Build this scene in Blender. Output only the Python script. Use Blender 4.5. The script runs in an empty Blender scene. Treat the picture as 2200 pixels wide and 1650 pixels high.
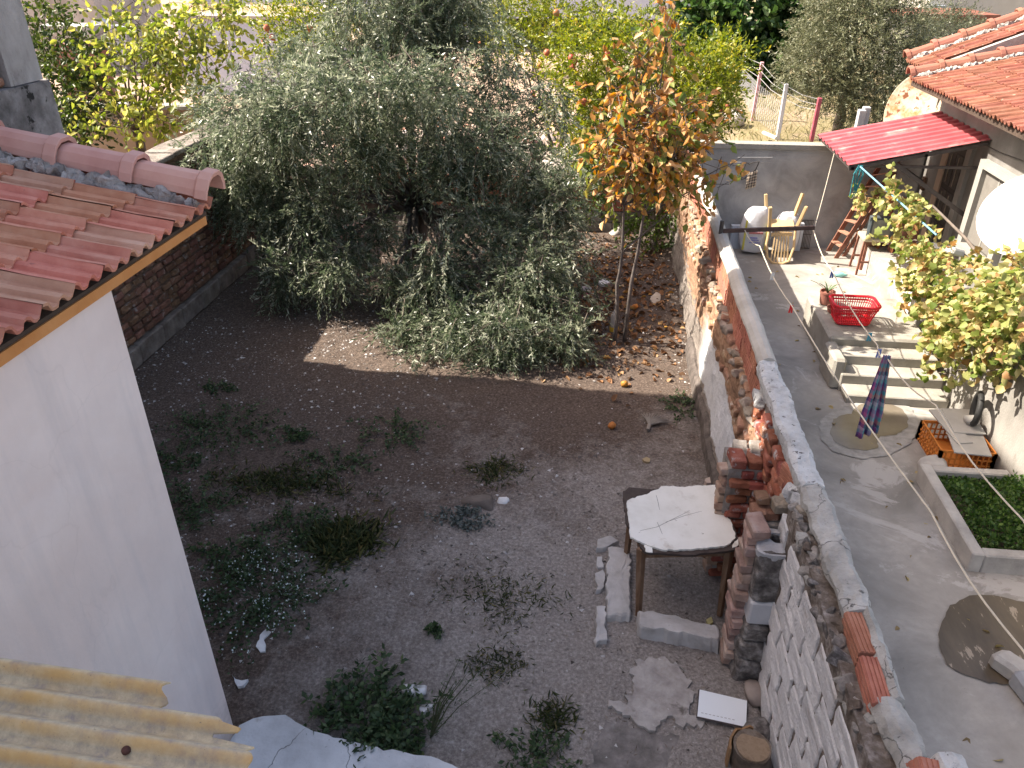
import bpy, bmesh, math, random
import numpy as np
from mathutils import Vector, Matrix, Euler

R = math.radians
random.seed(7)
RNG = np.random.default_rng(11)
SC = bpy.context.scene
COL = SC.collection

# ------------------------------------------------------------------ camera
CAM_H, PITCH, YAW, FPX = 4.7, R(29.9), R(6.6), 1652.0
cam_d = bpy.data.cameras.new('camera')
cam = bpy.data.objects.new('camera', cam_d)
COL.objects.link(cam)
cam.location = (0, 0, CAM_H)
cam.rotation_euler = (R(90) - PITCH, 0, YAW)
cam_d.sensor_width = 36.0
cam_d.lens = 36.0 * FPX / 2200.0
cam_d.clip_start, cam_d.clip_end = 0.05, 3000
SC.camera = cam

# ------------------------------------------------------------------ sky and sun
SUN_EL, SUN_AZ = R(47), R(3.5)          # shadows run towards +X and a little towards the camera
w = bpy.data.worlds.new('World')
SC.world = w
w.use_nodes = True
nt = w.node_tree
bg = nt.nodes['Background']
sky = nt.nodes.new('ShaderNodeTexSky')
sky.sky_type = 'NISHITA'
sky.sun_disc = False
sky.sun_elevation = SUN_EL
sky.sun_rotation = R(273.5)
sky.air_density, sky.dust_density, sky.ozone_density = 1.0, 3.0, 0.7
tint = nt.nodes.new('ShaderNodeMix'); tint.data_type = 'RGBA'; tint.blend_type = 'MULTIPLY'; tint.inputs[0].default_value = 1.0
tint.inputs[7].default_value = (1.13, 1.0, 0.89, 1)      # camera white balance set for the shade
nt.links.new(sky.outputs[0], tint.inputs[6]); nt.links.new(tint.outputs[2], bg.inputs[0])
bg.inputs[1].default_value = 0.12
sun_d = bpy.data.lights.new('sun', 'SUN')
sun_d.energy = 4.9
sun_d.angle = R(0.53)
sun_d.color = (1.0, 0.91, 0.78)
sun = bpy.data.objects.new('sun', sun_d)
COL.objects.link(sun)
sun_dir = Vector((math.cos(SUN_EL) * math.cos(SUN_AZ), -math.cos(SUN_EL) * math.sin(SUN_AZ), -math.sin(SUN_EL)))
sun.rotation_euler = sun_dir.to_track_quat('-Z', 'Y').to_euler()
sun.location = (-20, 5, 25)
SC.view_settings.view_transform = 'Standard'
SC.view_settings.look = 'None'
SC.view_settings.exposure = 1.5
SC.view_settings.gamma = 1.0
SC.render.engine = 'CYCLES'
SC.cycles.max_bounces = 8
SC.cycles.transparent_max_bounces = 8
SC.cycles.use_denoising = True

# ------------------------------------------------------------------ helpers: places
_cp, _sp, _cy, _sy = math.cos(PITCH), math.sin(PITCH), math.cos(YAW), math.sin(YAW)
def _ray(u, v):
    x, y = (u - 1100) / FPX, (825 - v) / FPX
    b, c = _cp + y * _sp, -_sp + y * _cp
    return Vector((x * _cy - b * _sy, x * _sy + b * _cy, c))
def PZ(u, v, z=0.0):
    d = _ray(u, v); return Vector((0, 0, CAM_H)) + d * ((z - CAM_H) / d.z)
def PY(u, v, y):
    d = _ray(u, v); return Vector((0, 0, CAM_H)) + d * (y / d.y)
def PX(u, v, x):
    d = _ray(u, v); return Vector((0, 0, CAM_H)) + d * (x / d.x)

# ------------------------------------------------------------------ helpers: noise
def _hash(ix, iy, iz, s):
    h = np.sin(ix * 127.1 + iy * 311.7 + iz * 74.7 + s * 53.3) * 43758.5453
    return h - np.floor(h)
def vnoise(p, scale=1.0, seed=0):
    p = np.asarray(p, float) * scale
    i = np.floor(p); f = p - i; f = f * f * (3 - 2 * f)
    out = 0
    for a in (0, 1):
        for b in (0, 1):
            for c in (0, 1):
                wgt = (f[:, 0] if a else 1 - f[:, 0]) * (f[:, 1] if b else 1 - f[:, 1]) * (f[:, 2] if c else 1 - f[:, 2])
                out = out + wgt * _hash(i[:, 0] + a, i[:, 1] + b, i[:, 2] + c, seed)
    return out * 2 - 1
def fbm(p, scale=1.0, seed=0, oct=3):
    t, a = 0, 1.0
    for k in range(oct):
        t = t + a * vnoise(p, scale * 2 ** k, seed + k); a *= 0.5
    return t

# ------------------------------------------------------------------ helpers: materials
MATS = {}
class NT:
    def __init__(s, name):
        s.m = bpy.data.materials.new(name); s.m.use_nodes = True
        s.t = s.m.node_tree; s.n = s.t.nodes; s.bsdf = s.n['Principled BSDF']; s.out = s.n['Material Output']
    def new(s, kind, **kw):
        x = s.n.new(kind)
        for k, v in kw.items(): setattr(x, k, v)
        return x
    def link(s, a, b): s.t.links.new(a, b)
    def coords(s, orand=True):
        tc = s.new('ShaderNodeTexCoord')
        if not orand: return tc.outputs['Object']
        oi = s.new('ShaderNodeObjectInfo')
        mul = s.new('ShaderNodeVectorMath', operation='SCALE'); mul.inputs[0].default_value = (31.0, 17.0, 23.0)
        s.link(oi.outputs['Random'], mul.inputs['Scale'])
        add = s.new('ShaderNodeVectorMath', operation='ADD')
        s.link(tc.outputs['Object'], add.inputs[0]); s.link(mul.outputs[0], add.inputs[1])
        return add.outputs[0]
    def noise(s, co, scale, detail=5, rough=0.6, dist=0.0):
        x = s.new('ShaderNodeTexNoise'); s.link(co, x.inputs['Vector'])
        x.inputs['Scale'].default_value = scale; x.inputs['Detail'].default_value = detail
        x.inputs['Roughness'].default_value = rough; x.inputs['Distortion'].default_value = dist
        return x.outputs[0]
    def ramp(s, fac, stops, interp='LINEAR'):
        x = s.new('ShaderNodeValToRGB'); x.color_ramp.interpolation = interp
        el = x.color_ramp.elements
        while len(el) < len(stops): el.new(0.5)
        for e, (p, c) in zip(el, stops):
            e.position = p; e.color = (*c, 1) if not isinstance(c, (int, float)) else (c, c, c, 1)
        s.link(fac, x.inputs[0]); return x.outputs[0]
    def mix(s, fac, a, b, mode='MIX'):
        x = s.new('ShaderNodeMix', data_type='RGBA', blend_type=mode)
        if isinstance(fac, (int, float)): x.inputs[0].default_value = fac
        else: s.link(fac, x.inputs[0])
        for k, q in ((6, a), (7, b)):
            if isinstance(q, tuple): x.inputs[k].default_value = (*q, 1)
            else: s.link(q, x.inputs[k])
        return x.outputs[2]
    def math(s, op, a, b=0.0):
        x = s.new('ShaderNodeMath', operation=op)
        for k, q in ((0, a), (1, b)):
            if isinstance(q, (int, float)): x.inputs[k].default_value = q
            else: s.link(q, x.inputs[k])
        return x.outputs[0]
    def bump(s, h, strength, dist=0.01, prev=None):
        x = s.new('ShaderNodeBump'); x.inputs['Strength'].default_value = strength; x.inputs['Distance'].default_value = dist
        s.link(h, x.inputs['Height'])
        if prev is not None: s.link(prev, x.inputs['Normal'])
        return x.outputs[0]

def mat(name, cols, scale=6.0, rough=0.85, bump=0.4, bscale=45.0, bdist=0.01, orand=True, spec=0.3, vary=0.0,
        spots=(), metal=0.0, detail=6, dist=0.0, stretch=None, cracks=None):
    """noise-ramped colour, optional spot layers (colour, scale, threshold, softness), bump, per-object value shift"""
    if name in MATS: return MATS[name]
    t = NT(name); co = t.coords(orand)
    if stretch:
        mp = t.new('ShaderNodeMapping'); mp.inputs['Scale'].default_value = stretch
        t.link(co, mp.inputs[0]); cs = mp.outputs[0]
    else: cs = co
    n = t.noise(cs, scale, detail, 0.62, dist)
    k = len(cols)
    stops = [(0.3 + 0.4 * i / max(1, k - 1), c) for i, c in enumerate(cols)] if not isinstance(cols[0][1], tuple) else cols
    c = t.ramp(n, stops)
    for (sc, sscale, th, soft) in spots:
        m = t.ramp(t.noise(cs, sscale, 6, 0.65), [(th, 0.0), (th + soft, 1.0)])
        c = t.mix(m, c, sc)
    ck = None
    if cracks:
        cscale, cwidth, cdark = cracks
        wv = t.new('ShaderNodeVectorMath', operation='ADD'); nn = t.new('ShaderNodeTexNoise'); nn.inputs['Scale'].default_value = cscale * 2.5; nn.inputs['Detail'].default_value = 5
        t.link(co, nn.inputs['Vector']); sc_ = t.new('ShaderNodeVectorMath', operation='SCALE'); sc_.inputs['Scale'].default_value = 0.5 / cscale
        t.link(nn.outputs['Color'], sc_.inputs[0]); t.link(co, wv.inputs[0]); t.link(sc_.outputs[0], wv.inputs[1])
        vo = t.new('ShaderNodeTexVoronoi', feature='DISTANCE_TO_EDGE'); vo.inputs['Scale'].default_value = cscale; t.link(wv.outputs[0], vo.inputs['Vector'])
        ck = t.ramp(vo.outputs['Distance'], [(0.0, 1.0), (cwidth, 0.0)])
        c = t.mix(t.math('MULTIPLY', ck, 0.85), c, cdark)
    if vary:
        oi = t.new('ShaderNodeObjectInfo')
        hs = t.new('ShaderNodeHueSaturation')
        mr = t.new('ShaderNodeMapRange'); mr.inputs['To Min'].default_value = 1 - vary; mr.inputs['To Max'].default_value = 1 + vary
        t.link(oi.outputs['Random'], mr.inputs['Value']); t.link(mr.outputs[0], hs.inputs['Value'])
        r2 = t.math('FRACT', t.math('MULTIPLY', oi.outputs['Random'], 7.31))
        m2 = t.new('ShaderNodeMapRange'); m2.inputs['To Min'].default_value = 0.5 - vary * 0.06; m2.inputs['To Max'].default_value = 0.5 + vary * 0.06
        t.link(r2, m2.inputs['Value']); t.link(m2.outputs[0], hs.inputs['Hue'])
        t.link(c, hs.inputs['Color']); c = hs.outputs[0]
    t.link(c, t.bsdf.inputs['Base Color'])
    t.bsdf.inputs['Roughness'].default_value = rough
    t.bsdf.inputs['Specular IOR Level'].default_value = spec
    t.bsdf.inputs['Metallic'].default_value = metal
    if bump:
        b = t.bump(t.noise(co, bscale, 8, 0.7), bump, bdist)
        b = t.bump(n, bump * 0.6, bdist * 3, b)
        if ck is not None: b = t.bump(t.math('SUBTRACT', 1.0, ck), 0.8, 0.01, b)
        t.link(b, t.bsdf.inputs['Normal'])
    MATS[name] = t.m
    return t.m

def leafmat(name, stops, rough=0.5, transl=0.3, tcol=None, spec=0.35, objrand=False):
    if name in MATS: return MATS[name]
    t = NT(name)
    if objrand:
        oi = t.new('ShaderNodeObjectInfo'); fac = oi.outputs['Random']
    else:
        a = t.new('ShaderNodeAttribute', attribute_name='rnd'); fac = a.outputs['Fac']
    c = t.ramp(fac, stops)
    t.link(c, t.bsdf.inputs['Base Color'])
    t.bsdf.inputs['Roughness'].default_value = rough
    t.bsdf.inputs['Specular IOR Level'].default_value = spec
    tr = t.new('ShaderNodeBsdfTranslucent')
    tc = t.mix(0.6, c, tcol, 'MULTIPLY') if tcol else c
    gain = t.new('ShaderNodeHueSaturation'); gain.inputs['Value'].default_value = 1.5; gain.inputs['Saturation'].default_value = 1.15
    t.link(tc, gain.inputs['Color']); t.link(gain.outputs[0], tr.inputs[0])
    mx = t.new('ShaderNodeMixShader'); mx.inputs[0].default_value = transl
    t.link(t.bsdf.outputs[0], mx.inputs[1]); t.link(tr.outputs[0], mx.inputs[2]); t.link(mx.outputs[0], t.out.inputs[0])
    MATS[name] = t.m
    return t.m

# ------------------------------------------------------------------ helpers: objects
def tag(o, label=None, cat=None, group=None, kind=None):
    if label: o['label'] = label
    if cat: o['category'] = cat
    if group: o['group'] = group
    if kind: o['kind'] = kind
    return o
def adopt(o, parent):
    if parent is not None:
        o.parent = parent
        o.matrix_parent_inverse = Matrix.Translation(-Vector(parent.location))
def thing(name, label, cat, loc=(0, 0, 0), group=None):
    o = bpy.data.objects.new(name, None); COL.objects.link(o)
    o.location = loc; o.empty_display_size = 0.1
    return tag(o, label, cat, group)
def setmat(me, m):
    if m is not None:
        for q in (m if isinstance(m, (list, tuple)) else [m]): me.materials.append(q)
def put(name, me, parent=None, loc=(0, 0, 0), rot=(0, 0, 0), scale=(1, 1, 1), **tags):
    o = bpy.data.objects.new(name, me); COL.objects.link(o)
    o.location = loc; o.rotation_euler = rot
    o.scale = scale if not isinstance(scale, (int, float)) else (scale,) * 3
    adopt(o, parent)
    return tag(o, **tags)
def raw_mesh(name, V, F, m=None, smooth=False, rnd=None, mi=None):
    """numpy arrays V (n,3) and F (k,3|4) to a mesh"""
    me = bpy.data.meshes.new(name)
    V = np.asarray(V, np.float32); F = np.asarray(F, np.int32)
    k, q = F.shape
    me.vertices.add(len(V)); me.vertices.foreach_set('co', V.ravel())
    me.loops.add(k * q); me.loops.foreach_set('vertex_index', F.ravel())
    me.polygons.add(k)
    me.polygons.foreach_set('loop_start', np.arange(0, k * q, q, dtype=np.int32))
    me.polygons.foreach_set('loop_total', np.full(k, q, np.int32))
    if smooth: me.polygons.foreach_set('use_smooth', np.ones(k, bool))
    if mi is not None: me.polygons.foreach_set('material_index', np.asarray(mi, np.int32))
    if rnd is not None:
        a = me.attributes.new('rnd', 'FLOAT', 'FACE'); a.data.foreach_set('value', np.asarray(rnd, np.float32))
    me.update(calc_edges=True); me.validate()
    setmat(me, m)
    return me

class MB:
    """collects shapes, builds ONE mesh"""
    def __init__(s): s.v, s.f, s.mi, s.cur = [], [], [], 0
    def add(s, V, F):
        k = len(s.v); s.v += [tuple(p) for p in V]; s.f += [tuple(i + k for i in q) for q in F]; s.mi += [s.cur] * len(F); return s
    def box(s, a, b, M=None, taper=1.0):
        (x0, y0, z0), (x1, y1, z1) = a, b
        cx, cy_ = (x0 + x1) / 2, (y0 + y1) / 2
        V = [(x0, y0, z0), (x1, y0, z0), (x1, y1, z0), (x0, y1, z0), (x0, y0, z1), (x1, y0, z1), (x1, y1, z1), (x0, y1, z1)]
        if taper != 1.0: V = [(cx + (x - cx) * taper, cy_ + (y - cy_) * taper, z) if z == z1 else (x, y, z) for x, y, z in V]
        if M is not None: V = [M @ Vector(p) for p in V]
        return s.add(V, [(0, 3, 2, 1), (4, 5, 6, 7), (0, 1, 5, 4), (1, 2, 6, 5), (2, 3, 7, 6), (3, 0, 4, 7)])
    def beam(s, p, q, w_, h, up=(0, 0, 1)):
        p, q = Vector(p), Vector(q); d = (q - p).normalized(); u = Vector(up)
        if abs(d.dot(u)) > 0.97: u = Vector((0, 1, 0))
        sd = d.cross(u).normalized(); u = sd.cross(d).normalized()
        V = [e + sd * (a * w_ / 2) + u * (b * h / 2) for e in (p, q) for a, b in ((-1, -1), (1, -1), (1, 1), (-1, 1))]
        return s.add(V, [(0, 1, 2, 3), (7, 6, 5, 4), (0, 4, 5, 1), (1, 5, 6, 2), (2, 6, 7, 3), (3, 7, 4, 0)])
    def tube(s, pts, r, n=8, cap=True):
        pts = [Vector(p) for p in pts]; m = len(pts)
        rr = r if isinstance(r, (list, tuple)) else [r] * m
        V, F = [], []; prev = None
        for i, p in enumerate(pts):
            d = (pts[min(i + 1, m - 1)] - pts[max(i - 1, 0)]).normalized()
            if prev is None:
                a = Vector((0, 0, 1)) if abs(d.z) < 0.9 else Vector((1, 0, 0)); a = d.cross(a).normalized()
            else:
                a = (prev - d * prev.dot(d)).normalized()
            prev = a; b = d.cross(a)
            V += [p + (a * math.cos(2 * math.pi * k / n) + b * math.sin(2 * math.pi * k / n)) * rr[i] for k in range(n)]
        for i in range(m - 1):
            for k in range(n):
                k2 = (k + 1) % n
                F.append((i * n + k, i * n + k2, (i + 1) * n + k2, (i + 1) * n + k))
        if cap: F += [tuple(range(n - 1, -1, -1)), tuple((m - 1) * n + k for k in range(n))]
        return s.add(V, F)
    def lathe(s, c, prof, n=24, sx=1.0, sy=1.0, M=None):
        c = Vector(c); V, F = [], []
        for r, z in prof:
            for k in range(n):
                a = 2 * math.pi * k / n
                p = Vector((r * math.cos(a) * sx, r * math.sin(a) * sy, z))
                V.append((M @ p if M is not None else p) + c)
        for i in range(len(prof) - 1):
            for k in range(n):
                k2 = (k + 1) % n
                F.append((i * n + k, i * n + k2, (i + 1) * n + k2, (i + 1) * n + k))
        return s.add(V, F)
    def prism(s, poly, z0, z1, M=None):
        n = len(poly)
        V = [(x, y, z0) for x, y in poly] + [(x, y, z1) for x, y in poly]
        if M is not None: V = [M @ Vector(p) for p in V]
        F = [tuple(range(n - 1, -1, -1)), tuple(range(n, 2 * n))] + [(i, (i + 1) % n, n + (i + 1) % n, n + i) for i in range(n)]
        return s.add(V, F)
    def sheet(s, rows):
        """rows: list of equal-length point rows -> grid surface"""
        n = len(rows[0]); V = [p for r in rows for p in r]
        F = [(i * n + k, i * n + k + 1, (i + 1) * n + k + 1, (i + 1) * n + k) for i in range(len(rows) - 1) for k in range(n - 1)]
        return s.add(V, F)
    def mesh(s, name, m=None, smooth=False, rough=0.0, rscale=6.0, bevel=0.0, seed=0):
        me = bpy.data.meshes.new(name)
        V = np.array(s.v, float)
        me.from_pydata(V.tolist(), [], s.f)
        if any(s.mi): me.polygons.foreach_set('material_index', np.array(s.mi, np.int32))
        me.update()
        if bevel:
            bm = bmesh.new(); bm.from_mesh(me)
            bmesh.ops.bevel(bm, geom=bm.edges[:], offset=bevel, segments=1, affect='EDGES', profile=0.5)
            bm.to_mesh(me); bm.free()
        if rough:
            n = len(me.vertices); A = np.empty(n * 3, np.float32); me.vertices.foreach_get('co', A); A = A.reshape(-1, 3).astype(float)
            D = np.stack([vnoise(A + 9.1 * k, rscale, seed + k * 5) for k in range(3)], 1)
            A = A + D * rough; me.vertices.foreach_set('co', A.astype(np.float32).ravel()); me.update()
        if smooth: me.polygons.foreach_set('use_smooth', np.ones(len(me.polygons), bool))
        setmat(me, m); return me
    def build(s, name, m=None, parent=None, smooth=False, rough=0.0, rscale=6.0, bevel=0.0, seed=0, **tags):
        return put(name, s.mesh(name, m, smooth, rough, rscale, bevel, seed), parent, **tags)

def rough_box(name, size, m, seed=0, jit=0.01, cuts=1, bevel=0.008, rscale=9.0):
    """a worn block centred on the origin"""
    bm = bmesh.new(); bmesh.ops.create_cube(bm, size=1.0)
    for v in bm.verts: v.co = Vector((v.co.x * size[0], v.co.y * size[1], v.co.z * size[2]))
    if bevel: bmesh.ops.bevel(bm, geom=bm.edges[:], offset=bevel, segments=1, affect='EDGES', profile=0.5)
    if cuts > 1: bmesh.ops.subdivide_edges(bm, edges=bm.edges[:], cuts=cuts - 1, use_grid_fill=True)
    me = bpy.data.meshes.new(name); bm.to_mesh(me); bm.free()
    n = len(me.vertices); A = np.empty(n * 3, np.float32); me.vertices.foreach_get('co', A); A = A.reshape(-1, 3).astype(float)
    A += np.stack([vnoise(A + seed * 3.7 + 9.1 * k, rscale, seed + k * 5) for k in range(3)], 1) * jit
    me.vertices.foreach_set('co', A.astype(np.float32).ravel()); me.update()
    setmat(me, m); return me
def jag(poly, step=0.03, amp=0.012, seed=0):
    """subdivide a closed outline and make it ragged"""
    r = random.Random(seed); out = []
    for i in range(len(poly)):
        a, b = Vector(poly[i][:2]), Vector(poly[(i + 1) % len(poly)][:2]); L = (b - a).length
        k = max(1, int(L / step)); nn = Vector((-(b - a).y, (b - a).x)).normalized()
        for j in range(k):
            p = a.lerp(b, j / k) + nn * r.uniform(-amp, amp) + (b - a).normalized() * r.uniform(-0.3, 0.3) * step
            out.append((p.x, p.y))
    return out
def stone(name, size, m, seed=0, jit=0.25, sub=2):
    bm = bmesh.new(); bmesh.ops.create_icosphere(bm, subdivisions=sub, radius=0.5)
    me = bpy.data.meshes.new(name); bm.to_mesh(me); bm.free()
    n = len(me.vertices); A = np.empty(n * 3, np.float32); me.vertices.foreach_get('co', A); A = A.reshape(-1, 3).astype(float)
    A = np.sign(A) * np.abs(A * 2) ** 0.7 / 2
    A += np.stack([vnoise(A + seed * 3.1 + 7 * k, 2.2, seed + k) for k in range(3)], 1) * jit * 0.5
    A *= np.array(size); me.vertices.foreach_set('co', A.astype(np.float32).ravel()); me.update()
    me.polygons.foreach_set('use_smooth', np.ones(len(me.polygons), bool))
    setmat(me, m); return me

# ------------------------------------------------------------------ helpers: foliage
def unit(a): return a / np.maximum(np.linalg.norm(a, axis=1, keepdims=True), 1e-9)
def leaf_arrays(P, D, size, wr=0.35, fold=0.25, broad=False, up=None, curl=0.0):
    n = len(P); D = unit(D)
    rv = RNG.normal(size=(n, 3)) if up is None else up + RNG.normal(size=(n, 3)) * 0.5
    S = unit(np.cross(D, rv)); N = np.cross(S, D); L = size[:, None]
    if not broad:
        mid = P + D * L * 0.5 - N * L * fold * wr
        V = np.stack([P, mid + S * L * wr * 0.5 + N * L * fold * wr, P + D * L - N * L * curl, mid - S * L * wr * 0.5 + N * L * fold * wr], 1).reshape(-1, 3)
        b = np.arange(n)[:, None] * 4
        F = np.concatenate([b + [0, 1, 2], b + [0, 2, 3]], 1).reshape(-1, 3); per = 2
    else:
        q = N * L * fold * wr
        V = np.stack([P, P + D * L * 0.3 + S * L * wr * 0.5 + q, P + D * L * 0.68 + S * L * wr * 0.42 + q - N * L * curl * 0.4, P + D * L - N * L * curl,
                      P + D * L * 0.68 - S * L * wr * 0.42 + q - N * L * curl * 0.4, P + D * L * 0.3 - S * L * wr * 0.5 + q], 1).reshape(-1, 3)
        b = np.arange(n)[:, None] * 6
        F = np.concatenate([b + [0, 1, 2, 3], b + [0, 3, 4, 5]], 1).reshape(-1, 4); per = 2
    return V, F, per
def shoots(clusters, total, k, L, leaf, droop=0.3, outw=0.6, shell=0.5, spread=0.7, seed=0):
    """clusters: (x,y,z,rx,ry,rz[,weight]); returns leaf points, directions, shoot id"""
    rg = np.random.default_rng(seed)
    C = np.array([c[:6] for c in clusters], float); wts = np.array([c[6] if len(c) > 6 else 1.0 for c in clusters]) * (C[:, 3] * C[:, 4] * C[:, 5]) ** 0.667
    idx = rg.choice(len(C), total, p=wts / wts.sum())
    u = unit(rg.normal(size=(total, 3))); r = (shell + (1 - shell) * rg.random(total))[:, None] ** 0.7
    S = C[idx, :3] + u * r * C[idx, 3:]
    d = unit(u * outw + rg.normal(size=(total, 3)) * 0.55 + np.array([0, 0, -droop]))
    Ls = L * (0.6 + 0.8 * rg.random(total))
    t = (np.arange(k) + 0.5) / k
    tt = t[None, :, None]
    P = S[:, None, :] + d[:, None, :] * (Ls[:, None, None] * tt) + np.array([0, 0, -1.0]) * (droop * 0.6 * Ls[:, None, None] * tt ** 2)
    side = unit(rg.normal(size=(total * k, 3))).reshape(total, k, 3)
    D = d[:, None, :] + side * spread
    size = leaf * (0.7 + 0.6 * rg.random((total, k)))
    return P.reshape(-1, 3), D.reshape(-1, 3), size.ravel(), np.repeat(rg.random(total), k), S, d, Ls
def bez(a, b, c, n=8):
    a, b, c = Vector(a), Vector(b), Vector(c)
    return [a * (1 - t) ** 2 + b * 2 * t * (1 - t) + c * t * t for t in [i / n for i in range(n + 1)]]
# ================================================================== SETTING
# ---- ground: one sheet, fine in the yard
def axis(lo, hi, f0, f1, step, grow=1.25):
    xs = list(np.arange(f0, f1 + 1e-6, step)); s = step
    while xs[-1] < hi: s *= grow; xs.append(xs[-1] + s)
    s = step
    while xs[0] > lo: s *= grow; xs.insert(0, xs[0] - s)
    return np.array(xs)
gx, gy = axis(-300, 300, -6.2, 1.9, 0.045), axis(-60, 600, 2.6, 15.0, 0.05)
def ground_z(P):
    x, y = P[:, 0], P[:, 1]
    z = fbm(np.stack([x, y, x * 0], 1), 0.9, 3, 3) * 0.022 + fbm(np.stack([x, y, x * 0], 1), 7.0, 9, 3) * 0.009
    z = np.where(x > 1.35, -0.06, z)
    far = np.clip((y - 14.2) / 3.0, 0, 1)
    m = fbm(np.stack([x, y, x * 0], 1), 0.35, 21, 4)
    z = z + far * (0.08 + 0.10 * m * np.clip(1 - (y - 30) / 30, 0, 1))
    heap = np.exp(-(((x + 6.0) / 4.2) ** 2 + ((y - 18.5) / 2.6) ** 2))
    z = z + heap * (0.55 + 0.25 * fbm(np.stack([x, y, x * 0], 1), 1.4, 5, 3))
    return z
GX, GY = np.meshgrid(gx, gy)
GV = np.stack([GX.ravel(), GY.ravel(), GX.ravel() * 0], 1); GV[:, 2] = ground_z(GV)
nx_, ny_ = len(gx), len(gy)
ii = (np.arange(ny_ - 1)[:, None] * nx_ + np.arange(nx_ - 1)[None, :]).ravel()
GF = np.stack([ii, ii + 1, ii + nx_ + 1, ii + nx_], 1)
def ground_mat():
    t = NT('soil'); co = t.new('ShaderNodeTexCoord').outputs['Object']
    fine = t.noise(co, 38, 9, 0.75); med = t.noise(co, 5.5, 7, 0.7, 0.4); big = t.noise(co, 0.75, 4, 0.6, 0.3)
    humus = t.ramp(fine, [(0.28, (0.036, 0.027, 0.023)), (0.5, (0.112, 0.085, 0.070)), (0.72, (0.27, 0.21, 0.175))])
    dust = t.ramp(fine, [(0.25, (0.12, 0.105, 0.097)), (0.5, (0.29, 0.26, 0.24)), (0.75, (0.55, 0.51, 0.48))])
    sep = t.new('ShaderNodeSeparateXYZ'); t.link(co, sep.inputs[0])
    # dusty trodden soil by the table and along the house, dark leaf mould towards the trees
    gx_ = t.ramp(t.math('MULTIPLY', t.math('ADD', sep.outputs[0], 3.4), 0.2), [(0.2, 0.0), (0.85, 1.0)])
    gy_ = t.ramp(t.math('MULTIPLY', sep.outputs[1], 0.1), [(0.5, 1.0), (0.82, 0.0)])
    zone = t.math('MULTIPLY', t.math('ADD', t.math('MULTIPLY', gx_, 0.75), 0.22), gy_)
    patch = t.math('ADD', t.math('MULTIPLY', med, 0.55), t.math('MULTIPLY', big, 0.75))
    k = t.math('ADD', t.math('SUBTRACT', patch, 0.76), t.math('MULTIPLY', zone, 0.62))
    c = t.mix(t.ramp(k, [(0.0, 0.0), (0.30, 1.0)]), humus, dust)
    # the waste lot behind: pale earth and straw
    lot = t.ramp(med, [(0.3, (0.20, 0.135, 0.10)), (0.5, (0.36, 0.265, 0.20)), (0.68, (0.50, 0.40, 0.31))])
    straw = t.ramp(fine, [(0.3, (0.15, 0.125, 0.065)), (0.7, (0.34, 0.285, 0.17))])
    sx = t.ramp(t.math('MULTIPLY', t.math('ADD', sep.outputs[0], 0.0), 0.25), [(0.55, 0.0), (0.95, 1.0)])
    lot = t.mix(t.math('MULTIPLY', sx, t.ramp(big, [(0.35, 0.3), (0.5, 1.0)])), lot, straw)
    ly = t.ramp(t.math('MULTIPLY', sep.outputs[1], 0.05), [(0.698, 0.0), (0.706, 1.0)])
    c = t.mix(ly, c, lot)
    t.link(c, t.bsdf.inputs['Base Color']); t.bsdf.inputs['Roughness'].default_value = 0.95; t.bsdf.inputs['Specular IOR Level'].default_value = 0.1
    b = t.bump(fine, 0.9, 0.02); b = t.bump(t.noise(co, 120, 4, 0.7), 0.6, 0.008, b)
    t.link(b, t.bsdf.inputs['Normal'])
    return t.m
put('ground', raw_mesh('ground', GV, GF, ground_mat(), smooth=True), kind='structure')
def gz(x, y): return float(ground_z(np.array([[x, y, 0.0]]))[0])

# ---- courtyard floor next door
def court_mat():
    t = NT('courtyard_cement'); co = t.new('ShaderNodeTexCoord').outputs['Object']
    n1, n2, n3 = t.noise(co, 1.3, 6, 0.65, 0.6), t.noise(co, 9, 8, 0.7), t.noise(co, 70, 5, 0.7)
    c = t.ramp(n1, [(0.3, (0.17, 0.158, 0.143)), (0.48, (0.295, 0.277, 0.253)), (0.68, (0.41, 0.388, 0.36))])
    c = t.mix(t.ramp(n2, [(0.35, 0.0), (0.75, 0.55)]), c, (0.22, 0.205, 0.185))
    c = t.mix(t.ramp(t.noise(co, 0.9, 7, 0.7, 1.2), [(0.55, 0.0), (0.59, 0.6)]), c, (0.46, 0.44, 0.42))
    sp = t.new('ShaderNodeSeparateXYZ'); t.link(co, sp.inputs[0])
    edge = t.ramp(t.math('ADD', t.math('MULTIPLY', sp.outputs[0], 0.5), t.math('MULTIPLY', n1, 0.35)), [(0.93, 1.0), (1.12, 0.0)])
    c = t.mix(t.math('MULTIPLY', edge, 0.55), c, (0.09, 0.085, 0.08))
    c = t.mix(t.ramp(t.noise(co, 26, 8, 0.75), [(0.62, 0.0), (0.72, 0.5)]), c, (0.10, 0.09, 0.08))
    t.link(c, t.bsdf.inputs['Base Color'])
    t.link(t.ramp(n1, [(0.3, 0.45), (0.6, 0.8)]), t.bsdf.inputs['Roughness'])
    b = t.bump(n3, 0.35, 0.006); b = t.bump(n1, 0.3, 0.03, b); t.link(b, t.bsdf.inputs['Normal'])
    return t.m
CEM = court_mat()
ys = np.arange(-2, 13.7, 0.16); xs = np.arange(1.45, 9.2, 0.16)
A, B = np.meshgrid(xs, ys); Vc = np.stack([A.ravel(), B.ravel(), A.ravel() * 0], 1)
Vc[:, 2] = 0.01 + fbm(Vc, 0.8, 31, 2) * 0.006
n = len(xs); ii = (np.arange(len(ys) - 1)[:, None] * n + np.arange(n - 1)[None, :]).ravel()
put('courtyard_floor', raw_mesh('courtyard_floor', Vc, np.stack([ii, ii + 1, ii + n + 1, ii + n], 1), CEM, smooth=True), kind='structure')

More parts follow.
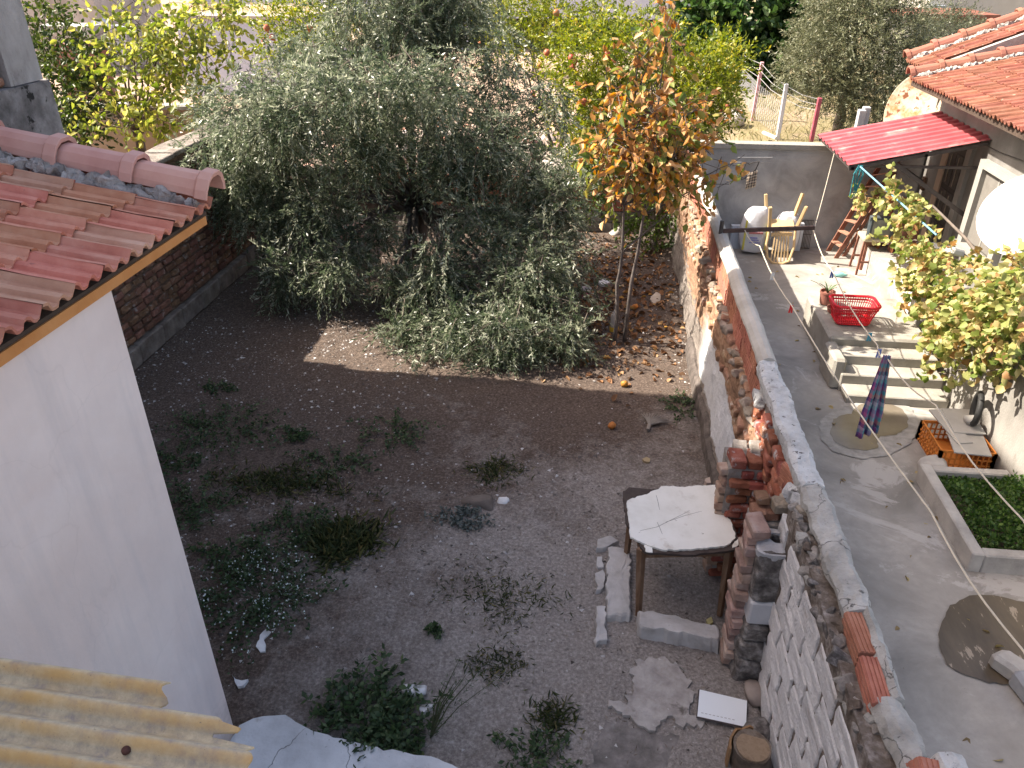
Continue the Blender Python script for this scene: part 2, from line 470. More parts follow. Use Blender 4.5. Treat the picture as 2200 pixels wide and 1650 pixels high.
def blob(c, rx, ry, seed, n=48, amp=0.2, lobes=None):
    P = []
    for k in range(n):
        a = 2 * math.pi * k / n
        q = np.array([[math.cos(a) * 1.3, math.sin(a) * 1.3, seed]])
        s = 1 + amp * float(fbm(q, 1.0, seed, 3)[0])
        P.append((c[0] + rx * s * math.cos(a), c[1] + ry * s * math.sin(a)))
    return P
def flat(name, poly, z, m, **tags):
    return MB().add([(x, y, z) for x, y in poly], [tuple(range(len(poly)))]).build(name, m, **tags)
wet = mat('wet_cement', [(0.14, 0.118, 0.09), (0.21, 0.18, 0.14)], 3, 0.15, 0.05, 30, 0.002, spec=0.6)
lime = mat('lime_stain', [(0.20, 0.19, 0.178), (0.29, 0.28, 0.262), (0.38, 0.365, 0.345)], 9, 0.8, 0.2, 40)
pud = [PZ(*p) for p in [(1790,905),(1782,935),(1792,955),(1822,968),(1862,973),(1886,966),(1882,948),(1893,942),(1925,938),(1948,922),(1950,900),(1935,882),(1905,869),(1872,867),(1842,875),(1828,893),(1806,897)]]
flat('lime_ring', jag([PZ(*p) for p in [(1762,905),(1760,945),(1790,975),(1850,990),(1910,982),(1955,958),(1975,915),(1955,878),(1905,860),(1860,860),(1820,875),(1790,885)]], 0.05, 0.012, 3), 0.0225, lime, kind='structure')
flat('puddle_water', jag(pud, 0.04, 0.008, 4), 0.0275, wet, kind='structure')
wet2 = mat('wet_cement_brown', [(0.055, 0.040, 0.025), (0.115, 0.088, 0.058)], 2.5, 0.32, 0.05, 30, 0.002, spec=0.6, spots=[((0.30, 0.25, 0.19), 5.0, 0.60, 0.02)], stretch=(2.4, 0.7, 1))
flat('puddle_water_brown', jag([PZ(*p) for p in [(2018,1345),(2016,1390),(2030,1430),(2070,1455),(2120,1470),(2200,1478),(2270,1465),(2305,1430),(2315,1385),(2290,1335),(2250,1310),(2200,1298),(2130,1282),(2080,1285),(2040,1305)]], 0.05, 0.01, 6), 0.0235, wet2, kind='structure')

# ================================================================== WALLS AND HOUSES
BRICK_OLD = mat('old_brick', [(0.10, 0.055, 0.038), (0.20, 0.10, 0.065), (0.29, 0.16, 0.11)], 9, 0.92, 0.7, 60, 0.012, vary=0.28, spots=[((0.33, 0.28, 0.25), 7, 0.58, 0.08)])
BRICK_RED = mat('red_brick', [(0.17, 0.055, 0.034), (0.29, 0.10, 0.062), (0.36, 0.16, 0.11)], 9, 0.9, 0.7, 60, 0.012, vary=0.25, spots=[((0.46, 0.42, 0.41), 8, 0.57, 0.07), ((0.10, 0.08, 0.07), 5, 0.68, 0.05)])
HOLLOW = mat('hollow_brick', [(0.28, 0.105, 0.07), (0.37, 0.155, 0.105), (0.44, 0.21, 0.15)], 7, 0.85, 0.4, 70, 0.006, vary=0.16, spots=[((0.40, 0.34, 0.31), 6, 0.68, 0.06)])
MORTAR = mat('lime_mortar', [(0.17, 0.15, 0.13), (0.30, 0.27, 0.245), (0.42, 0.39, 0.36)], 8, 0.95, 0.9, 50, 0.02)
MORTAR_DK = mat('earth_mortar', [(0.06, 0.045, 0.036), (0.13, 0.10, 0.08), (0.21, 0.17, 0.14)], 8, 0.95, 0.9, 50, 0.02)
WHITEWASH = mat('whitewashed_block', [(0.60, 0.59, 0.60), (0.76, 0.755, 0.77), (0.84, 0.84, 0.85)], 9, 0.92, 1.0, 45, 0.02, vary=0.08, spots=[((0.52, 0.45, 0.41), 3.0, 0.62, 0.10), ((0.16, 0.13, 0.11), 11, 0.66, 0.04)], stretch=(1, 0.5, 1.5))
COPING = mat('coping_cement', [(0.25, 0.245, 0.23), (0.38, 0.37, 0.35), (0.50, 0.49, 0.47)], 5, 0.9, 0.7, 45, 0.02, spots=[((0.10, 0.095, 0.09), 14, 0.62, 0.06), ((0.50, 0.49, 0.47), 5, 0.64, 0.06)], cracks=(2.6, 0.007, (0.09, 0.085, 0.08)))
COPING_W = mat('coping_whitewash', [(0.42, 0.42, 0.42), (0.58, 0.58, 0.58), (0.70, 0.70, 0.70)], 7, 0.85, 0.9, 35, 0.028, spots=[((0.15, 0.14, 0.135), 21, 0.60, 0.04), ((0.36, 0.34, 0.33), 4, 0.56, 0.1)])
BLOCK_DK = mat('lichen_concrete', [(0.06, 0.054, 0.05), (0.165, 0.15, 0.142), (0.40, 0.38, 0.365)], 14, 0.95, 0.9, 60, 0.015)
WOOD_OLD = mat('weathered_wood', [(0.07, 0.045, 0.03), (0.15, 0.10, 0.07), (0.24, 0.19, 0.15)], 7, 0.85, 0.5, 60, 0.006, stretch=(5, 5, 0.8))
def bricks_set(name, size, m, k=5, jit=0.008, bevel=0.008, seed=0): return [rough_box(name, size, m, seed + i, jit, 1, bevel) for i in range(k)]

# ---- long brick wall on the left side of the yard
ROUGHTOP = mat('weathered_wall_top', [(0.12, 0.10, 0.085), (0.24, 0.21, 0.185), (0.36, 0.33, 0.30)], 6, 0.95, 0.9, 40, 0.02)
bw = thing('brick_wall', 'old brown brick boundary wall with a stone footing beside the white house', 'wall', (-5.95, 9, 0))
MB().box((-6.16, 2.0, 0.0), (-5.80, 13.9, 2.16)).build('wall_core', mat('brick_wall_core', [(0.09, 0.06, 0.045), (0.17, 0.11, 0.08), (0.24, 0.17, 0.13)], 11, 0.95, 1.0, 24, 0.03, stretch=(1, 1, 2.5)), bw)
set_a = bricks_set('brick', (0.06, 0.215, 0.078), BRICK_OLD, 6, 0.014, 0.012, 3)
rr = random.Random(4); z = 0.335; nb = 0
while z < 2.12 and nb < 296:
    y = 8.0 + rr.uniform(0, 0.2)
    while y < 12.3 and nb < 296:
        if rr.random() > 0.03:
            put('brick', rr.choice(set_a), bw, (-5.79 + rr.uniform(-0.018, 0.012), y, z + rr.uniform(-0.006, 0.006)), (rr.uniform(-0.05, 0.05), rr.uniform(-0.05, 0.05), rr.uniform(-0.06, 0.06)), (1, rr.uniform(0.8, 1.1), rr.uniform(0.9, 1.08))); nb += 1
        y += rr.uniform(0.225, 0.265)
    z += 0.103
y = 7.6
while y < 13.8:
    L = rr.uniform(0.4, 0.6)
    put('footing_stone', rough_box('footing_stone', (0.12, L, 0.26), mat('footing_stone', [(0.13, 0.10, 0.085), (0.21, 0.175, 0.15), (0.30, 0.26, 0.23)], 6, 0.95, 0.9, 45, 0.02, vary=0.12), int(y * 10), 0.012, 2, 0.015), bw, (-5.765, y + L / 2, 0.13))
    y += L + 0.015
y = 2.0
while y < 13.9:
    L = rr.uniform(0.5, 0.9)
    put('coping_slab', rough_box('coping_slab', (0.44, L, 0.06), ROUGHTOP, int(y * 7), 0.014, 2, 0.01), bw, (-5.98, min(y + L / 2, 13.6), 2.19)); y += L + 0.01

# ---- red hollow-brick wall at the back of the yard
fw = thing('hollow_brick_wall', 'low wall of red hollow bricks on grey blocks behind the olive tree', 'wall', (-2.2, 14.0, 0))
MB().box((-5.79, 13.99, 0), (1.28, 14.12, 1.03)).build('wall_core', MORTAR_DK, fw)
def hollow_mesh(L, H, D, ribs=5, m=HOLLOW, open_end=False, name='hollow_brick'):
    """length along Y, ribbed faces at +-X; open_end shows the cells"""
    b = MB()
    if open_end:
        t_ = 0.012; s = 0.006
        b.box((-D/2, -L/2, -H/2), (-D/2 + t_, L/2, H/2)).box((D/2 - t_, -L/2, -H/2), (D/2, L/2, H/2))
        b.box((-D/2 + t_ - s/2, -L/2 + .001, -H/2 + .001), (D/2 - t_ + s/2, L/2 - .001, -H/2 + t_)).box((-D/2 + t_ - s/2, -L/2 + .001, H/2 - t_), (D/2 - t_ + s/2, L/2 - .001, H/2 - .001))
        b.box((-s, -L/2 + .002, -H/2 + t_ - s/2), (s, L/2 - .002, H/2 - t_ + s/2))
        for k in (1, 2): b.box((-D/2 + t_ - s/2, -L/2 + .003, -H/2 + H*k/3 - s/2), (D/2 - t_ + s/2, L/2 - .003, -H/2 + H*k/3 + s/2))
    else: b.box((-D/2, -L/2, -H/2), (D/2, L/2, H/2))
    for sgn in (-1, 1):
        for k in range(ribs):
            zz = -H/2 + H * (k + 0.5) / ribs; hw = H / ribs * 0.34
            x0, x1 = sorted((sgn * (D/2 - 0.001), sgn * (D/2 + 0.006)))
            b.box((x0, -L/2 + .0015, zz - hw), (x1, L/2 - .0015, zz + hw))
    for k in range(4):
        xx = -D/2 + D * (k + 0.5) / 4; hw = D / 4 * 0.32
        b.box((xx - hw, -L/2 + .002, H/2 - .001), (xx + hw, L/2 - .002, H/2 + .006))
    return b.mesh(name, m)
hb = [rough_box('hollow_brick', (0.285, 0.05, 0.185), HOLLOW, s, 0.005, 1, 0.006) for s in range(4)]
gb = [rough_box('grey_block', (0.385, 0.07, 0.185), mat('grey_block', [(0.12, 0.105, 0.10), (0.19, 0.175, 0.165), (0.26, 0.245, 0.23)], 8, 0.95, 0.8, 60, 0.012, vary=0.15), s, 0.008, 1, 0.008) for s in range(4)]
for r_ in range(5):
    z = 0.10 + r_ * 0.2; kind = gb if r_ < 2 else hb; step = 0.4 if r_ < 2 else 0.3
    x = -3.95 + (r_ % 2) * step / 2
    while x < 1.2:
        put('grey_block' if r_ < 2 else 'hollow_brick', rr.choice(kind), fw, (x, 13.985 + rr.uniform(-0.006, 0.006), z), (0, 0, rr.uniform(-0.01, 0.01))); x += step

# ---- boundary wall on the right: old thick wall, hollow bricks, whitewashed blocks, cement coping
rw = thing('boundary_wall', 'crumbling boundary wall of whitewashed blocks, brick and hollow brick under cement coping', 'wall', (1.42, 7, 0))
def wall_face_mat():
    t = NT('old_plaster'); co = t.new('ShaderNodeTexCoord').outputs['Object']
    mp = t.new('ShaderNodeMapping'); mp.inputs['Scale'].default_value = (1, 0.35, 1.8); t.link(co, mp.inputs[0]); cs = mp.outputs[0]
    n1, n2, n3 = t.noise(cs, 5, 8, 0.7, 0.4), t.noise(cs, 14, 8, 0.7), t.noise(co, 55, 6, 0.7)
    plaster = t.ramp(n2, [(0.3, (0.14, 0.115, 0.10)), (0.52, (0.25, 0.215, 0.19)), (0.72, (0.36, 0.32, 0.285))])
    earth = t.ramp(n1, [(0.3, (0.15, 0.085, 0.05)), (0.5, (0.34, 0.20, 0.125)), (0.7, (0.50, 0.36, 0.25))])
    sep = t.new('ShaderNodeSeparateXYZ'); t.link(co, sep.inputs[0])
    hz = t.math('ADD', sep.outputs[2], t.math('MULTIPLY', n1, 0.9))
    c = t.mix(t.ramp(hz, [(0.98, 0.0), (1.0, 1.0)]), plaster, earth)
    # remains of white paint: a band on the nearer stretch, mid height
    py = t.ramp(t.math('MULTIPLY', sep.outputs[1], 0.1), [(0.53, 0.0), (0.545, 1.0), (0.80, 1.0), (0.88, 0.0)])
    low = t.ramp(t.math('ADD', sep.outputs[2], t.math('MULTIPLY', n1, 0.25)), [(0.36, 0.0), (0.40, 1.0)])
    top = t.ramp(t.math('ADD', sep.outputs[2], t.math('MULTIPLY', n1, 0.30)), [(0.95, 1.0), (0.98, 0.0)])
    m = t.math('MULTIPLY', t.math('MULTIPLY', py, low), t.math('MULTIPLY', top, t.ramp(n2, [(0.28, 0.25), (0.36, 1.0)])))
    c = t.mix(m, c, t.ramp(n3, [(0.3, (0.60, 0.62, 0.66)), (0.7, (0.78, 0.80, 0.84))]))
    t.link(c, t.bsdf.inputs['Base Color']); t.bsdf.inputs['Roughness'].default_value = 0.95
    b = t.bump(n3, 0.8, 0.015); b = t.bump(n2, 0.9, 0.04, b); t.link(b, t.bsdf.inputs['Normal'])
    return t.m
OLDP = wall_face_mat()
def ribbon(name, prof, y0, y1, m, parent, dy=0.05, amp=0.02, seed=0, scale=3.0, close=True, sag=0.0):
    """profile (x,z) swept along Y with noise; closed ends"""
    dense = []
    for (xa_, za_), (xb_, zb_) in zip(prof, prof[1:] + prof[:1]):
        q = max(1, int(math.hypot(xb_ - xa_, zb_ - za_) / 0.03)) if max(za_, zb_) > 0.9 else 1
        dense += [(xa_ + (xb_ - xa_) * i / q, za_ + (zb_ - za_) * i / q) for i in range(q)]
    prof = dense; dy = dy * 0.7
    yy = np.arange(y0, y1 + 1e-6, dy); k = len(prof); V = []
    for y in yy:
        for (x, z) in prof: V.append((x, y, z))
    V = np.array(V, float)
    D = np.stack([fbm(V + 5 * a, scale, seed + a * 11, 3) + 0.3 * fbm(V + 3 * a, scale * 7, seed + a * 5, 2) for a in range(3)], 1); D[:, 1] *= 0.6
    lo = V[:, 2] < 0.05
    D[lo, 2] = 0
    V = V + D * amp; V[:, 2] += sag * fbm(np.stack([V[:, 1] * 0, V[:, 1], V[:, 1] * 0], 1), 0.8, seed + 3, 2)* np.where(lo, 0, 1)
    F = [(i * k + j, i * k + (j + 1) % k, (i + 1) * k + (j + 1) % k, (i + 1) * k + j) for i in range(len(yy) - 1) for j in range(k)]
    F += [tuple(range(k)), tuple((len(yy) - 1) * k + j for j in range(k - 1, -1, -1))]
    me = bpy.data.meshes.new(name); me.from_pydata(V.tolist(), [], F); me.update(); setmat(me, m)
    return put(name, me, parent)
# old thick wall, far stretch (left face towards the yard)
face = [(1.30, 0.0)] + [(1.30 + 0.006 * k, 0.09 * k) for k in range(1, 13)] + [(1.385, 1.13), (1.41, 1.17), (1.455, 1.19), (1.455, 0.0)]
ribbon('old_wall', face, 5.35, 13.98, OLDP, rw, 0.06, 0.032, 5, 3.2, sag=0.05)
ribbon('plinth_strip', [(1.24, 0.0), (1.25, 0.16), (1.29, 0.20), (1.33, 0.19), (1.33, 0.0)], 5.3, 9.3, mat('damp_plinth', [(0.07, 0.06, 0.055), (0.13, 0.11, 0.10), (0.19, 0.165, 0.15)], 9, 0.95, 0.9, 50, 0.02), rw, 0.06, 0.015, 8)
# exposed courses on the old wall's shoulder
sh = bricks_set('shoulder_brick', (0.10, 0.20, 0.068), mat('shoulder_brick', [(0.20, 0.115, 0.07), (0.36, 0.21, 0.135), (0.47, 0.33, 0.24)], 9, 0.95, 0.8, 55, 0.015, vary=0.2, spots=[((0.47, 0.42, 0.37), 6, 0.58, 0.06)]), 5, 0.014, 0.014, 40)
for r_ in range(5):
    y = 5.42 + rr.uniform(0, 0.1)
    while y < 11.6:
        if rr.random() > 0.22 + 0.05 * (4 - r_):
            put('shoulder_brick', rr.choice(sh), rw, (1.395 + 0.012 * r_ + rr.uniform(-0.025, 0.012), y, 0.86 + 0.083 * r_ + rr.uniform(-0.012, 0.012)), (rr.uniform(-0.09, 0.09), rr.uniform(-0.12, 0.12), rr.uniform(-0.12, 0.12)), (1, rr.uniform(0.7, 1.1), 1))
        y += rr.uniform(0.22, 0.27)
st_m = mat('rubble_stone', [(0.22, 0.17, 0.13), (0.36, 0.30, 0.24), (0.50, 0.44, 0.37)], 5, 0.95, 0.8, 40, 0.015, vary=0.2)
rub = [rough_box('rubble_stone', (0.09, 0.12, 0.06), st_m, s, 0.035, 2, 0.012, 14) for s in range(6)]
for k in range(40):
    y = 5.5 + k * 0.17 + rr.uniform(-0.07, 0.07)
    put('rubble_stone', rr.choice(rub), rw, (1.405 + rr.uniform(-0.03, 0.025), y, 1.175 + rr.uniform(-0.02, 0.025)), (rr.uniform(-.4, .4), rr.uniform(-.4, .4), rr.uniform(0, 6)), rr.uniform(0.5, 1.1))
# hollow-brick leaf above and behind it
MB().box((1.462, 5.95, 0.0), (1.548, 13.98, 1.58)).build('wall_core', MORTAR_DK, rw)
hbm = [hollow_mesh(0.285, 0.185, 0.10) for _ in range(1)]
for r_ in range(2):
    y = 5.98 + 0.15 * r_
    while y < 13.8:
        put('hollow_brick', hbm[0], rw, (1.497 + rr.uniform(-0.005, 0.005), y + 0.145, 1.285 + 0.195 * r_), (0, 0, rr.uniform(-0.012, 0.012))); y += rr.uniform(0.295, 0.305)
HEND = hollow_mesh(0.2, 0.185, 0.10, open_end=True)
for yy_, zz_, a_ in ((5.86, 1.285, 0.0), (5.80, 1.48, 0.06), (5.62, 1.285, 0.04)):
    put('hollow_brick', HEND, rw, (1.49, yy_, zz_), (0, 0, a_))
ribbon('coping_smooth', [(1.415, 1.575), (1.42, 1.60), (1.45, 1.635), (1.49, 1.655), (1.53, 1.65), (1.565, 1.62), (1.58, 1.585), (1.575, 1.50), (1.552, 1.50), (1.552, 1.575)], 5.95, 13.42, mat('coping_smooth', [(0.33, 0.31, 0.28), (0.42, 0.395, 0.36), (0.50, 0.475, 0.44)], 3, 0.85, 0.4, 60, 0.006, spots=[((0.20, 0.19, 0.18), 3.0, 0.66, 0.1)]), rw, 0.06, 0.008, 15)
# brick end of the thick wall facing the camera, and the niche
MB().box((1.13, 5.06, 0.0), (1.40, 5.36, 1.12)).build('wall_core', MORTAR, rw)
nbm = bricks_set('niche_brick', (0.125, 0.06, 0.066), BRICK_RED, 6, 0.010, 0.012, 60)
for r_ in range(14):
    z = 0.05 + r_ * 0.079; x = 1.16 + (r_ % 2) * 0.045 + 0.004 * r_
    while x < 1.40:
        put('niche_brick', rr.choice(nbm), rw, (x + 0.02, 5.045 + rr.uniform(-0.012, 0.014), z + rr.uniform(-0.004, 0.004)), (rr.uniform(-0.05, 0.05), rr.uniform(-0.05, 0.05), rr.uniform(-0.07, 0.07)), (rr.choice((0.75, 1.0, 1.25)), 1, 1)); x += rr.uniform(0.125, 0.15)
sidem = bricks_set('jamb_brick', (0.09, 0.11, 0.066), mat('jamb_brick', [(0.28, 0.17, 0.12), (0.42, 0.29, 0.22), (0.50, 0.40, 0.34)], 9, 0.95, 0.8, 55, 0.015, vary=0.2), 4, 0.012, 0.008, 70)
for r_ in range(13):
    put('jamb_brick', rr.choice(sidem), rw, (1.125 + rr.uniform(-0.02, 0.015), 5.12 + rr.uniform(-0.03, 0.03), 0.06 + r_ * 0.083), (rr.uniform(-0.1, 0.1), rr.uniform(-0.1, 0.1), rr.uniform(-0.2, 0.2)))
for (dx, dy, s_, m_) in ((1.20, 5.14, 1, BRICK_RED), (1.33, 5.16, 1, BRICK_RED), (1.24, 5.28, 0.9, MORTAR), (1.36, 5.27, 0.9, MORTAR)):
    put('cap_brick', rough_box('cap_brick', (0.115, 0.20, 0.075), m_, int(dx * 100), 0.012, 2, 0.010), rw, (dx, dy, 1.155 + rr.uniform(0, 0.01)), (0, rr.uniform(-0.06, 0.06), rr.uniform(-0.1, 0.1)))
# inner brick leaf seen in the niche (faces the yard)
MB().box((1.44, 4.15, 0.0), (1.53, 5.60, 1.52)).build('wall_core', MORTAR, rw)
inm = bricks_set('leaf_brick', (0.07, 0.20, 0.066), BRICK_RED, 6, 0.012, 0.012, 80)
for r_ in range(18):
    y = 4.30 + rr.uniform(0, 0.12)
    while y < 5.5:
        put('leaf_brick', rr.choice(inm), rw, (1.425 + rr.uniform(-0.014, 0.012), y, 0.08 + r_ * 0.079), (rr.uniform(-0.05, 0.05), rr.uniform(-0.06, 0.06), rr.uniform(-0.05, 0.05)), (1, rr.uniform(0.75, 1.05), 1)); y += rr.uniform(0.205, 0.24)
put('hollow_brick', HEND, rw, (1.445, 4.47, 1.47), (0, 0, 0.3)); put('hollow_brick', hollow_mesh(0.11, 0.12, 0.07, 3, open_end=True), rw, (1.45, 4.36, 1.38), (0.2, 0.5, 0.2))
ribbon('coping_white', [(1.42, 1.50), (1.405, 1.56), (1.41, 1.615), (1.44, 1.635), (1.53, 1.64), (1.565, 1.62), (1.575, 1.53), (1.56, 1.20), (1.50, 1.20), (1.50, 1.50)], 4.22, 5.98, COPING_W, rw, 0.04, 0.018, 25, 6)
for k, (y, s_) in enumerate(((5.72, 1.0), (5.62, 0.9), (4.28, 1.1), (4.16, 0.9), (4.05, 0.8))):
    put('loose_stone', rough_box('loose_stone', (0.10, 0.12, 0.08), COPING_W if k < 4 else st_m, 20 + k, 0.04, 3, 0.012, 13), rw, (1.42, y, 1.50 if k > 1 else 1.42), (k, k * 2, k), s_)
for k, (y, z_) in enumerate(((5.66, 1.30), (5.70, 1.20), (5.56, 1.22))):
    put('loose_brick', rough_box('loose_brick', (0.11, 0.17, 0.07), BRICK_RED, k + 5, 0.012, 1, 0.012), rw, (1.47, y, z_), (0, 0, 1.5 + 0.1 * k))
# near stretch: whitewashed blocks in courses
MB().box((1.352, 1.2, 0.0), (1.52, 4.16, 1.50)).build('wall_core', mat('joint_mortar', [(0.09, 0.07, 0.055), (0.20, 0.165, 0.14), (0.42, 0.38, 0.36)], 13, 0.95, 0.9, 45, 0.02), rw)
blk = [rough_box('whitewashed_block', (0.10, 0.376, 0.178), WHITEWASH, s, 0.010, 4, 0.007, 18) for s in range(7)]
for r_ in range(7):
    y = 1.75 + (r_ % 2) * 0.2
    while y < 4.15:
        L = 1.0 if y + 0.2 < 4.2 else 0.5
        put('whitewashed_block', rr.choice(blk), rw, (1.389 + rr.uniform(-0.004, 0.004), y, 0.098 + r_ * 0.196), (rr.uniform(-0.008, 0.008), 0.012 + rr.uniform(-0.006, 0.006), rr.uniform(-0.006, 0.006)), (1, rr.uniform(0.97, 1.0) * L, rr.uniform(0.97, 1.0))); y += 0.4
rub2 = [rough_box('bedding_rubble', (0.07, 0.09, 0.05), m_, s + 40, 0.03, 2, 0.008, 16) for s, m_ in enumerate((BLOCK_DK, MORTAR_DK, BLOCK_DK, MORTAR, COPING))]
for k in range(80):
    put('bedding_rubble', rr.choice(rub2), rw, (1.40 + rr.uniform(-0.045, 0.04), 1.9 + k * 0.028, 1.455 + rr.uniform(-0.04, 0.06)), (k, k * 3, k * 2), rr.uniform(0.5, 1.15))
ribbon('coping_cement', [(1.435, 1.525), (1.41, 1.555), (1.412, 1.595), (1.44, 1.62), (1.53, 1.645), (1.565, 1.625), (1.58, 1.56), (1.57, 1.20), (1.515, 1.20), (1.515, 1.53)], 3.13, 4.24, COPING, rw, 0.035, 0.018, 33, 6)
ribbon('coping_cement', [(1.505, 1.53), (1.50, 1.58), (1.505, 1.62), (1.53, 1.645), (1.56, 1.625), (1.58, 1.56), (1.575, 1.20), (1.53, 1.20)], 2.58, 3.16, COPING, rw, 0.03, 0.014, 37, 7)
ribbon('coping_cement', [(1.435, 1.525), (1.42, 1.56), (1.44, 1.61), (1.48, 1.635), (1.52, 1.64), (1.56, 1.62), (1.59, 1.56), (1.585, 1.20), (1.515, 1.20), (1.515, 1.53)], 2.18, 2.62, COPING, rw, 0.03, 0.02, 39, 7)
put('hollow_brick', hollow_mesh(0.27, 0.185, 0.085), rw, (1.468, 2.99, 1.52), (0, 0, 0.02))
put('hollow_brick', hollow_mesh(0.27, 0.185, 0.085, open_end=True), rw, (1.462, 2.70, 1.515), (0.03, 0, -0.03))
put('hollow_brick', hollow_mesh(0.30, 0.19, 0.10), rw, (1.50, 2.10, 1.575), (0.25, 0.25, 0.05))
ribbon('coping_white', [(1.55, 1.40), (1.55, 1.66), (1.57, 1.71), (1.62, 1.72), (1.66, 1.70), (1.68, 1.62), (1.68, 1.2), (1.58, 1.2)], 1.75, 2.26, COPING_W, rw, 0.04, 0.016, 41, 6)
# broken flue pier in front of the blocks
fp = thing('flue_pier', 'broken chimney flue pier of brick and lichened concrete with round black hole', 'pier', (1.28, 4.15, 0))
MB().box((1.20, 4.02, 0.0), (1.34, 4.40, 0.60)).build('pier_core', MORTAR, fp)
put('lower_block', rough_box('lower_block', (0.20, 0.28, 0.20), BLOCK_DK, 3, 0.02, 3, 0.02), fp, (1.265, 4.10, 0.10), (0, 0, 0.05))
put('lower_block', rough_box('lower_block', (0.20, 0.25, 0.18), BLOCK_DK, 4, 0.02, 3, 0.02), fp, (1.27, 4.11, 0.29), (0, 0, -0.04))
put('lower_block', rough_box('lower_block', (0.19, 0.25, 0.17), BLOCK_DK, 5, 0.018, 3, 0.02), fp, (1.275, 4.11, 0.47), (0, 0, 0.03))
put('white_band', rough_box('white_band', (0.195, 0.25, 0.20), mat('grey_white_cement', [(0.42, 0.43, 0.46), (0.52, 0.53, 0.56)], 6, 0.9, 0.4, 50, 0.008), 6, 0.008, 2, 0.015), fp, (1.29, 4.12, 0.66))
# flue block: tall box with a round hole at the top
def flue():
    b = MB(); hx, hy, h0, h1, n = 0.105, 0.125, 0.77, 1.20, 32
    rim_o, rim_i = [], []
    for k in range(n):
        a = 2 * math.pi * k / n; c_, s_ = math.cos(a), math.sin(a)
        q = 1 / max(abs(c_), abs(s_)); q = min(q, 1.28)
        rim_o.append((c_ * q * hx, s_ * q * hy)); rim_i.append((0.02 + c_ * 0.052 * (1 + 0.12 * math.sin(5 * a)), 0.015 + s_ * 0.052 * (1 + 0.1 * math.cos(7 * a))))
    rings = [[(x * 0.97, y, h0) for x, y in rim_o]] + [[(x, y, h0 + (h1 - h0) * t) for x, y in rim_o] for t in (0.3, 0.6, 0.9)] + [[(x * .93, y * .93, h1) for x, y in rim_o], [(x, y, h1 + 0.005) for x, y in rim_i], [(x, y, h1 - 0.25) for x, y in rim_i]]
    V = [(1.29 + x, 4.13 + y, z) for r in rings for x, y, z in r]
    F = [(i * n + k, i * n + (k + 1) % n, (i + 1) * n + (k + 1) % n, (i + 1) * n + k) for i in range(len(rings) - 1) for k in range(n)]
    F += [tuple(range(n - 1, -1, -1)), tuple((len(rings) - 1) * n + k for k in range(n))]
    b.add(V, F); return b
flue().build('flue_block', BLOCK_DK, fp, rough=0.012, rscale=14)
capm = MB()
n = 32
ring = [(1.29 + math.cos(2*math.pi*k/n) * min(1/max(abs(math.cos(2*math.pi*k/n)), abs(math.sin(2*math.pi*k/n))), 1.25) * 0.108, 4.13 + math.sin(2*math.pi*k/n) * min(1/max(abs(math.cos(2*math.pi*k/n)), abs(math.sin(2*math.pi*k/n))), 1.25) * 0.128) for k in range(n)]
hole = [(1.31 + 0.056 * math.cos(2*math.pi*k/n), 4.145 + 0.056 * math.sin(2*math.pi*k/n)) for k in range(n)]
V = [(x, y, 1.15) for x, y in ring] + [(x, y, 1.20) for x, y in ring] + [(x, y, 1.225) for x, y in hole] + [(x, y, 1.10) for x, y in hole]
capm.add(V, [(i * n + k, i * n + (k + 1) % n, (i + 1) * n + (k + 1) % n, (i + 1) * n + k) for i in range(3) for k in range(n)])
capm.build('flue_rim', mat('flue_rim_cement', [(0.36, 0.36, 0.38), (0.52, 0.53, 0.56)], 9, 0.9, 0.8, 50, 0.012, spots=[((0.16, 0.15, 0.14), 9, 0.6, 0.06)]), fp, rough=0.014, rscale=16)
pbm = bricks_set('pier_brick', (0.09, 0.16, 0.072), mat('pier_brick', [(0.24, 0.15, 0.125), (0.38, 0.26, 0.22), (0.46, 0.37, 0.33)], 9, 0.95, 0.8, 55, 0.014, vary=0.2), 5, 0.012, 0.008, 90)
for r_ in range(16):
    put('pier_brick', rr.choice(pbm), fp, (1.165 + 0.001 * r_ + rr.uniform(-0.018, 0.014), 4.20 + rr.uniform(-0.03, 0.03), 0.05 + r_ * 0.082), (rr.uniform(-0.05, 0.05), rr.uniform(-0.05, 0.05), rr.uniform(-0.12, 0.12)), (1.25, 1.3, 1.06))
for (x, y, z, m_, s_) in ((1.22, 4.36, 1.27, BRICK_OLD, 1.0), (1.31, 4.37, 1.26, BRICK_OLD, 1.05), (1.22, 4.32, 1.18, BRICK_OLD, 1), (1.35, 4.34, 1.36, st_m, 1.0), (1.40, 4.42, 1.33, st_m, 0.9), (1.24, 4.40, 1.36, BRICK_OLD, 0.9)):
    put('top_brick', rough_box('top_brick', (0.10, 0.12, 0.085), m_, int(x * 91 + z * 7), 0.014, 2, 0.014), fp, (x, y, z), (0, 0, rr.uniform(-0.2, 0.2)), s_)
MB().box((1.17, 4.28, 0.60), (1.43, 4.45, 1.22)).build('pier_core', MORTAR, fp, rough=0.01)
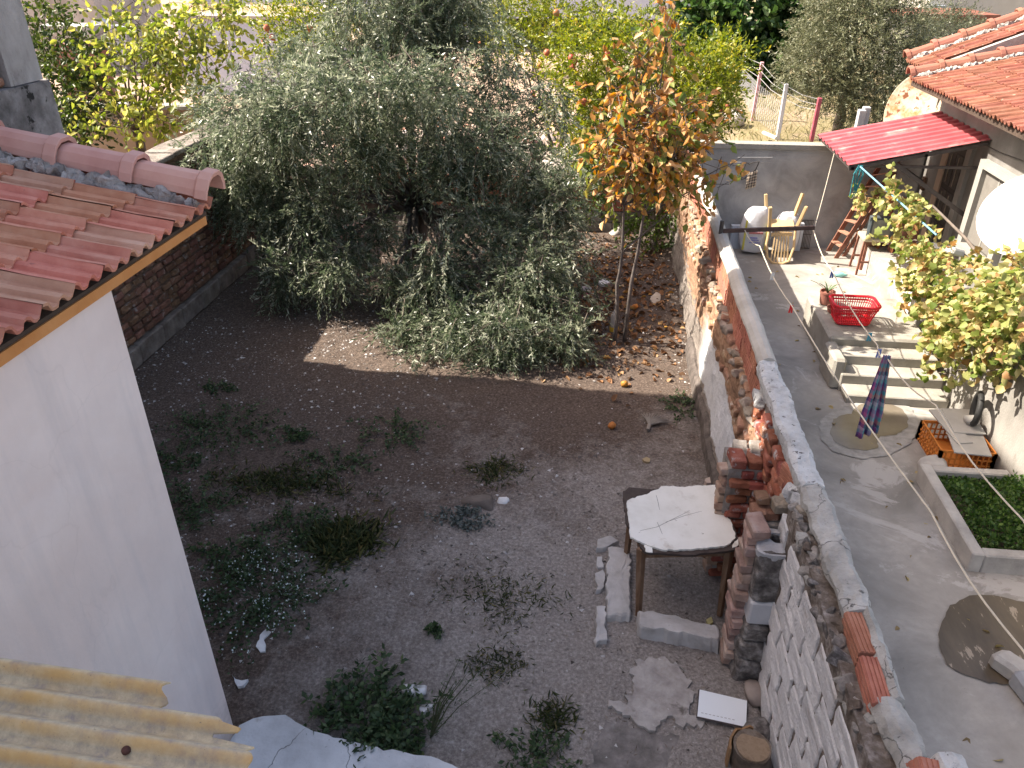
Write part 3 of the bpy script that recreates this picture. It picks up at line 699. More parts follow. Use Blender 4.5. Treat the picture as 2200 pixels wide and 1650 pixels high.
# ------------------------------------------------------------------ roof tiles
def tile_mesh(m, L=0.40, W=0.215, t=0.016, seed=0):
    ys = [0, .02, .035, .055, .075, .095, .105, .125, .14, .16, .175, .195, .215]
    zs = [.042, .042, .034, .008, .004, .008, .026, .032, .026, .008, .004, .010, .042]
    ys = [y * W / 0.215 - W / 2 for y in ys]; k = len(ys); rg = random.Random(seed)
    rows = []
    for x in (-L, -L * 0.5, -0.035, 0.0):
        lift = 0.006 if x > -0.05 else 0
        rows.append([(x + rg.uniform(-.002, .002), y, z + (lift if z > .015 else 0) + rg.uniform(-.001, .001)) for y, z in zip(ys, zs)])
    b = MB().sheet(rows)
    V = rows[-1] + [(x - 0.004, y, z - t) for x, y, z in rows[-1]] + [(-L, y, z - t) for _, y, z in rows[0]]
    b.add(V, [(i, i + k, i + k + 1, i + 1) for i in range(k - 1)] + [(k + i, 2 * k + i, 2 * k + i + 1, k + i + 1) for i in range(k - 1)])
    return b.mesh('roof_tile', m)
def cap_mesh(m, L=0.44, W=0.20, H=0.105):
    prof = [(-.5, 0), (-.46, .35), (-.34, .78), (-.16, 1), (.16, 1), (.34, .78), (.46, .35), (.5, 0)]
    rows = []
    for x, s in ((0, .93), (L * .72, 1.0), (L * .80, 1.03), (L * .845, 1.24), (L * .99, 1.24), (L, 1.2)):
        rows.append([(x, p * W * s, q * H * s) for p, q in prof])
    b = MB().sheet(rows)
    k = len(prof); e = rows[-1]
    b.add(e + [(x - .005, y * .85, z * .82) for x, y, z in e] , [(i, i + 1, k + i + 1, k + i) for i in range(k - 1)])
    b.sheet([[(x, y * .85, z * .82) for x, y, z in rows[0]], [(x - .005, y * .85, z * .82) for x, y, z in e]])
    return b.mesh('ridge_cap', m)
TILE_L = mat('pink_clay_tile', [(0.44, 0.16, 0.105), (0.56, 0.24, 0.165), (0.63, 0.33, 0.24)], 5, 0.75, 0.35, 60, 0.006, vary=0.2, spots=[((0.43, 0.36, 0.34), 16, 0.70, 0.05), ((0.16, 0.07, 0.06), 3.5, 0.66, 0.1)])
TILE_O = mat('ochre_clay_tile', [(0.46, 0.24, 0.16), (0.55, 0.31, 0.215), (0.60, 0.38, 0.28)], 5, 0.75, 0.35, 60, 0.006, vary=0.12)
CAP_L = mat('pink_clay_cap', [(0.52, 0.265, 0.225), (0.60, 0.335, 0.285), (0.63, 0.38, 0.33)], 3, 0.7, 0.2, 60, 0.004, vary=0.08)
LUMP = mat('roof_mortar', [(0.16, 0.14, 0.13), (0.36, 0.33, 0.32), (0.56, 0.53, 0.53)], 7, 0.95, 0.9, 40, 0.02, spots=[((0.07, 0.06, 0.055), 9, 0.64, 0.05)])
def lump_strip(name, pts, r, m, parent, seed=0, n=16):
    b = MB(); P = [Vector(p) for p in pts]; Q = []
    for a, c in zip(P[:-1], P[1:]):
        k = max(2, int((c - a).length / 0.015)); Q += [a.lerp(c, i / k) for i in range(k)]
    Q.append(P[-1]); rg = random.Random(seed)
    b.tube(Q, [r * (1 + 0.35 * math.sin(i * 0.31 + seed) + rg.uniform(-0.2, 0.2)) for i in range(len(Q))], n)
    return b.build(name, m, parent, rough=r * 0.7, rscale=34, seed=seed)

# ---- white house at the left
lh = thing('white_house', 'smooth whitewashed house wall under a pink clay tile roof at the left', 'house', (-4.2, 1, 0))
def wash_mat():
    t = NT('smooth_whitewash'); co = t.new('ShaderNodeTexCoord').outputs['Object']
    n1, n2 = t.noise(co, 0.9, 4, 0.55, 0.4), t.noise(co, 5, 7, 0.65)
    c = t.ramp(n1, [(0.3, (0.68, 0.575, 0.55)), (0.5, (0.77, 0.665, 0.64)), (0.7, (0.82, 0.73, 0.71))])
    c = t.mix(t.ramp(n2, [(0.4, 0.0), (0.8, 0.35)]), c, (0.64, 0.55, 0.53))
    mp = t.new('ShaderNodeMapping'); mp.inputs['Scale'].default_value = (3, 3, 0.3); t.link(co, mp.inputs[0])
    c = t.mix(t.ramp(t.noise(mp.outputs[0], 2.2, 5, 0.6), [(0.48, 0.0), (0.72, 0.55)]), c, (0.60, 0.545, 0.55))
    sp = t.new('ShaderNodeSeparateXYZ'); t.link(co, sp.inputs[0])
    splash = t.ramp(t.math('SUBTRACT', t.math('MULTIPLY', n2, 0.9), sp.outputs[2]), [(0.05, 0.0), (0.45, 0.8)])
    c = t.mix(splash, c, (0.27, 0.215, 0.18))
    nn = t.new('ShaderNodeTexNoise'); nn.inputs['Scale'].default_value = 1.1; nn.inputs['Detail'].default_value = 6; t.link(co, nn.inputs['Vector'])
    wv = t.new('ShaderNodeVectorMath', operation='ADD'); t.link(co, wv.inputs[0]); t.link(nn.outputs['Color'], wv.inputs[1])
    vo = t.new('ShaderNodeTexVoronoi', feature='DISTANCE_TO_EDGE'); vo.inputs['Scale'].default_value = 0.6; t.link(wv.outputs[0], vo.inputs['Vector'])
    c = t.mix(t.ramp(vo.outputs['Distance'], [(0.0, 0.07), (0.003, 0.0)]), c, (0.25, 0.21, 0.20))
    t.link(c, t.bsdf.inputs['Base Color']); t.bsdf.inputs['Roughness'].default_value = 0.8
    b = t.bump(t.noise(co, 60, 5, 0.6), 0.2, 0.006); b = t.bump(n1, 0.5, 0.08, b); b = t.bump(n2, 0.25, 0.02, b); t.link(b, t.bsdf.inputs['Normal'])
    return t.m
MB().box((-5.5, -4.0, -0.05), (-2.24, 3.09, 3.30)).build('wall', wash_mat(), lh)
th = R(11.5); ct, st = math.cos(th), math.sin(th)
EX, EZ, EY = -2.175, 3.405, 4.06
MB().add([(EX - .05, -4, EZ - .035), (EX - .05, EY, EZ - .035), (EX - .05 - 3 * ct, EY, EZ - .035 + 3 * st), (EX - .05 - 3 * ct, -4, EZ - .035 + 3 * st),
          (EX - .05, -4, EZ - .085), (EX - .05, EY, EZ - .085), (EX - .05 - 3 * ct, EY, EZ - .085 + 3 * st), (EX - .05 - 3 * ct, -4, EZ - .085 + 3 * st)],
         [(0, 1, 2, 3), (7, 6, 5, 4), (0, 4, 5, 1), (1, 5, 6, 2), (2, 6, 7, 3), (3, 7, 4, 0)]).build('roof_deck', mat('dark_boards', [(0.05, 0.035, 0.028), (0.09, 0.065, 0.05)], 8), lh)
ORANGE = mat('orange_fascia_paint', [(0.50, 0.21, 0.065), (0.60, 0.29, 0.11)], 5, 0.7, 0.3, 40, 0.006, spots=[((0.55, 0.42, 0.34), 7, 0.66, 0.05)])
MB().box((-2.245, -4.0, 3.304), (-2.218, 4.03, 3.350)).build('fascia_board', ORANGE, lh, rough=0.004, rscale=5)
MB().box((-5.5, 4.0, 3.31), (-2.247, 4.035, 3.38)).build('verge_board', mat('verge_cream', [(0.5, 0.42, 0.36), (0.55, 0.47, 0.4)], 5), lh)
tl = [tile_mesh(TILE_L, seed=s) for s in range(4)] + [tile_mesh(TILE_O, seed=9)]
rt = random.Random(5)
for c in range(8):
    for k in range(24):
        y = EY - 0.115 - k * 0.212
        ox = c * 0.335
        o = put('roof_tile', tl[4] if rt.random() < 0.16 else rt.choice(tl[:4]), lh, (EX - ox * ct + rt.uniform(-.008, .008), y, EZ + ox * st + rt.uniform(-.003, .003)), (rt.uniform(-.012, .012), th - 0.035 + rt.uniform(-.01, .01), rt.uniform(-.012, .012)))
cm = cap_mesh(CAP_L)
for k in range(4):
    d0 = 0.44 + k * 0.425
    put('ridge_cap', cm, lh, (EX + 0.03 - d0 * ct, EY + 0.0, EZ + 0.055 + d0 * st), (0, th - 0.02, rt.uniform(-.02, .02)))
lump_strip('roof_mortar', [(EX - .02, EY - .115, EZ + .035), (EX - 1.75 * ct, EY - .125, EZ + .045 + 1.75 * st)], 0.034, LUMP, lh, 3)
lump_strip('roof_mortar', [(EX - .25, EY - .16, EZ + .075), (EX - .75, EY - .155, EZ + .175)], 0.026, LUMP, lh, 5)
lump_strip('roof_mortar', [(EX - .95, EY - .17, EZ + .225), (EX - 1.35, EY - .17, EZ + .305)], 0.032, LUMP, lh, 8)
MB().beam((EX - 0.75, EY + 0.30, EZ - 0.02), (EX - 0.38, EY + 0.28, EZ - 0.03), 0.022, 0.022).build('gutter_pipe', mat('pale_pipe', [(0.45, 0.38, 0.34), (0.5, 0.43, 0.4)], 5), lh)

# ---- shed whose fibre-sheet roof shows at the lower left
sd = thing('lean_to_shed', 'yellowed corrugated fibre sheet roof with a broken corner at lower left', 'shed', (-1.6, 0, 0))
MB().box((-2.2, -2.5, 0), (-1.35, 0.75, 2.86)).build('wall', MATS['lime_mortar'], sd)
def fibre_mat():
    t = NT('fibre_sheet'); co = t.new('ShaderNodeTexCoord').outputs['Object']
    n1, n2, n3 = t.noise(co, 22, 8, 0.75), t.noise(co, 5, 5, 0.6), t.noise(co, 90, 4, 0.8)
    c = t.ramp(n1, [(0.32, (0.27, 0.25, 0.25)), (0.5, (0.46, 0.40, 0.29)), (0.66, (0.60, 0.53, 0.38))])
    c = t.mix(t.ramp(n2, [(0.48, 0.0), (0.74, 0.55)]), c, (0.42, 0.28, 0.11))
    sp_ = t.new('ShaderNodeSeparateXYZ'); t.link(co, sp_.inputs[0])
    ph = t.math('ADD', t.math('ADD', sp_.outputs[1], -0.03), t.math('MULTIPLY', t.math('ADD', sp_.outputs[0], 1.5), 0.045))
    rid = t.math('COSINE', t.math('ADD', t.math('MULTIPLY', ph, 2 * math.pi / 0.076), 0.9))
    c = t.mix(t.math('MULTIPLY', t.ramp(rid, [(0.35, 0.0), (0.95, 0.75)]), t.ramp(n2, [(0.3, 0.3), (0.6, 1.0)])), c, (0.56, 0.33, 0.10))
    c = t.mix(t.ramp(n3, [(0.63, 0.0), (0.70, 0.7)]), c, (0.12, 0.105, 0.09))
    t.link(c, t.bsdf.inputs['Base Color']); t.bsdf.inputs['Roughness'].default_value = 0.75
    t.link(t.bump(n1, 0.5, 0.004), t.bsdf.inputs['Normal']); return t.m
sb = MB(); rows = []; pitch = 0.076
ys = np.arange(0.30, 1.235, pitch / 12)
def sheet_edge(y):      # broken right-hand edge: x limit for a given y
    base = -0.80 + 0.10 * math.sin(y * 31) * 0.3 + 0.02 * math.sin(y * 77)
    if y > 1.155: return -1.03 - 0.25 * (y - 1.155) + 0.01 * math.sin(y * 160)
    if 1.105 < y: return -0.86 + (0.05 if 1.118 < y < 1.135 else 0) + 0.012 * math.sin(y * 140)
    return -0.765 + (1.105 - y) * 0.35 + 0.012 * math.sin(y * 120)
for y in ys:
    zz = 3.0 + 0.017 * math.cos(2 * math.pi * y / pitch) + 0.02
    x1 = sheet_edge(y); sl = -0.14
    rows.append([(-2.19 + (x1 + 2.19) * q, y + 0.03 - 0.045 * (-2.19 + (x1 + 2.19) * q + 1.5), zz) for q in np.linspace(0, 1, 14)])
sb.sheet(rows); sb.sheet([[(x, y, z - 0.006) for x, y, z in r][::-1] for r in rows])
k = 14; n_ = len(rows)
sb.add([r[-1] for r in rows] + [(r[-1][0], r[-1][1], r[-1][2] - .006) for r in rows], [(i, i + 1, n_ + i + 1, n_ + i) for i in range(n_ - 1)])
sb.add(rows[-1] + [(x, y, z - .006) for x, y, z in rows[-1]], [(i, i + 1, k + i + 1, k + i) for i in range(k - 1)])
so = sb.build('corrugated_sheet', fibre_mat(), sd, smooth=True)
MB().box((-2.19, 0.60, 2.92), (-0.95, 0.66, 3.0)).build('batten', WOOD_OLD, sd)
q = PZ(268, 1604, 3.03)
MB().lathe((q.x, q.y, 3.012), [(0, 0), (.011, 0), (.011, .008), (.007, .012), (0, .012)], 10).build('bolt', mat('rusty_bolt', [(0.06, 0.03, 0.025), (0.12, 0.05, 0.04)], 20), sd)
# ---- cracked cement slab at the foot of the house
SLAB = mat('pale_slab', [(0.42, 0.425, 0.44), (0.56, 0.57, 0.59), (0.66, 0.67, 0.69)], 3, 0.9, 0.6, 40, 0.01, spots=[((0.25, 0.22, 0.19), 2.2, 0.60, 0.1), ((0.10, 0.10, 0.10), 26, 0.70, 0.03)], cracks=(1.1, 0.0035, (0.12, 0.11, 0.10)))
pl = jag([(-2.235, 3.14), (-2.1, 3.24), (-1.95, 3.24), (-1.85, 3.20), (-1.72, 3.15), (-1.45, 3.11), (-1.2, 3.075), (-0.9, 3.06), (-0.70, 3.0), (-0.6, 2.5), (-2.235, 2.4)], 0.05, 0.010, 3)
tag(MB().prism(pl, -0.05, 0.085).build('cement_slab', SLAB, rough=0.006, rscale=9), 'pale cracked cement slab at the foot of the white house wall', 'slab')

# ---- unfinished building behind the brick wall: shades most of the yard
ub = thing('unfinished_building', 'tall unfinished concrete frame building with brick infill behind the left wall', 'building', (-8, 3, 0))
ROUGHC = mat('rough_concrete', [(0.30, 0.265, 0.25), (0.43, 0.39, 0.375), (0.52, 0.48, 0.465)], 5, 0.95, 0.8, 50, 0.015, spots=[((0.09, 0.08, 0.08), 3, 0.62, 0.08)], stretch=(1, 1, 0.5))
DARKC = mat('stained_concrete', [(0.11, 0.098, 0.094), (0.25, 0.225, 0.22), (0.42, 0.385, 0.38)], 4, 0.95, 0.9, 40, 0.02, spots=[((0.035, 0.032, 0.03), 5, 0.60, 0.05), ((0.36, 0.34, 0.34), 14, 0.66, 0.05)])
bx0, bx1, by0, by1, bh = -13.0, -6.27, -6.0, 8.5, 9.0
MB().box((bx0, by0, 0), (bx1 + 0.05, by1 + 0.13, 2.55)).build('foundation_wall', DARKC, ub, rough=0.02, rscale=3)
MB().box((bx0, by0, 2.55), (bx1 + 0.03, by1 + 0.07, 3.36)).build('ring_beam', DARKC, ub, rough=0.015, rscale=3)
MB().box((bx0 + .3, by0, 3.36), (bx1 - 0.12, by1 - 0.2, bh)).build('infill_core', MORTAR_DK, ub)
MB().box((bx1 - 0.45, by1 - 0.52, 3.36), (bx1, by1, 11.6)).build('column', ROUGHC, ub, rough=0.012, rscale=4)
MB().box((bx1 - 0.45, 3.8, 3.36), (bx1, 4.3, 11.6)).build('column', ROUGHC, ub, rough=0.012, rscale=4)
MB().box((bx1 - 0.45, -1.0, 3.36), (bx1, -0.5, 11.6)).build('column', ROUGHC, ub, rough=0.012, rscale=4)
for z in (6.0, 8.9): MB().box((bx0, by0, z), (bx1 + 0.02, by1 + 0.02, z + 0.3)).build('floor_slab', ROUGHC, ub)
# unseen panels added between the columns to block sun, one gap lets it through
for a, b in (((bx1 - .3, 4.31, 9.21), (bx1 - .1, 5.72, 11.55)), ((bx1 - .3, 6.16, 9.21), (bx1 - .1, 7.97, 11.55)), ((bx1 - .3, 5.73, 9.95), (bx1 - .1, 6.15, 11.55)), ((bx1 - .3, 5.73, 9.21), (bx1 - .1, 6.15, 9.35)), ((bx1 - .3, -0.49, 9.21), (bx1 - .1, 3.79, 11.55)), ((bx1 - .3, by0, 9.21), (bx1 - .1, -1.01, 11.55))):
    MB().box(a, b).build('sun_block_panel', BRICK_OLD, ub)
ib = [rough_box('infill_brick', (0.08, 0.20, 0.075), mat('infill_brick', [(0.25, 0.10, 0.065), (0.36, 0.17, 0.115), (0.42, 0.25, 0.19)], 9, 0.92, 0.7, 55, 0.014, vary=0.2), s, 0.012, 1, 0.012) for s in range(5)]
for r_ in range(16):
    for k in range(4):
        put('infill_brick', rr.choice(ib), ub, (bx1 - 0.09 + rr.uniform(-.02, .02), 7.86 - k * 0.225 - (r_ % 2) * 0.11, 3.42 + r_ * 0.095), (rr.uniform(-.06, .06), rr.uniform(-.06, .06), rr.uniform(-.06, .06)))
MB().box((bx1 - .3, 4.31, 3.36), (bx1 - .1, 7.98, 8.9)).build('infill_panel', BRICK_OLD, ub)

# ---- grey plaster wall at the back of the courtyard
GREYP = mat('grey_plaster', [(0.23, 0.225, 0.225), (0.33, 0.325, 0.325), (0.42, 0.41, 0.41)], 2.2, 0.85, 0.5, 45, 0.01, dist=0.6, spots=[((0.20, 0.17, 0.13), 1.6, 0.63, 0.1)])
gw = thing('plaster_wall', 'grey cement plastered wall closing the back of the courtyard', 'wall', (3.5, 13.6, 0))
MB().box((1.58, 13.52, 0), (5.28, 13.68, 1.70)).build('wall_panel', GREYP, gw, rough=0.006, rscale=2)
MB().box((1.50, 13.49, 1.70), (5.28, 13.73, 1.78)).build('wall_cap', mat('pale_cap', [(0.25, 0.235, 0.21), (0.33, 0.31, 0.285)], 4, 0.9, 0.6, 40, 0.01), gw, rough=0.012, rscale=4)

# ---- house at the right with tiled roof
PLAST = mat('pale_plaster', [(0.20, 0.188, 0.17), (0.27, 0.255, 0.235), (0.33, 0.315, 0.29)], 2.5, 0.85, 0.5, 45, 0.01, spots=[((0.17, 0.15, 0.13), 2.6, 0.60, 0.1)], stretch=(1, 1, 0.6))
rh = thing('courtyard_house', 'pale plastered house with red tile roof, dark door and shuttered window at right', 'house', (6, 11, 0))
MB().box((5.30, 8.6, 0), (9.5, 13.50, 2.70)).build('wall', mat('shaded_plaster', [(0.15, 0.142, 0.132), (0.20, 0.19, 0.178), (0.25, 0.24, 0.225)], 2.5, 0.85, 0.5, 45, 0.01, stretch=(1, 1, 0.5)), rh, rough=0.004, rscale=2)  # house plaster in a darker copy, shade under the eaves put into the colour
MB().box((4.16, 2.6, 0), (5.29, 8.34, 1.30)).build('terrace_wall', PLAST, rh, rough=0.012, rscale=2.5)
MB().box((4.16, 8.35, 0.5), (4.34, 9.96, 1.02)).build('stair_parapet', PLAST, rh, rough=0.012, rscale=3)
MB().box((4.12, 9.80, 0.44), (4.34, 10.05, 1.35), taper=0.85).build('gate_pier', mat('limewash_pier', [(0.6, 0.58, 0.55), (0.72, 0.70, 0.67)], 5, 0.85, 0.4), rh, rough=0.01)
MB().box((4.36, 8.36, 0), (5.29, 13.5, 0.42)).build('terrace_floor', CEM, rh)
TILE_R = mat('red_clay_tile', [(0.17, 0.056, 0.035), (0.235, 0.09, 0.058), (0.30, 0.14, 0.098)], 4, 0.8, 0.4, 60, 0.008, vary=0.15, spots=[((0.36, 0.30, 0.22), 15, 0.64, 0.05), ((0.15, 0.055, 0.035), 3, 0.66, 0.1)])
CAP_R = mat('red_clay_cap', [(0.28, 0.115, 0.08), (0.34, 0.15, 0.105)], 4, 0.8, 0.3, 60, 0.006, vary=0.1)
tr_ = [tile_mesh(TILE_R, seed=s + 20) for s in range(4)]; cr = cap_mesh(CAP_R)
WMORT = mat('white_ridge_mortar', [(0.32, 0.30, 0.275), (0.44, 0.42, 0.39)], 8, 0.9, 0.8, 40, 0.02)
def right_roof(parent, ex, ez, y0, y1, th, nc, caps, y_from):
    ct, st = math.cos(th), math.sin(th)
    L = nc * 0.335 + 0.2
    MB().add([(ex + .06, y_from, ez - .03), (ex + .06, y1, ez - .03), (ex + .06 + L * ct, y1, ez - .03 + L * st), (ex + .06 + L * ct, y_from, ez - .03 + L * st),
              (ex + .06, y_from, ez - .10), (ex + .06, y1, ez - .10), (ex + .06 + L * ct, y1, ez - .10 + L * st), (ex + .06 + L * ct, y_from, ez - .10 + L * st)],
             [(3, 2, 1, 0), (4, 5, 6, 7), (1, 5, 4, 0), (2, 6, 5, 1), (3, 7, 6, 2), (0, 4, 7, 3)]).build('roof_deck', MATS['dark_boards'], parent)
    for c in range(nc):
        ox = c * 0.335; y = y1 - 0.12
        while y > y0:
            put('roof_tile', rt.choice(tr_), parent, (ex + ox * ct + rt.uniform(-.008, .008), y, ez + ox * st + rt.uniform(-.003, .003)), (rt.uniform(-.01, .01), th - 0.035, math.pi + rt.uniform(-.012, .012))); y -= 0.212
    if caps:
        k = 0
        while k * 0.425 < L - 0.3:
            d0 = 0.44 + k * 0.425
            put('ridge_cap', cr, parent, (ex - .02 + d0 * ct, y1 - 0.02, ez + .045 + d0 * st), (0, th - .02, math.pi + rt.uniform(-.02, .02))); k += 1
        lump_strip('roof_mortar', [(ex + .02, y1 - .14, ez + .035), (ex + (L - .3) * ct, y1 - .145, ez + .045 + (L - .3) * st)], 0.034, WMORT, parent, 4)
right_roof(rh, 4.70, 2.84, 8.1, 13.48, R(13), 9, True, 8.0)
rh2 = thing('neighbour_house', 'second red tile roof just behind the courtyard house roof', 'house', (6.5, 14.2, 0))
MB().box((5.35, 13.80, 0), (9.5, 14.45, 2.85)).build('wall', PLAST, rh2)
right_roof(rh2, 4.98, 2.95, 13.70, 14.60, R(22), 9, True, 13.60)
MB().add([(5.06, 13.585, 2.80), (8.2, 13.585, 3.3), (8.2, 13.585, 4.27), (5.06, 13.585, 3.00), (5.06, 13.68, 2.80), (8.2, 13.68, 3.3), (8.2, 13.68, 4.27), (5.06, 13.68, 3.00)], [(3, 2, 1, 0), (4, 5, 6, 7), (1, 5, 4, 0), (2, 6, 5, 1), (3, 7, 6, 2), (0, 4, 7, 3)]).build('verge_wall', WMORT, rh2)
# door, window, cornice
DOOR = mat('dark_door_paint', [(0.035, 0.03, 0.028), (0.075, 0.062, 0.055)], 8, 0.6, 0.2)
TAN = mat('tan_reveal', [(0.42, 0.32, 0.24), (0.50, 0.39, 0.30)], 4)
dr = MB().box((5.262, 12.03, 0.42), (5.30, 12.62, 2.06)).build('door', DOOR, rh)
IRON = mat('black_iron', [(0.025, 0.022, 0.02), (0.06, 0.05, 0.045)], 20, 0.6, 0.1)
for k, (z0, z1) in enumerate(((0.52, 0.9), (0.98, 1.4), (1.48, 1.96))):
    for j, (a, b) in enumerate(((12.07, 12.31), (12.34, 12.58))):
        MB().box((5.252, a, z0), (5.263, b, z1)).build('door_panel', mat('door_panel', [(0.05, 0.043, 0.04), (0.11, 0.095, 0.085)], 9, 0.5, 0.2), dr)
        MB().tube([(5.242, (a + b) / 2, z0 + .03), (5.242, (a + b) / 2, z1 - .03)], .008, 6).build('door_bar', mat('bronze_bar', [(0.20, 0.16, 0.12), (0.3, 0.25, 0.2)], 9), dr)
MB().box((5.24, 12.62, 0.42), (5.30, 12.80, 2.12)).build('door_jamb', TAN, rh); MB().box((5.24, 11.86, 0.42), (5.30, 12.02, 2.12)).build('door_jamb', PLAST, rh)
MB().box((5.235, 11.84, 2.121), (5.30, 12.82, 2.24)).build('door_lintel', PLAST, rh)
wn = MB().box((5.27, 10.45, 1.0), (5.299, 11.30, 2.0)).build('window', mat('shutter_grey', [(0.16, 0.15, 0.135), (0.20, 0.19, 0.175)], 5), rh)
for a, b in (((5.20, 11.30, 0.95), (5.30, 11.44, 2.10)), ((5.20, 10.32, 0.95), (5.30, 10.45, 2.10)), ((5.20, 10.45, 2.0), (5.30, 11.30, 2.10))):
    MB().box(a, b).build('window_frame', mat('white_surround', [(0.28, 0.27, 0.25), (0.33, 0.32, 0.30)], 4), wn)
MB().box((5.15, 10.28, 0.88), (5.30, 11.48, 0.949)).build('window_sill', MATS['white_surround'], wn)
MB().box((5.262, 10.86, 1.001), (5.27, 10.89, 1.999)).build('shutter_joint', MATS['white_surround'], wn)
wire = [(5.27, 12.9 - 0.9 * k, 2.33 - 0.10 * math.sin(k * 1.1) ** 2) for k in range(5)]
MB().tube(wire, .006, 6).build('wall_cable', IRON, rh)
# raised landing and steps
ld = thing('landing_steps', 'cement landing with four steps down to the courtyard', 'steps', (3.5, 9, 0))
STEP = mat('step_cement', [(0.24, 0.222, 0.19), (0.31, 0.29, 0.255), (0.37, 0.35, 0.31)], 3.5, 0.88, 0.5, 50, 0.008, spots=[((0.20, 0.18, 0.155), 3, 0.62, 0.1)])
MB().box((2.93, 8.93, 0), (4.12, 10.25, 0.47)).build('landing', STEP, ld, rough=0.008, rscale=4, bevel=0.03)
zt = (0.36, 0.24, 0.12)
for k, z in enumerate(zt):
    MB().box((2.96 + 0.02 * k, 8.92 - 0.27 * (k + 1), 0), (4.14, 8.925 - 0.27 * k, z)).build('step', STEP, ld, rough=0.006, rscale=4, bevel=0.012)
MB().box((2.88, 8.42, 0), (3.03, 8.95, 0.41)).build('side_kerb', STEP, ld, rough=0.012, rscale=4, bevel=0.03)
put('door_block', rough_box('door_block', (0.28, 0.2, 0.12), STEP, 3, 0.01, 2, 0.02), ld, (3.95, 10.45, 0.06))
# ================================================================== BACKGROUND
LILAC = mat('lilac_white_paint', [(0.50, 0.51, 0.58), (0.58, 0.59, 0.66)], 2, 0.8, 0.2, 30)
SHADEB = mat('dark_ground_floor', [(0.03, 0.03, 0.035), (0.06, 0.06, 0.065)], 3)  # near-black paint stands in for the shade under the upper storey and eaves
DRYW = mat('stained_render', [(0.27, 0.23, 0.20), (0.40, 0.355, 0.32), (0.48, 0.44, 0.41)], 1.5, 0.9, 0.4, 20, 0.03, spots=[((0.20, 0.13, 0.10), 2.0, 0.64, 0.05)], stretch=(1, 1, 0.4))
TANW = mat('tan_render', [(0.40, 0.285, 0.19), (0.47, 0.345, 0.235)], 2, 0.85, 0.3, 30)
def block(name, label, u0, u1, v0, v1, Y, depth, m, cat='building', z0=None):
    a, b = PY(u0, v1, Y), PY(u1, v0, Y)
    t_ = thing(name, label, cat, ((a.x + b.x) / 2, Y, 0))
    MB().box((a.x, Y, 0 if z0 is None else z0), (b.x, Y + depth, b.z)).build('wall', m, t_)
    return t_, a, b
t_ = thing('white_building', 'long lilac-white building with a dark open ground floor behind the trees', 'building', (-2, 40, 0))
a, b = PY(760, 36, 40), PY(1560, 37, 40)
MB().box((a.x, 40, a.z), (b.x, 50, a.z + 5)).build('upper_storey', LILAC, t_)
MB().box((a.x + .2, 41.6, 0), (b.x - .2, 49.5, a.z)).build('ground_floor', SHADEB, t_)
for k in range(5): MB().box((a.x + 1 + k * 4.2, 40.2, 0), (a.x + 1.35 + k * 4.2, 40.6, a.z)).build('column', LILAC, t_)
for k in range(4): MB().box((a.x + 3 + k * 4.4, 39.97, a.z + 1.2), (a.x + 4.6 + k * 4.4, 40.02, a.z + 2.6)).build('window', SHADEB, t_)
ac = thing('air_conditioner', 'outdoor air conditioner unit on the lilac-white building', 'air conditioner', tuple(PY(1452, 12, 39.6)))
p = PY(1452, 12, 39.75)
MB().box((p.x - .45, 39.6, p.z - .3), (p.x + .45, 39.95, p.z + .35)).build('case', mat('ac_white', [(0.55, 0.55, 0.54), (0.62, 0.62, 0.61)], 4, 0.5), ac)
MB().tube([(p.x - .1, 39.56, p.z), (p.x - .1, 39.59, p.z)], .26, 20).build('fan_grille', mat('ac_fan', [(0.10, 0.09, 0.085), (0.2, 0.18, 0.17)], 15), ac)
MB().box((p.x - .4, 39.55, p.z - .36), (p.x + .4, 40, p.z - .305)).build('bracket', IRON, ac)
t_, a, b = block('ruined_house', 'streaky grey-brown rendered house end at the far left', 55, 185, -60, 62, 31, 5, DRYW)
MB().box((a.x - .3, 30.8, b.z), (b.x + .3, 36, b.z + .2)).build('roof_slab', COPING, t_)
t_, a, b = block('flat_roof_house', 'lilac plastered low house with dry grass growing on its roof', 395, 640, 42, 135, 27, 5, mat('lilac_plaster', [(0.44, 0.45, 0.52), (0.54, 0.55, 0.62)], 1.5, 0.85, 0.3, 20))
MB().box((a.x - .2, 26.85, b.z), (b.x + .2, 32, b.z + .1)).build('roof_slab', DRYW, t_)
grs = RNG.random((700, 3)); Pg = np.stack([a.x + grs[:, 0] * (b.x - a.x), 26.9 + grs[:, 1] * 3, np.full(700, b.z + .08)], 1)
V, F, per = leaf_arrays(Pg, RNG.normal(size=(700, 3)) * .35 + [0, 0, 1], .22 + .22 * RNG.random(700), .06)
DRYG = leafmat('dry_grass', [(0, (0.30, 0.22, 0.09)), (0.5, (0.45, 0.35, 0.16)), (1, (0.58, 0.48, 0.26))], 0.8, 0.3)
put('roof_grass', raw_mesh('roof_grass', V, F, DRYG, rnd=np.repeat(RNG.random(700), per)), t_, kind='stuff')
t_, a, b = block('white_roof_house', 'white flat-roofed house with a dark gap under its eaves', 440, 650, -30, 12, 36, 6, LILAC)
MB().box((a.x - .3, 35.5, a.z - .75), (b.x + .3, 35.98, a.z - 0.35)).build('eave_shadow_gap', SHADEB, t_)
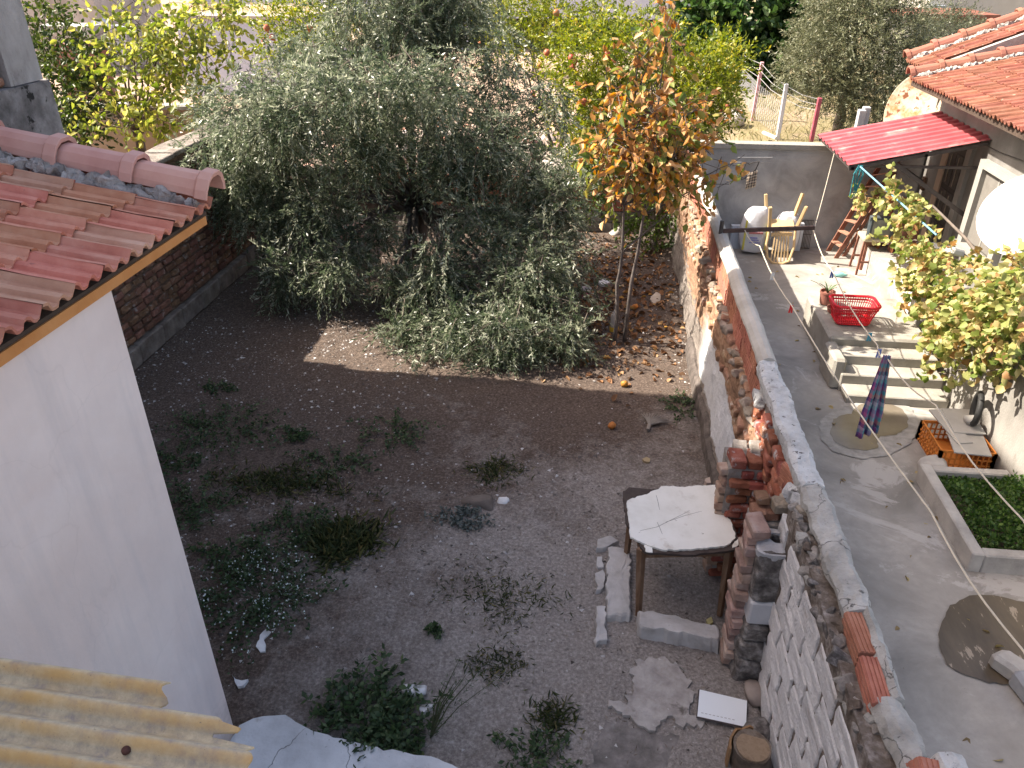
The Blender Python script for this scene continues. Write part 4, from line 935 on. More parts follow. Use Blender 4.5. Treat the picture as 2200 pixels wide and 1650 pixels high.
# broken white wall
rw2 = thing('broken_wall', 'broken white wall with a ragged sloping top among the rubble', 'wall', (-15, 24, 0))
pts = [PY(u, v, 24) for u, v in ((196, 150), (196, 44), (212, 40), (228, 56), (243, 54), (262, 60), (262, 150))]
MB().add([(p.x, 24, max(p.z, 0)) for p in pts] + [(p.x, 24.25, max(p.z, 0)) for p in pts], [tuple(range(7)), tuple(range(13, 6, -1))] + [(i, i + 7, (i + 1) % 7 + 7, (i + 1) % 7) for i in range(7)]).build('wall_panel', LILAC, rw2)
p0, p1 = PY(125, 95, 23.6), PY(205, 58, 23.6)
MB().box((p0.x, 23.2, 0), (p1.x, 23.9, p0.z)).build('brick_panel', BRICK_OLD, rw2); MB().box((p0.x - .2, 23.0, p1.z - .1), (p1.x + .1, 24.1, p1.z + .06)).build('slab', COPING, rw2, rough=.05, rscale=2)
tw = thing('tan_wall', 'tan plastered garden wall beyond the left brick wall', 'wall', (-9, 15, 0))
a, b = PY(120, 335, 15), PY(418, 236, 15)
MB().box((a.x, 15, 0), (b.x, 15.2, b.z)).build('wall_panel', TANW, tw); MB().box((a.x - .05, 14.95, b.z), (b.x + .05, 15.25, b.z + .07)).build('wall_cap', COPING, tw)
# upper right
t_, a, b = block('beige_building', 'plain beige building at the top right beyond the olive', 1990, 2330, -120, 34, 38, 6, mat('beige_render', [(0.45, 0.41, 0.36), (0.53, 0.49, 0.44)], 2, 0.85, 0.3, 20))
q0, q1 = PY(1992, 36, 37.8), PY(2032, 12, 37.8)
MB().box((q0.x, 37.7, q0.z), (q1.x, 37.98, q1.z)).build('metal_shutter', mat('blue_grey_metal', [(0.32, 0.36, 0.42), (0.40, 0.44, 0.50)], 4, 0.5), t_)
t_, a, b = block('low_tiled_shed', 'low shed with a thin red tile edge at the top right', 1965, 2120, 38, 58, 33, 4, PLAST)
MB().box((a.x - .3, 32.6, b.z - .02), (b.x + .3, 36, b.z + .12)).build('roof_edge', TILE_R, t_)

# rubble heap on the waste lot
def chunks(n, cx, cy_, sx, sy, smin, smax, seed, zf):
    rg = np.random.default_rng(seed)
    C = np.stack([cx + rg.normal(size=n) * sx, cy_ + rg.normal(size=n) * sy, np.zeros(n)], 1); C[:, 2] = zf(C)
    s = (smin + (smax - smin) * rg.random(n) ** 2.5)[:, None]
    base = np.array([[-1, -1, -1], [1, -1, -1], [1, 1, -1], [-1, 1, -1], [-1, -1, 1], [1, -1, 1], [1, 1, 1], [-1, 1, 1]], float)
    ax = unit(rg.normal(size=(n, 3))); bx = unit(np.cross(ax, rg.normal(size=(n, 3)))); cx_ = np.cross(ax, bx)
    dims = s * (0.4 + 0.6 * rg.random((n, 3)))
    V = C[:, None, :] + (base[None, :, 0:1] * (ax * dims[:, :1])[:, None, :] + base[None, :, 1:2] * (bx * dims[:, 1:2])[:, None, :] + base[None, :, 2:] * (cx_ * dims[:, 2:])[:, None, :])
    V = V + rg.normal(size=V.shape) * s[:, None, :] * 0.12
    f = np.array([[0, 3, 2, 1], [4, 5, 6, 7], [0, 1, 5, 4], [1, 2, 6, 5], [2, 3, 7, 6], [3, 0, 4, 7]])
    F = (np.arange(n)[:, None, None] * 8 + f[None]).reshape(-1, 4)
    return V.reshape(-1, 3), F, np.repeat(rg.random(n), 6)
def rampmat(name, stops, rough=0.9):
    t = NT(name); at = t.new('ShaderNodeAttribute', attribute_name='rnd'); c = t.ramp(at.outputs['Fac'], stops)
    n_ = t.noise(t.new('ShaderNodeTexCoord').outputs['Object'], 30, 5, 0.7)
    c = t.mix(0.5, c, t.ramp(n_, [(0.3, 0.55), (0.7, 1.3)]), 'MULTIPLY')
    t.link(c, t.bsdf.inputs['Base Color']); t.bsdf.inputs['Roughness'].default_value = rough; t.link(t.bump(n_, 0.6, 0.01), t.bsdf.inputs['Normal']); return t.m
V, F, rn = chunks(1900, -6.0, 18.2, 2.9, 1.7, 0.04, 0.34, 3, ground_z)
tag(put('rubble_heap', raw_mesh('rubble_heap', V, F, rampmat('rubble', [(0, (0.33, 0.24, 0.19)), (0.4, (0.50, 0.42, 0.37)), (0.75, (0.60, 0.55, 0.51)), (0.9, (0.48, 0.24, 0.17))]), rnd=rn)), 'pale heap of broken plaster and brick on the waste lot', 'rubble', None, 'stuff')
# dry grass on the lot
n_ = 9000; xy = np.stack([1.5 + RNG.random(n_) * 9.5, 15 + RNG.random(n_) ** 1.3 * 22, np.zeros(n_)], 1); xy[:, 2] = ground_z(xy)
keep = fbm(xy, 0.6, 77, 3) > -0.25; xy = xy[keep]
V, F, per = leaf_arrays(xy, RNG.normal(size=(len(xy), 3)) * .5 + [0, 0, 1], .12 + .28 * RNG.random(len(xy)), .07)
put('dry_grass', raw_mesh('dry_grass', V, F, leafmat('lot_grass', [(0, (0.13, 0.14, 0.055)), (0.4, (0.24, 0.215, 0.105)), (1, (0.36, 0.315, 0.18))], 0.8, 0.3), rnd=np.repeat(RNG.random(len(xy)), per)), kind='stuff')

# ---- post and wire fence on the lot
fe = thing('wire_fence', 'wire fence of pink and white concrete posts beside the dry field', 'fence', (4.9, 27, 0))
PINK = mat('pink_post', [(0.50, 0.27, 0.30), (0.58, 0.35, 0.38)], 4); WHT = mat('white_post', [(0.50, 0.50, 0.54), (0.6, 0.6, 0.64)], 4); MAROON = mat('maroon_post', [(0.26, 0.05, 0.075), (0.36, 0.10, 0.13)], 5)
tops = []
for (ub_, vb, ut, vt, m_) in ((1537, 140, 1543, 92, PINK), (1577, 178, 1588, 107, WHT), (1617, 252, 1638, 133, PINK), (1672, 290, 1690, 180, WHT), (1742, 305, 1762, 210, MAROON)):
    p = PZ(ub_, vb, 0.1); q = PY(ut, vt, p.y)
    MB().beam((p.x, p.y, -0.1), q, 0.105, 0.105).build('post', m_, fe, bevel=0.015); tops.append((Vector((p.x, p.y, 0.1)), q))
for t_ in (0.72, 0.84, 0.96):
    for (a0, a1), (b0, b1) in zip(tops[:-1], tops[1:]):
        MB().tube([a0.lerp(a1, t_), (a0.lerp(a1, t_) + b0.lerp(b1, t_)) / 2 - Vector((0, 0, .06)), b0.lerp(b1, t_)], .007, 5).build('wire', mat('galvanised_wire', [(0.30, 0.30, 0.31), (0.40, 0.40, 0.41)], 5), fe)
for (a0, a1), (b0, b1) in zip(tops[:3], tops[1:4]):
    m_ = MB(); L = (b0 - a0).length; k = int(L / 0.22)
    for j in range(-6, k):
        for sgn in (1, -1):
            s0, s1 = j / k, (j + 6) / k
            z0, z1 = (0, .62) if sgn > 0 else (.62, 0)
            lo, hi = max(s0, 0), min(s1, 1)
            if hi <= lo: continue
            zz0 = z0 + (z1 - z0) * (lo - s0) / (s1 - s0); zz1 = z0 + (z1 - z0) * (hi - s0) / (s1 - s0)
            pa = a0.lerp(b0, lo) + (a1 - a0).lerp(b1 - b0, lo) * zz0; pb = a0.lerp(b0, hi) + (a1 - a0).lerp(b1 - b0, hi) * zz1
            m_.tube([pa, pb], .0045, 3, False)
    m_.build('wire_mesh', MATS['galvanised_wire'], fe, kind='stuff')
for k, (u0, v0) in enumerate(((1852, 235), (1864, 230))):
    p = PY(u0, v0, 14.6)
    tag(MB().box((p.x - .06, 14.52 + .05 * k, 0), (p.x + .06, 14.64 + .05 * k, p.z)).build('concrete_post', mat('fair_concrete', [(0.45, 0.44, 0.45), (0.55, 0.54, 0.55)], 4), bevel=.012), ('short pale concrete post behind the plaster wall, left of the pair', 'short pale concrete post behind the plaster wall, right of the pair')[k], 'post', 'pair of concrete posts behind the wall')
p = PZ(1640, 285, .15); q = PZ(1668, 297, .15)
tag(MB().tube([p, q], .05, 8).build('fallen_pipe', mat('white_pipe', [(0.55, 0.53, 0.5), (0.62, 0.6, 0.57)], 5)), 'short white pipe lying in the dry field beside a fence post', 'pipe')
p = PZ(1575, 255, .2)
put('field_stone', stone('field_stone', (.75, .6, .45), mat('field_stone', [(0.5, 0.45, 0.4), (0.6, 0.56, 0.52)], 5), 4), None, tuple(p), (0, 0, 1), label='large pale stone lying in the dry field near the fence', cat='stone')

# ================================================================== TREES
BARK = mat('olive_bark', [(0.06, 0.05, 0.042), (0.13, 0.11, 0.095), (0.22, 0.20, 0.18)], 9, 0.95, 0.9, 30, 0.02, stretch=(1, 1, 0.3))
TWIG = mat('twig_bark', [(0.10, 0.08, 0.065), (0.18, 0.15, 0.125)], 9, 0.9, 0.3)
def crown(parent, P, D, size, wr, rn, m, name='crown', broad=False, fold=.25, up=None, curl=0):
    V, F, per = leaf_arrays(P, D, size, wr, fold, broad, up, curl)
    return put(name, raw_mesh(name, V, F, m, rnd=np.repeat(rn, per)), parent, kind='stuff')
def limb(parent, pts, r0, r1, m=BARK, name='branch', wob=0.03, n=8, seed=0):
    P = bez(*pts, 10) if len(pts) == 3 else [Vector(p) for p in pts]
    rg = random.Random(seed); k = len(P)
    P = [p + Vector((rg.uniform(-wob, wob), rg.uniform(-wob, wob), rg.uniform(-wob, wob))) if 0 < i < k - 1 else p for i, p in enumerate(P)]
    return MB().tube(P, [r0 + (r1 - r0) * i / (k - 1) for i in range(k)], n).build(name, m, parent, smooth=True, rough=r0 * 0.18, rscale=12)
def cl(u, v, Y, r, ry=None, rz=None, wt=1.0):
    p = PY(u, v, Y); return (p.x, p.y, p.z, r, ry or r, rz or r, wt)

# ---- the big olive in the yard
ol = thing('olive_tree', 'large silvery olive tree drooping over the yard in front of the red wall', 'tree', (-3.0, 12.2, 0))
OC = [cl(870, 60, 12.3, .8, wt=.8), cl(760, 90, 11.8, .75, wt=.75), cl(985, 50, 12.6, .8, wt=.75), cl(880, 190, 11.6, .85, wt=.7), cl(700, 180, 11.4, .8, wt=.5), cl(1050, 160, 12.0, .75, wt=.5), cl(570, 190, 12.0, .55, wt=.5), cl(640, 110, 12.6, .5, wt=.5), cl(520, 290, 11.3, .65, wt=.5), cl(440, 220, 11.6, .35, wt=.7), cl(560, 240, 9.9, .55, wt=.55), cl(650, 210, 9.8, .6, wt=.55), cl(740, 250, 9.7, .6, wt=.55), cl(830, 210, 10.0, .6, wt=.55), cl(930, 190, 10.2, .6, wt=.55), cl(480, 330, 10.3, .5),
      cl(640, 320, 10.8, .85), cl(790, 310, 10.9, .85), cl(950, 310, 11.0, .7), cl(1090, 300, 11.2, .8), cl(1180, 250, 11.8, .55, wt=.5), cl(1170, 380, 11.0, .6),
      cl(460, 390, 11.1, .55), cl(560, 440, 10.6, .65), cl(672, 470, 10.3, .66), cl(1045, 455, 10.4, .62), cl(1120, 490, 10.2, .7), cl(1200, 470, 10.6, .45),
      cl(610, 560, 10.0, .42), cl(600, 610, 9.9, .22, .22, .3), cl(735, 550, 9.9, .5), cl(850, 600, 9.9, .4), cl(980, 590, 9.6, .62), cl(1110, 610, 9.4, .62), cl(1210, 590, 9.6, .42),
      cl(880, 680, 9.2, .45, .45, .5), cl(1010, 690, 8.9, .5, .45, .4), cl(1130, 700, 8.8, .5), cl(1215, 690, 9.0, .36), cl(870, 770, 8.75, .26, .25, .2, 1.6), cl(930, 755, 8.6, .3, .3, .22, 1.5), cl(845, 715, 9.0, .26, .25, .25), cl(1065, 765, 8.5, .32, .3, .18, 1.4), cl(800, 500, 10.6, .4), cl(870, -30, 12.3, .65, wt=.8), cl(960, -20, 12.4, .6, wt=.8), cl(1010, 735, 8.7, .25), cl(1140, 755, 8.6, .32, .3, .2), cl(1210, 745, 8.7, .28, .3, .22)]
OS = []; ro = np.random.default_rng(77)
for c in OC:                                   # break every bough into smaller sprays with gaps between them
    for j in range(9):
        u_ = unit(ro.normal(size=(1, 3)))[0] * (.35 + .55 * ro.random()); f_ = .34 + .16 * ro.random()
        OS.append((c[0] + u_[0] * c[3], c[1] + u_[1] * c[4], c[2] + u_[2] * c[5], c[3] * f_, c[4] * f_, c[5] * f_, c[6]))
P, D, S, rn, s0, sd_, sl = shoots(OS, 12500, 22, .36, .066, droop=.5, outw=.75, shell=.1, spread=.75, seed=5)
ok = P[:, 2] > 0.06
OLIVE = leafmat('olive_leaf', [(0.0, (0.026, 0.044, 0.024)), (0.35, (0.065, 0.090, 0.050)), (0.6, (0.13, 0.157, 0.098)), (0.85, (0.27, 0.295, 0.21)), (1.0, (0.50, 0.505, 0.40))], 0.34, 0.38, spec=0.5)
crown(ol, P[ok], D[ok], S[ok], .26, np.clip(.06 + rn[ok] * .72 + RNG.random(ok.sum()) * .34, 0, 1), OLIVE)
tb = Vector((-3.15, 12.15, 0)); fk = Vector((-3.0, 12.1, 0.95))
limb(ol, [tb - Vector((0, 0, .1)), tb + Vector((-.05, 0, .5)), fk], .19, .14, name='trunk', wob=.03, n=12)
limb(ol, [tb + Vector((.12, .02, -.05)), tb + Vector((.22, -.1, .4)), fk + Vector((.1, 0, -.1))], .13, .10, name='trunk', wob=.03, n=10, seed=4)
for k, c in enumerate(OC):
    e = Vector(c[:3])
    if k in (0, 1, 2, 3, 4, 5): r = .07
    elif k % 2: r = .045
    else: r = .035
    mid = fk.lerp(e, .5) + Vector((0, 0, .45 if e.z < 2 else .1))
    limb(ol, [fk, mid, e], r, .008, seed=k, wob=.04)
limb(ol, [fk - Vector((0, 0, .1)), PY(830, 432, 11.3), PY(740, 420, 10.8)], .075, .03, seed=77, wob=.015)
limb(ol, [fk - Vector((0, 0, .1)), PY(1020, 480, 11.3), PY(1160, 425, 11.2)], .05, .02, seed=78, wob=.02)
tw_ = MB()
for i in range(0, 12500, 8):
    a_ = Vector(s0[i]); tw_.tube([a_ - Vector(sd_[i]) * .25, a_, a_ + Vector(sd_[i]) * sl[i] * .7 - Vector((0, 0, .1))], [.006, .005, .002], 3, False)
tw_.build('twigs', TWIG, ol, kind='stuff')

# ---- young tree with copper leaves
pt = thing('persimmon_tree', 'young twin-stemmed tree with copper and orange autumn leaves by the boundary wall', 'tree', (.37, 9.4, 0))
PST = mat('grey_stem', [(0.06, 0.05, 0.046), (0.11, 0.092, 0.085), (0.17, 0.145, 0.135)], 10, 0.9, 0.5, 40, 0.006)
stem1 = [PY(u, v, 9.4) for u, v in ((1318, 742), (1325, 690), (1327, 610), (1330, 585), (1337, 540), (1341, 440), (1350, 330), (1365, 200), (1372, 100))]
stem2 = [PY(u, v, 9.45) for u, v in ((1341, 738), (1347, 690), (1357, 610), (1370, 540), (1384, 460), (1394, 380), (1410, 250), (1425, 120), (1440, 40))]
for s_, k in ((stem1, 0), (stem2, 1)):
    limb(pt, s_, .030, .005, PST, 'trunk', .008, 8, k)
PC = [cl(1345, 250, 9.4, .42), cl(1400, 330, 9.4, .5), cl(1330, 330, 9.3, .42), cl(1450, 280, 9.5, .42), cl(1390, 200, 9.4, .38), cl(1420, 350, 9.3, .42), cl(1480, 360, 9.5, .35), cl(1330, 420, 9.3, .28, wt=.25), cl(1400, 120, 9.4, .22, .22, .3), cl(1440, 60, 9.4, .15, .15, .3), cl(1370, 90, 9.4, .14, .14, .25), cl(1540, 380, 9.5, .22, wt=.5), cl(1575, 350, 9.4, .1, wt=.5), cl(1310, 180, 9.4, .16), cl(1290, 340, 9.3, .16), cl(1350, 300, 9.6, .4), cl(1500, 230, 9.6, .2, wt=.7), cl(1550, 280, 9.5, .12, wt=.5), cl(1470, 420, 9.4, .22, wt=.3)]
P, D, S, rn, s0, sd_, sl = shoots(PC, 400, 5, .30, .105, droop=.15, outw=.5, shell=.2, spread=.9, seed=15)
D = D + np.array([0, 0, -.9]) * RNG.random(len(D))[:, None]
PSTOPS = [(0.0, (0.10, 0.15, 0.03)), (0.20, (0.20, 0.23, 0.05)), (0.34, (0.33, 0.27, 0.075)), (0.45, (0.42, 0.21, 0.07)), (0.65, (0.52, 0.27, 0.11)), (0.82, (0.58, 0.38, 0.20)), (0.93, (0.62, 0.30, 0.03)), (1.0, (0.32, 0.10, 0.04))]
def leaf_objects(parent, name, P, D, S, m, wr=.62, count=290, variants=4, curl=.12, seed=0):
    """single leaves as parts sharing a few meshes; the rest is returned"""
    rg = np.random.default_rng(seed); ms = []
    for k in range(variants):
        V, F, _ = leaf_arrays(np.zeros((1, 3)), np.array([[1.0, 0, 0]]), np.array([1.0]), wr, .22, True, np.array([[0, .2 * k - .3, 1.0]]), curl * (1 + k))
        ms.append(raw_mesh(name, V, F, m))
    d = np.linalg.norm(P - np.array([0, 0, CAM_H]), axis=1); order = np.argsort(d)[:min(len(P), count)]
    for i in order:
        q = Vector(D[i]).to_track_quat('X', 'Z'); e = (q @ Euler((rg.uniform(-1.2, 1.2), 0, 0)).to_quaternion()).to_euler()
        put(name, ms[int(rg.integers(variants))], parent, tuple(P[i]), e, float(S[i]))
    mask = np.ones(len(P), bool); mask[order] = False
    return mask
mk = leaf_objects(pt, 'leaf', P, D, S, leafmat('copper_leaf_single', PSTOPS, .5, .3, objrand=True))
crown(pt, P[mk], D[mk], S[mk], .62, RNG.random(mk.sum()), leafmat('copper_leaf', PSTOPS, .5, .3), broad=True, curl=.15)
for k, c in enumerate(PC):
    e = Vector(c[:3]); st_ = stem2 if k % 2 else stem1
    j = max(2, min(7, min(range(9), key=lambda q: abs(st_[q].z - (e.z - .45)))))
    limb(pt, [st_[j], st_[j].lerp(e, .5) + Vector((0, 0, -.05)), e], .014, .004, PST, 'branch', .01, 6, k)
tw_ = MB()
for i in range(len(s0)):
    a_ = Vector(s0[i]); tw_.tube([a_ - Vector(sd_[i]) * .2, a_, a_ + Vector(sd_[i]) * sl[i] - Vector((0, 0, .04))], [.005, .004, .002], 3, False)
tw_.build('twigs', PST, pt, kind='stuff')
for k in range(26):   # bare lower twigs
    j = random.choice((4, 5)); st_ = random.choice((stem1, stem2)); d = Vector((random.uniform(-1, 1), random.uniform(-.6, .6), random.uniform(.1, .8))) * random.uniform(.25, .6)
    limb(pt, [st_[j], st_[j] + d * .5 + Vector((0, 0, -.03)), st_[j] + d], .006, .002, PST, 'bare_twig', .01, 5, k + 200)

# ---- pomegranates behind the red wall
PG = [(0.0, (0.03, 0.05, 0.008)), (0.35, (0.11, 0.15, 0.015)), (0.7, (0.25, 0.28, 0.035)), (0.9, (0.40, 0.37, 0.06)), (1.0, (0.46, 0.34, 0.05))]
POM = leafmat('pomegranate_leaf', PG, .4, .35, spec=.45)
FRUIT = mat('pomegranate_skin', [(0.34, 0.06, 0.035), (0.46, 0.14, 0.07), (0.50, 0.27, 0.12)], 6, .45, .1, vary=.2)
def pome_mesh():
    return MB().lathe((0, 0, 0), [(0, -.055), (.03, -.05), (.052, -.02), (.055, .01), (.042, .04), (.02, .052), (.014, .056), (.020, .078), (.016, .078), (.008, .062), (0, .06)], 12).mesh('pomegranate', FRUIT, True)
POME = pome_mesh()
def pomegranate(name, label, base, clusters, n, fruits, seed):
    t_ = thing(name, label, 'tree', base)
    P, D, S, rn, s0, sd_, sl = shoots(clusters, n, 12, .40, .075, droop=.1, outw=.6, shell=.3, spread=.9, seed=seed)
    crown(t_, P, D, S, .42, np.clip(rn * .6 + RNG.random(len(P)) * .45, 0, 1), POM)
    b_ = Vector(base)
    for k in range(3):
        limb(t_, [b_ + Vector((.1 * k - .1, 0, -.05)), b_ + Vector((.25 * k - .25, .05, .8)), b_ + Vector((.5 * k - .5, .1, 1.5))], .05, .035, BARK, 'trunk', .02, 8, seed + k)
    for k, c in enumerate(clusters): limb(t_, [b_ + Vector((.5 * (k % 3) - .5, .1, 1.4)), b_.lerp(Vector(c[:3]), .6) + Vector((0, 0, .6)), Vector(c[:3])], .03, .006, BARK, 'branch', .04, 6, seed + 10 + k)
    for (u, v, Y) in fruits: put('pomegranate', POME, t_, tuple(PY(u, v, Y)), (random.uniform(2.4, 3.6), random.uniform(-.4, .4), random.uniform(0, 6)), random.uniform(.9, 1.15))
    return t_
pomegranate('pomegranate_tree', 'bright green pomegranate tree with red fruit behind the copper-leaved tree', (.5, 15.6, 0.05),
            [cl(1250, 120, 15.0, .65), cl(1330, 120, 15.2, .65), cl(1240, 230, 14.9, .6), cl(1310, 220, 14.9, .65), cl(1420, 150, 15.4, .7), cl(1500, 180, 15.0, .65), cl(1545, 190, 14.8, .45), cl(1560, 130, 15, .35), cl(1480, 250, 14.9, .5), cl(1290, 330, 14.7, .55), cl(1400, 320, 14.9, .55), cl(1520, 230, 14.9, .35), cl(1255, 310, 14.9, .4), cl(1380, 60, 16, .5, wt=.6), cl(1530, 110, 15.8, .3)], 3000,
            [(1305, 117, 14.6), (1256, 181, 14.5), (1228, 124, 14.6), (1234, 132, 14.55), (1335, 189, 14.5), (1255, 219, 14.5), (1514, 210, 14.5), (1560, 230, 14.6), (1552, 240, 14.6), (1230, 145, 14.6), (1175, 113, 14.7), (1195, 27, 15)], 31)
pomegranate('pomegranate_tree', 'yellow-green pomegranate tree with dark bare limbs behind the olive crown', (-.9, 17.5, 0.1),
            [cl(1110, 40, 17, .6), cl(1190, 30, 17.2, .65), cl(1150, 110, 17, .6, wt=.6), cl(1240, 40, 17.4, .5), cl(1080, 110, 17.2, .4, wt=.6), cl(1160, -30, 17.4, .6), cl(1040, 20, 17.4, .5)], 700, [(1160, 140, 16.4), (1145, 200, 16.5), (1030, 95, 16.6)], 41)
pomegranate('pomegranate_tree', 'yellow-green pomegranate tree left of the olive crown against the lilac wall', (-5.2, 16.5, 0.3),
            [cl(630, 40, 16.2, .5), cl(600, 90, 16, .45), cl(690, 30, 16.5, .55), cl(655, 110, 16, .45), cl(745, 20, 16.6, .5), cl(620, 140, 15.8, .3), cl(570, 30, 16.4, .25, wt=.6)], 620, [(573, 60, 15.6), (585, 80, 15.6), (640, 110, 15.6), (665, 60, 15.7), (567, 88, 15.6)], 51)

# ---- yellow-green broadleaf tree beyond the left wall
yt = thing('mulberry_tree', 'yellow-green broad-leaved tree reaching over the left brick wall', 'tree', (-8.6, 13.6, 0))
YS = [(0.0, (0.10, 0.14, 0.025)), (0.4, (0.22, 0.26, 0.055)), (0.75, (0.36, 0.37, 0.09)), (1.0, (0.47, 0.43, 0.13))]
YC = [cl(300, 40, 13.5, .5), cl(380, 60, 13.5, .55), cl(440, 30, 13.6, .5), cl(330, 120, 13.2, .55), cl(410, 150, 13.2, .5), cl(280, 140, 13, .35), cl(250, 90, 13.4, .35), cl(300, 200, 12.9, .4), cl(350, 240, 12.8, .4), cl(230, 255, 12.7, .25), cl(270, 275, 12.6, .3), cl(180, 200, 12.8, .18), cl(215, 205, 12.8, .22), cl(400, 270, 12.7, .2), cl(470, 110, 13.4, .3), cl(480, 40, 13.8, .3)]
P, D, S, rn, s0, sd_, sl = shoots(YC, 350, 6, .55, .115, droop=.1, outw=.6, shell=.2, spread=.9, seed=61)
D = D + np.array([0, 0, -.6]) * RNG.random(len(D))[:, None]
mk = leaf_objects(yt, 'leaf', P, D, S, leafmat('mulberry_leaf_single', YS, .42, .42, objrand=True), .6, 280, seed=3)
crown(yt, P[mk], D[mk], S[mk], .6, np.clip(RNG.random(mk.sum()), 0, 1), leafmat('mulberry_leaf', YS, .42, .42), broad=True, curl=.12)
b_ = Vector((-8.6, 13.6, 0))
limb(yt, [b_, b_ + Vector((.1, 0, 1)), b_ + Vector((.2, -.1, 1.9))], .10, .07, TWIG, 'trunk', .02)
for k, c in enumerate(YC): limb(yt, [b_ + Vector((.2, -.1, 1.6)), b_.lerp(Vector(c[:3]), .5) + Vector((0, 0, 1.2)), Vector(c[:3])], .028, .005, TWIG, 'branch', .04, 6, k)
tw_ = MB()
for i in range(0, len(s0), 2): tw_.tube([Vector(s0[i]) - Vector(sd_[i]) * .25, Vector(s0[i]), Vector(s0[i]) + Vector(sd_[i]) * sl[i]], [.006, .005, .002], 3, False)
tw_.build('twigs', TWIG, yt, kind='stuff')
# darker bush next to the unfinished building
def bush(name, label, base, clusters, n, k, leaf, stops, seed, wr=.5, cat='bush', trl=.3, L=.4, broad=True, trunk=.06, droop=.1):
    t_ = thing(name, label, cat, base)
    P, D, S, rn, s0, sd_, sl = shoots(clusters, n, k, L, leaf, droop=droop, outw=.6, shell=.35, spread=.9, seed=seed)
    keep = P[:, 2] > 0.05
    crown(t_, P[keep], D[keep], S[keep], wr, np.clip(rn[keep] * .5 + RNG.random(keep.sum()) * .5, 0, 1), leafmat(name + '_leaf' + str(seed), stops, .42, trl, spec=.4), broad=broad)
    b_ = Vector(base); limb(t_, [b_ - Vector((0, 0, .1)), b_ + Vector((.03, 0, .5)), b_ + Vector((.05, 0, 1.0))], trunk, trunk * .7, BARK, 'trunk', .02)
    for q, c in enumerate(clusters): limb(t_, [b_ + Vector((.05, 0, .9)), b_.lerp(Vector(c[:3]), .5) + Vector((0, 0, .5)), Vector(c[:3])], trunk * .5, .006, BARK, 'branch', .04, 6, q + seed)
    return t_
bush('dark_bush', 'dark green bush growing beside the unfinished concrete column', (-10.2, 14.2, 0), [cl(150, 140, 13.8, .5), cl(120, 80, 14, .45), cl(180, 200, 13.6, .45), cl(140, 230, 13.4, .4), cl(170, 280, 13.2, .35), cl(200, 130, 13.8, .35), cl(95, 30, 14.2, .35)], 520, 8, .09, [(0, (0.02, 0.035, 0.01)), (.5, (0.05, 0.08, 0.018)), (.85, (0.13, 0.16, 0.03)), (1, (0.30, 0.32, 0.05))], 71)
bush('fig_tree', 'dense dark green fig tree at the top behind the wire fence', (5.0, 31, 0), [cl(1520, 30, 31, 1.0), cl(1600, 20, 31, 1.1), cl(1680, 40, 31, .9), cl(1560, 90, 30.6, .9), cl(1640, 100, 30.6, .9), cl(1600, 150, 30.3, .7), cl(1690, 130, 30.5, .6), cl(1700, 0, 31.5, .8), cl(1500, -20, 31.5, .8), cl(1730, 60, 31, .6), cl(1650, 180, 30, .5)], 900, 7, .24, [(0, (0.015, 0.035, 0.010)), (.5, (0.04, 0.085, 0.022)), (.85, (0.085, 0.15, 0.04)), (1, (0.15, 0.22, 0.07))], 81, .8, 'tree', .25, .5, True, .14)
OL2 = [(0.0, (0.06, 0.07, 0.036)), (0.4, (0.12, 0.13, 0.072)), (0.75, (0.20, 0.21, 0.125)), (1.0, (0.30, 0.30, 0.20))]
bush('field_olive', 'round pale olive tree standing in the dry field by the fence', (6.6, 23.5, 0.1), [cl(1760, 120, 23, .9), cl(1850, 80, 23, 1.1), cl(1850, 10, 23.5, 1.0), cl(1770, 50, 23.5, .8), cl(1930, 60, 23.5, .8), cl(1710, 150, 22.6, .4), cl(1800, 190, 22.6, .6), cl(1880, 180, 22.8, .8), cl(1860, 250, 22.5, .5), cl(1920, 130, 23.2, .7), cl(1770, 190, 22.5, .4), cl(1850, -40, 23.8, .8), cl(1920, 220, 22.8, .5)], 4600, 14, .095, OL2, 91, .24, 'tree', .2, .45, False, .16, .05)
bush('far_olive', 'darker grey-green olive behind the pale field olive', (10.5, 30, 0.1), [cl(2020, 70, 30, .9), cl(2000, 110, 29.6, .8), cl(2060, 60, 30, .6), cl(1980, 60, 30, .7)], 700, 14, .10, [(0, (0.05, 0.065, 0.04)), (.6, (0.11, 0.125, 0.075)), (1, (0.20, 0.21, 0.14))], 95, .24, 'tree', .2, .5, False, .12, .05)
bush('garden_shrub', 'dark green shrub at the corner of the yard behind the copper-leaved tree', (1.0, 13.3, 0), [cl(1390, 480, 13.2, .35), cl(1420, 440, 13.2, .35), cl(1400, 520, 13.1, .25), cl(1270, 400, 13.3, .4), cl(1290, 340, 13.4, .4), cl(1440, 400, 13.3, .3)], 330, 8, .075, [(0, (0.02, 0.04, 0.01)), (.5, (0.06, 0.10, 0.02)), (1, (0.16, 0.21, 0.035))], 99)
bush('hedge_shrub', 'sunlit green shrub far behind under the lilac-white building', (-3, 33, 0), [cl(1180, 60, 33, .9), cl(1300, 55, 33, .9), cl(1420, 60, 33, .8), cl(1060, 60, 33, .9)], 500, 8, .14, [(0, (0.03, 0.05, 0.012)), (.5, (0.09, 0.12, 0.025)), (1, (0.20, 0.22, 0.05))], 101)
# ================================================================== COURTYARD THINGS
RUSTM = mat('dark_steel', [(0.05, 0.042, 0.04), (0.10, 0.085, 0.08)], 12, .6, .3)
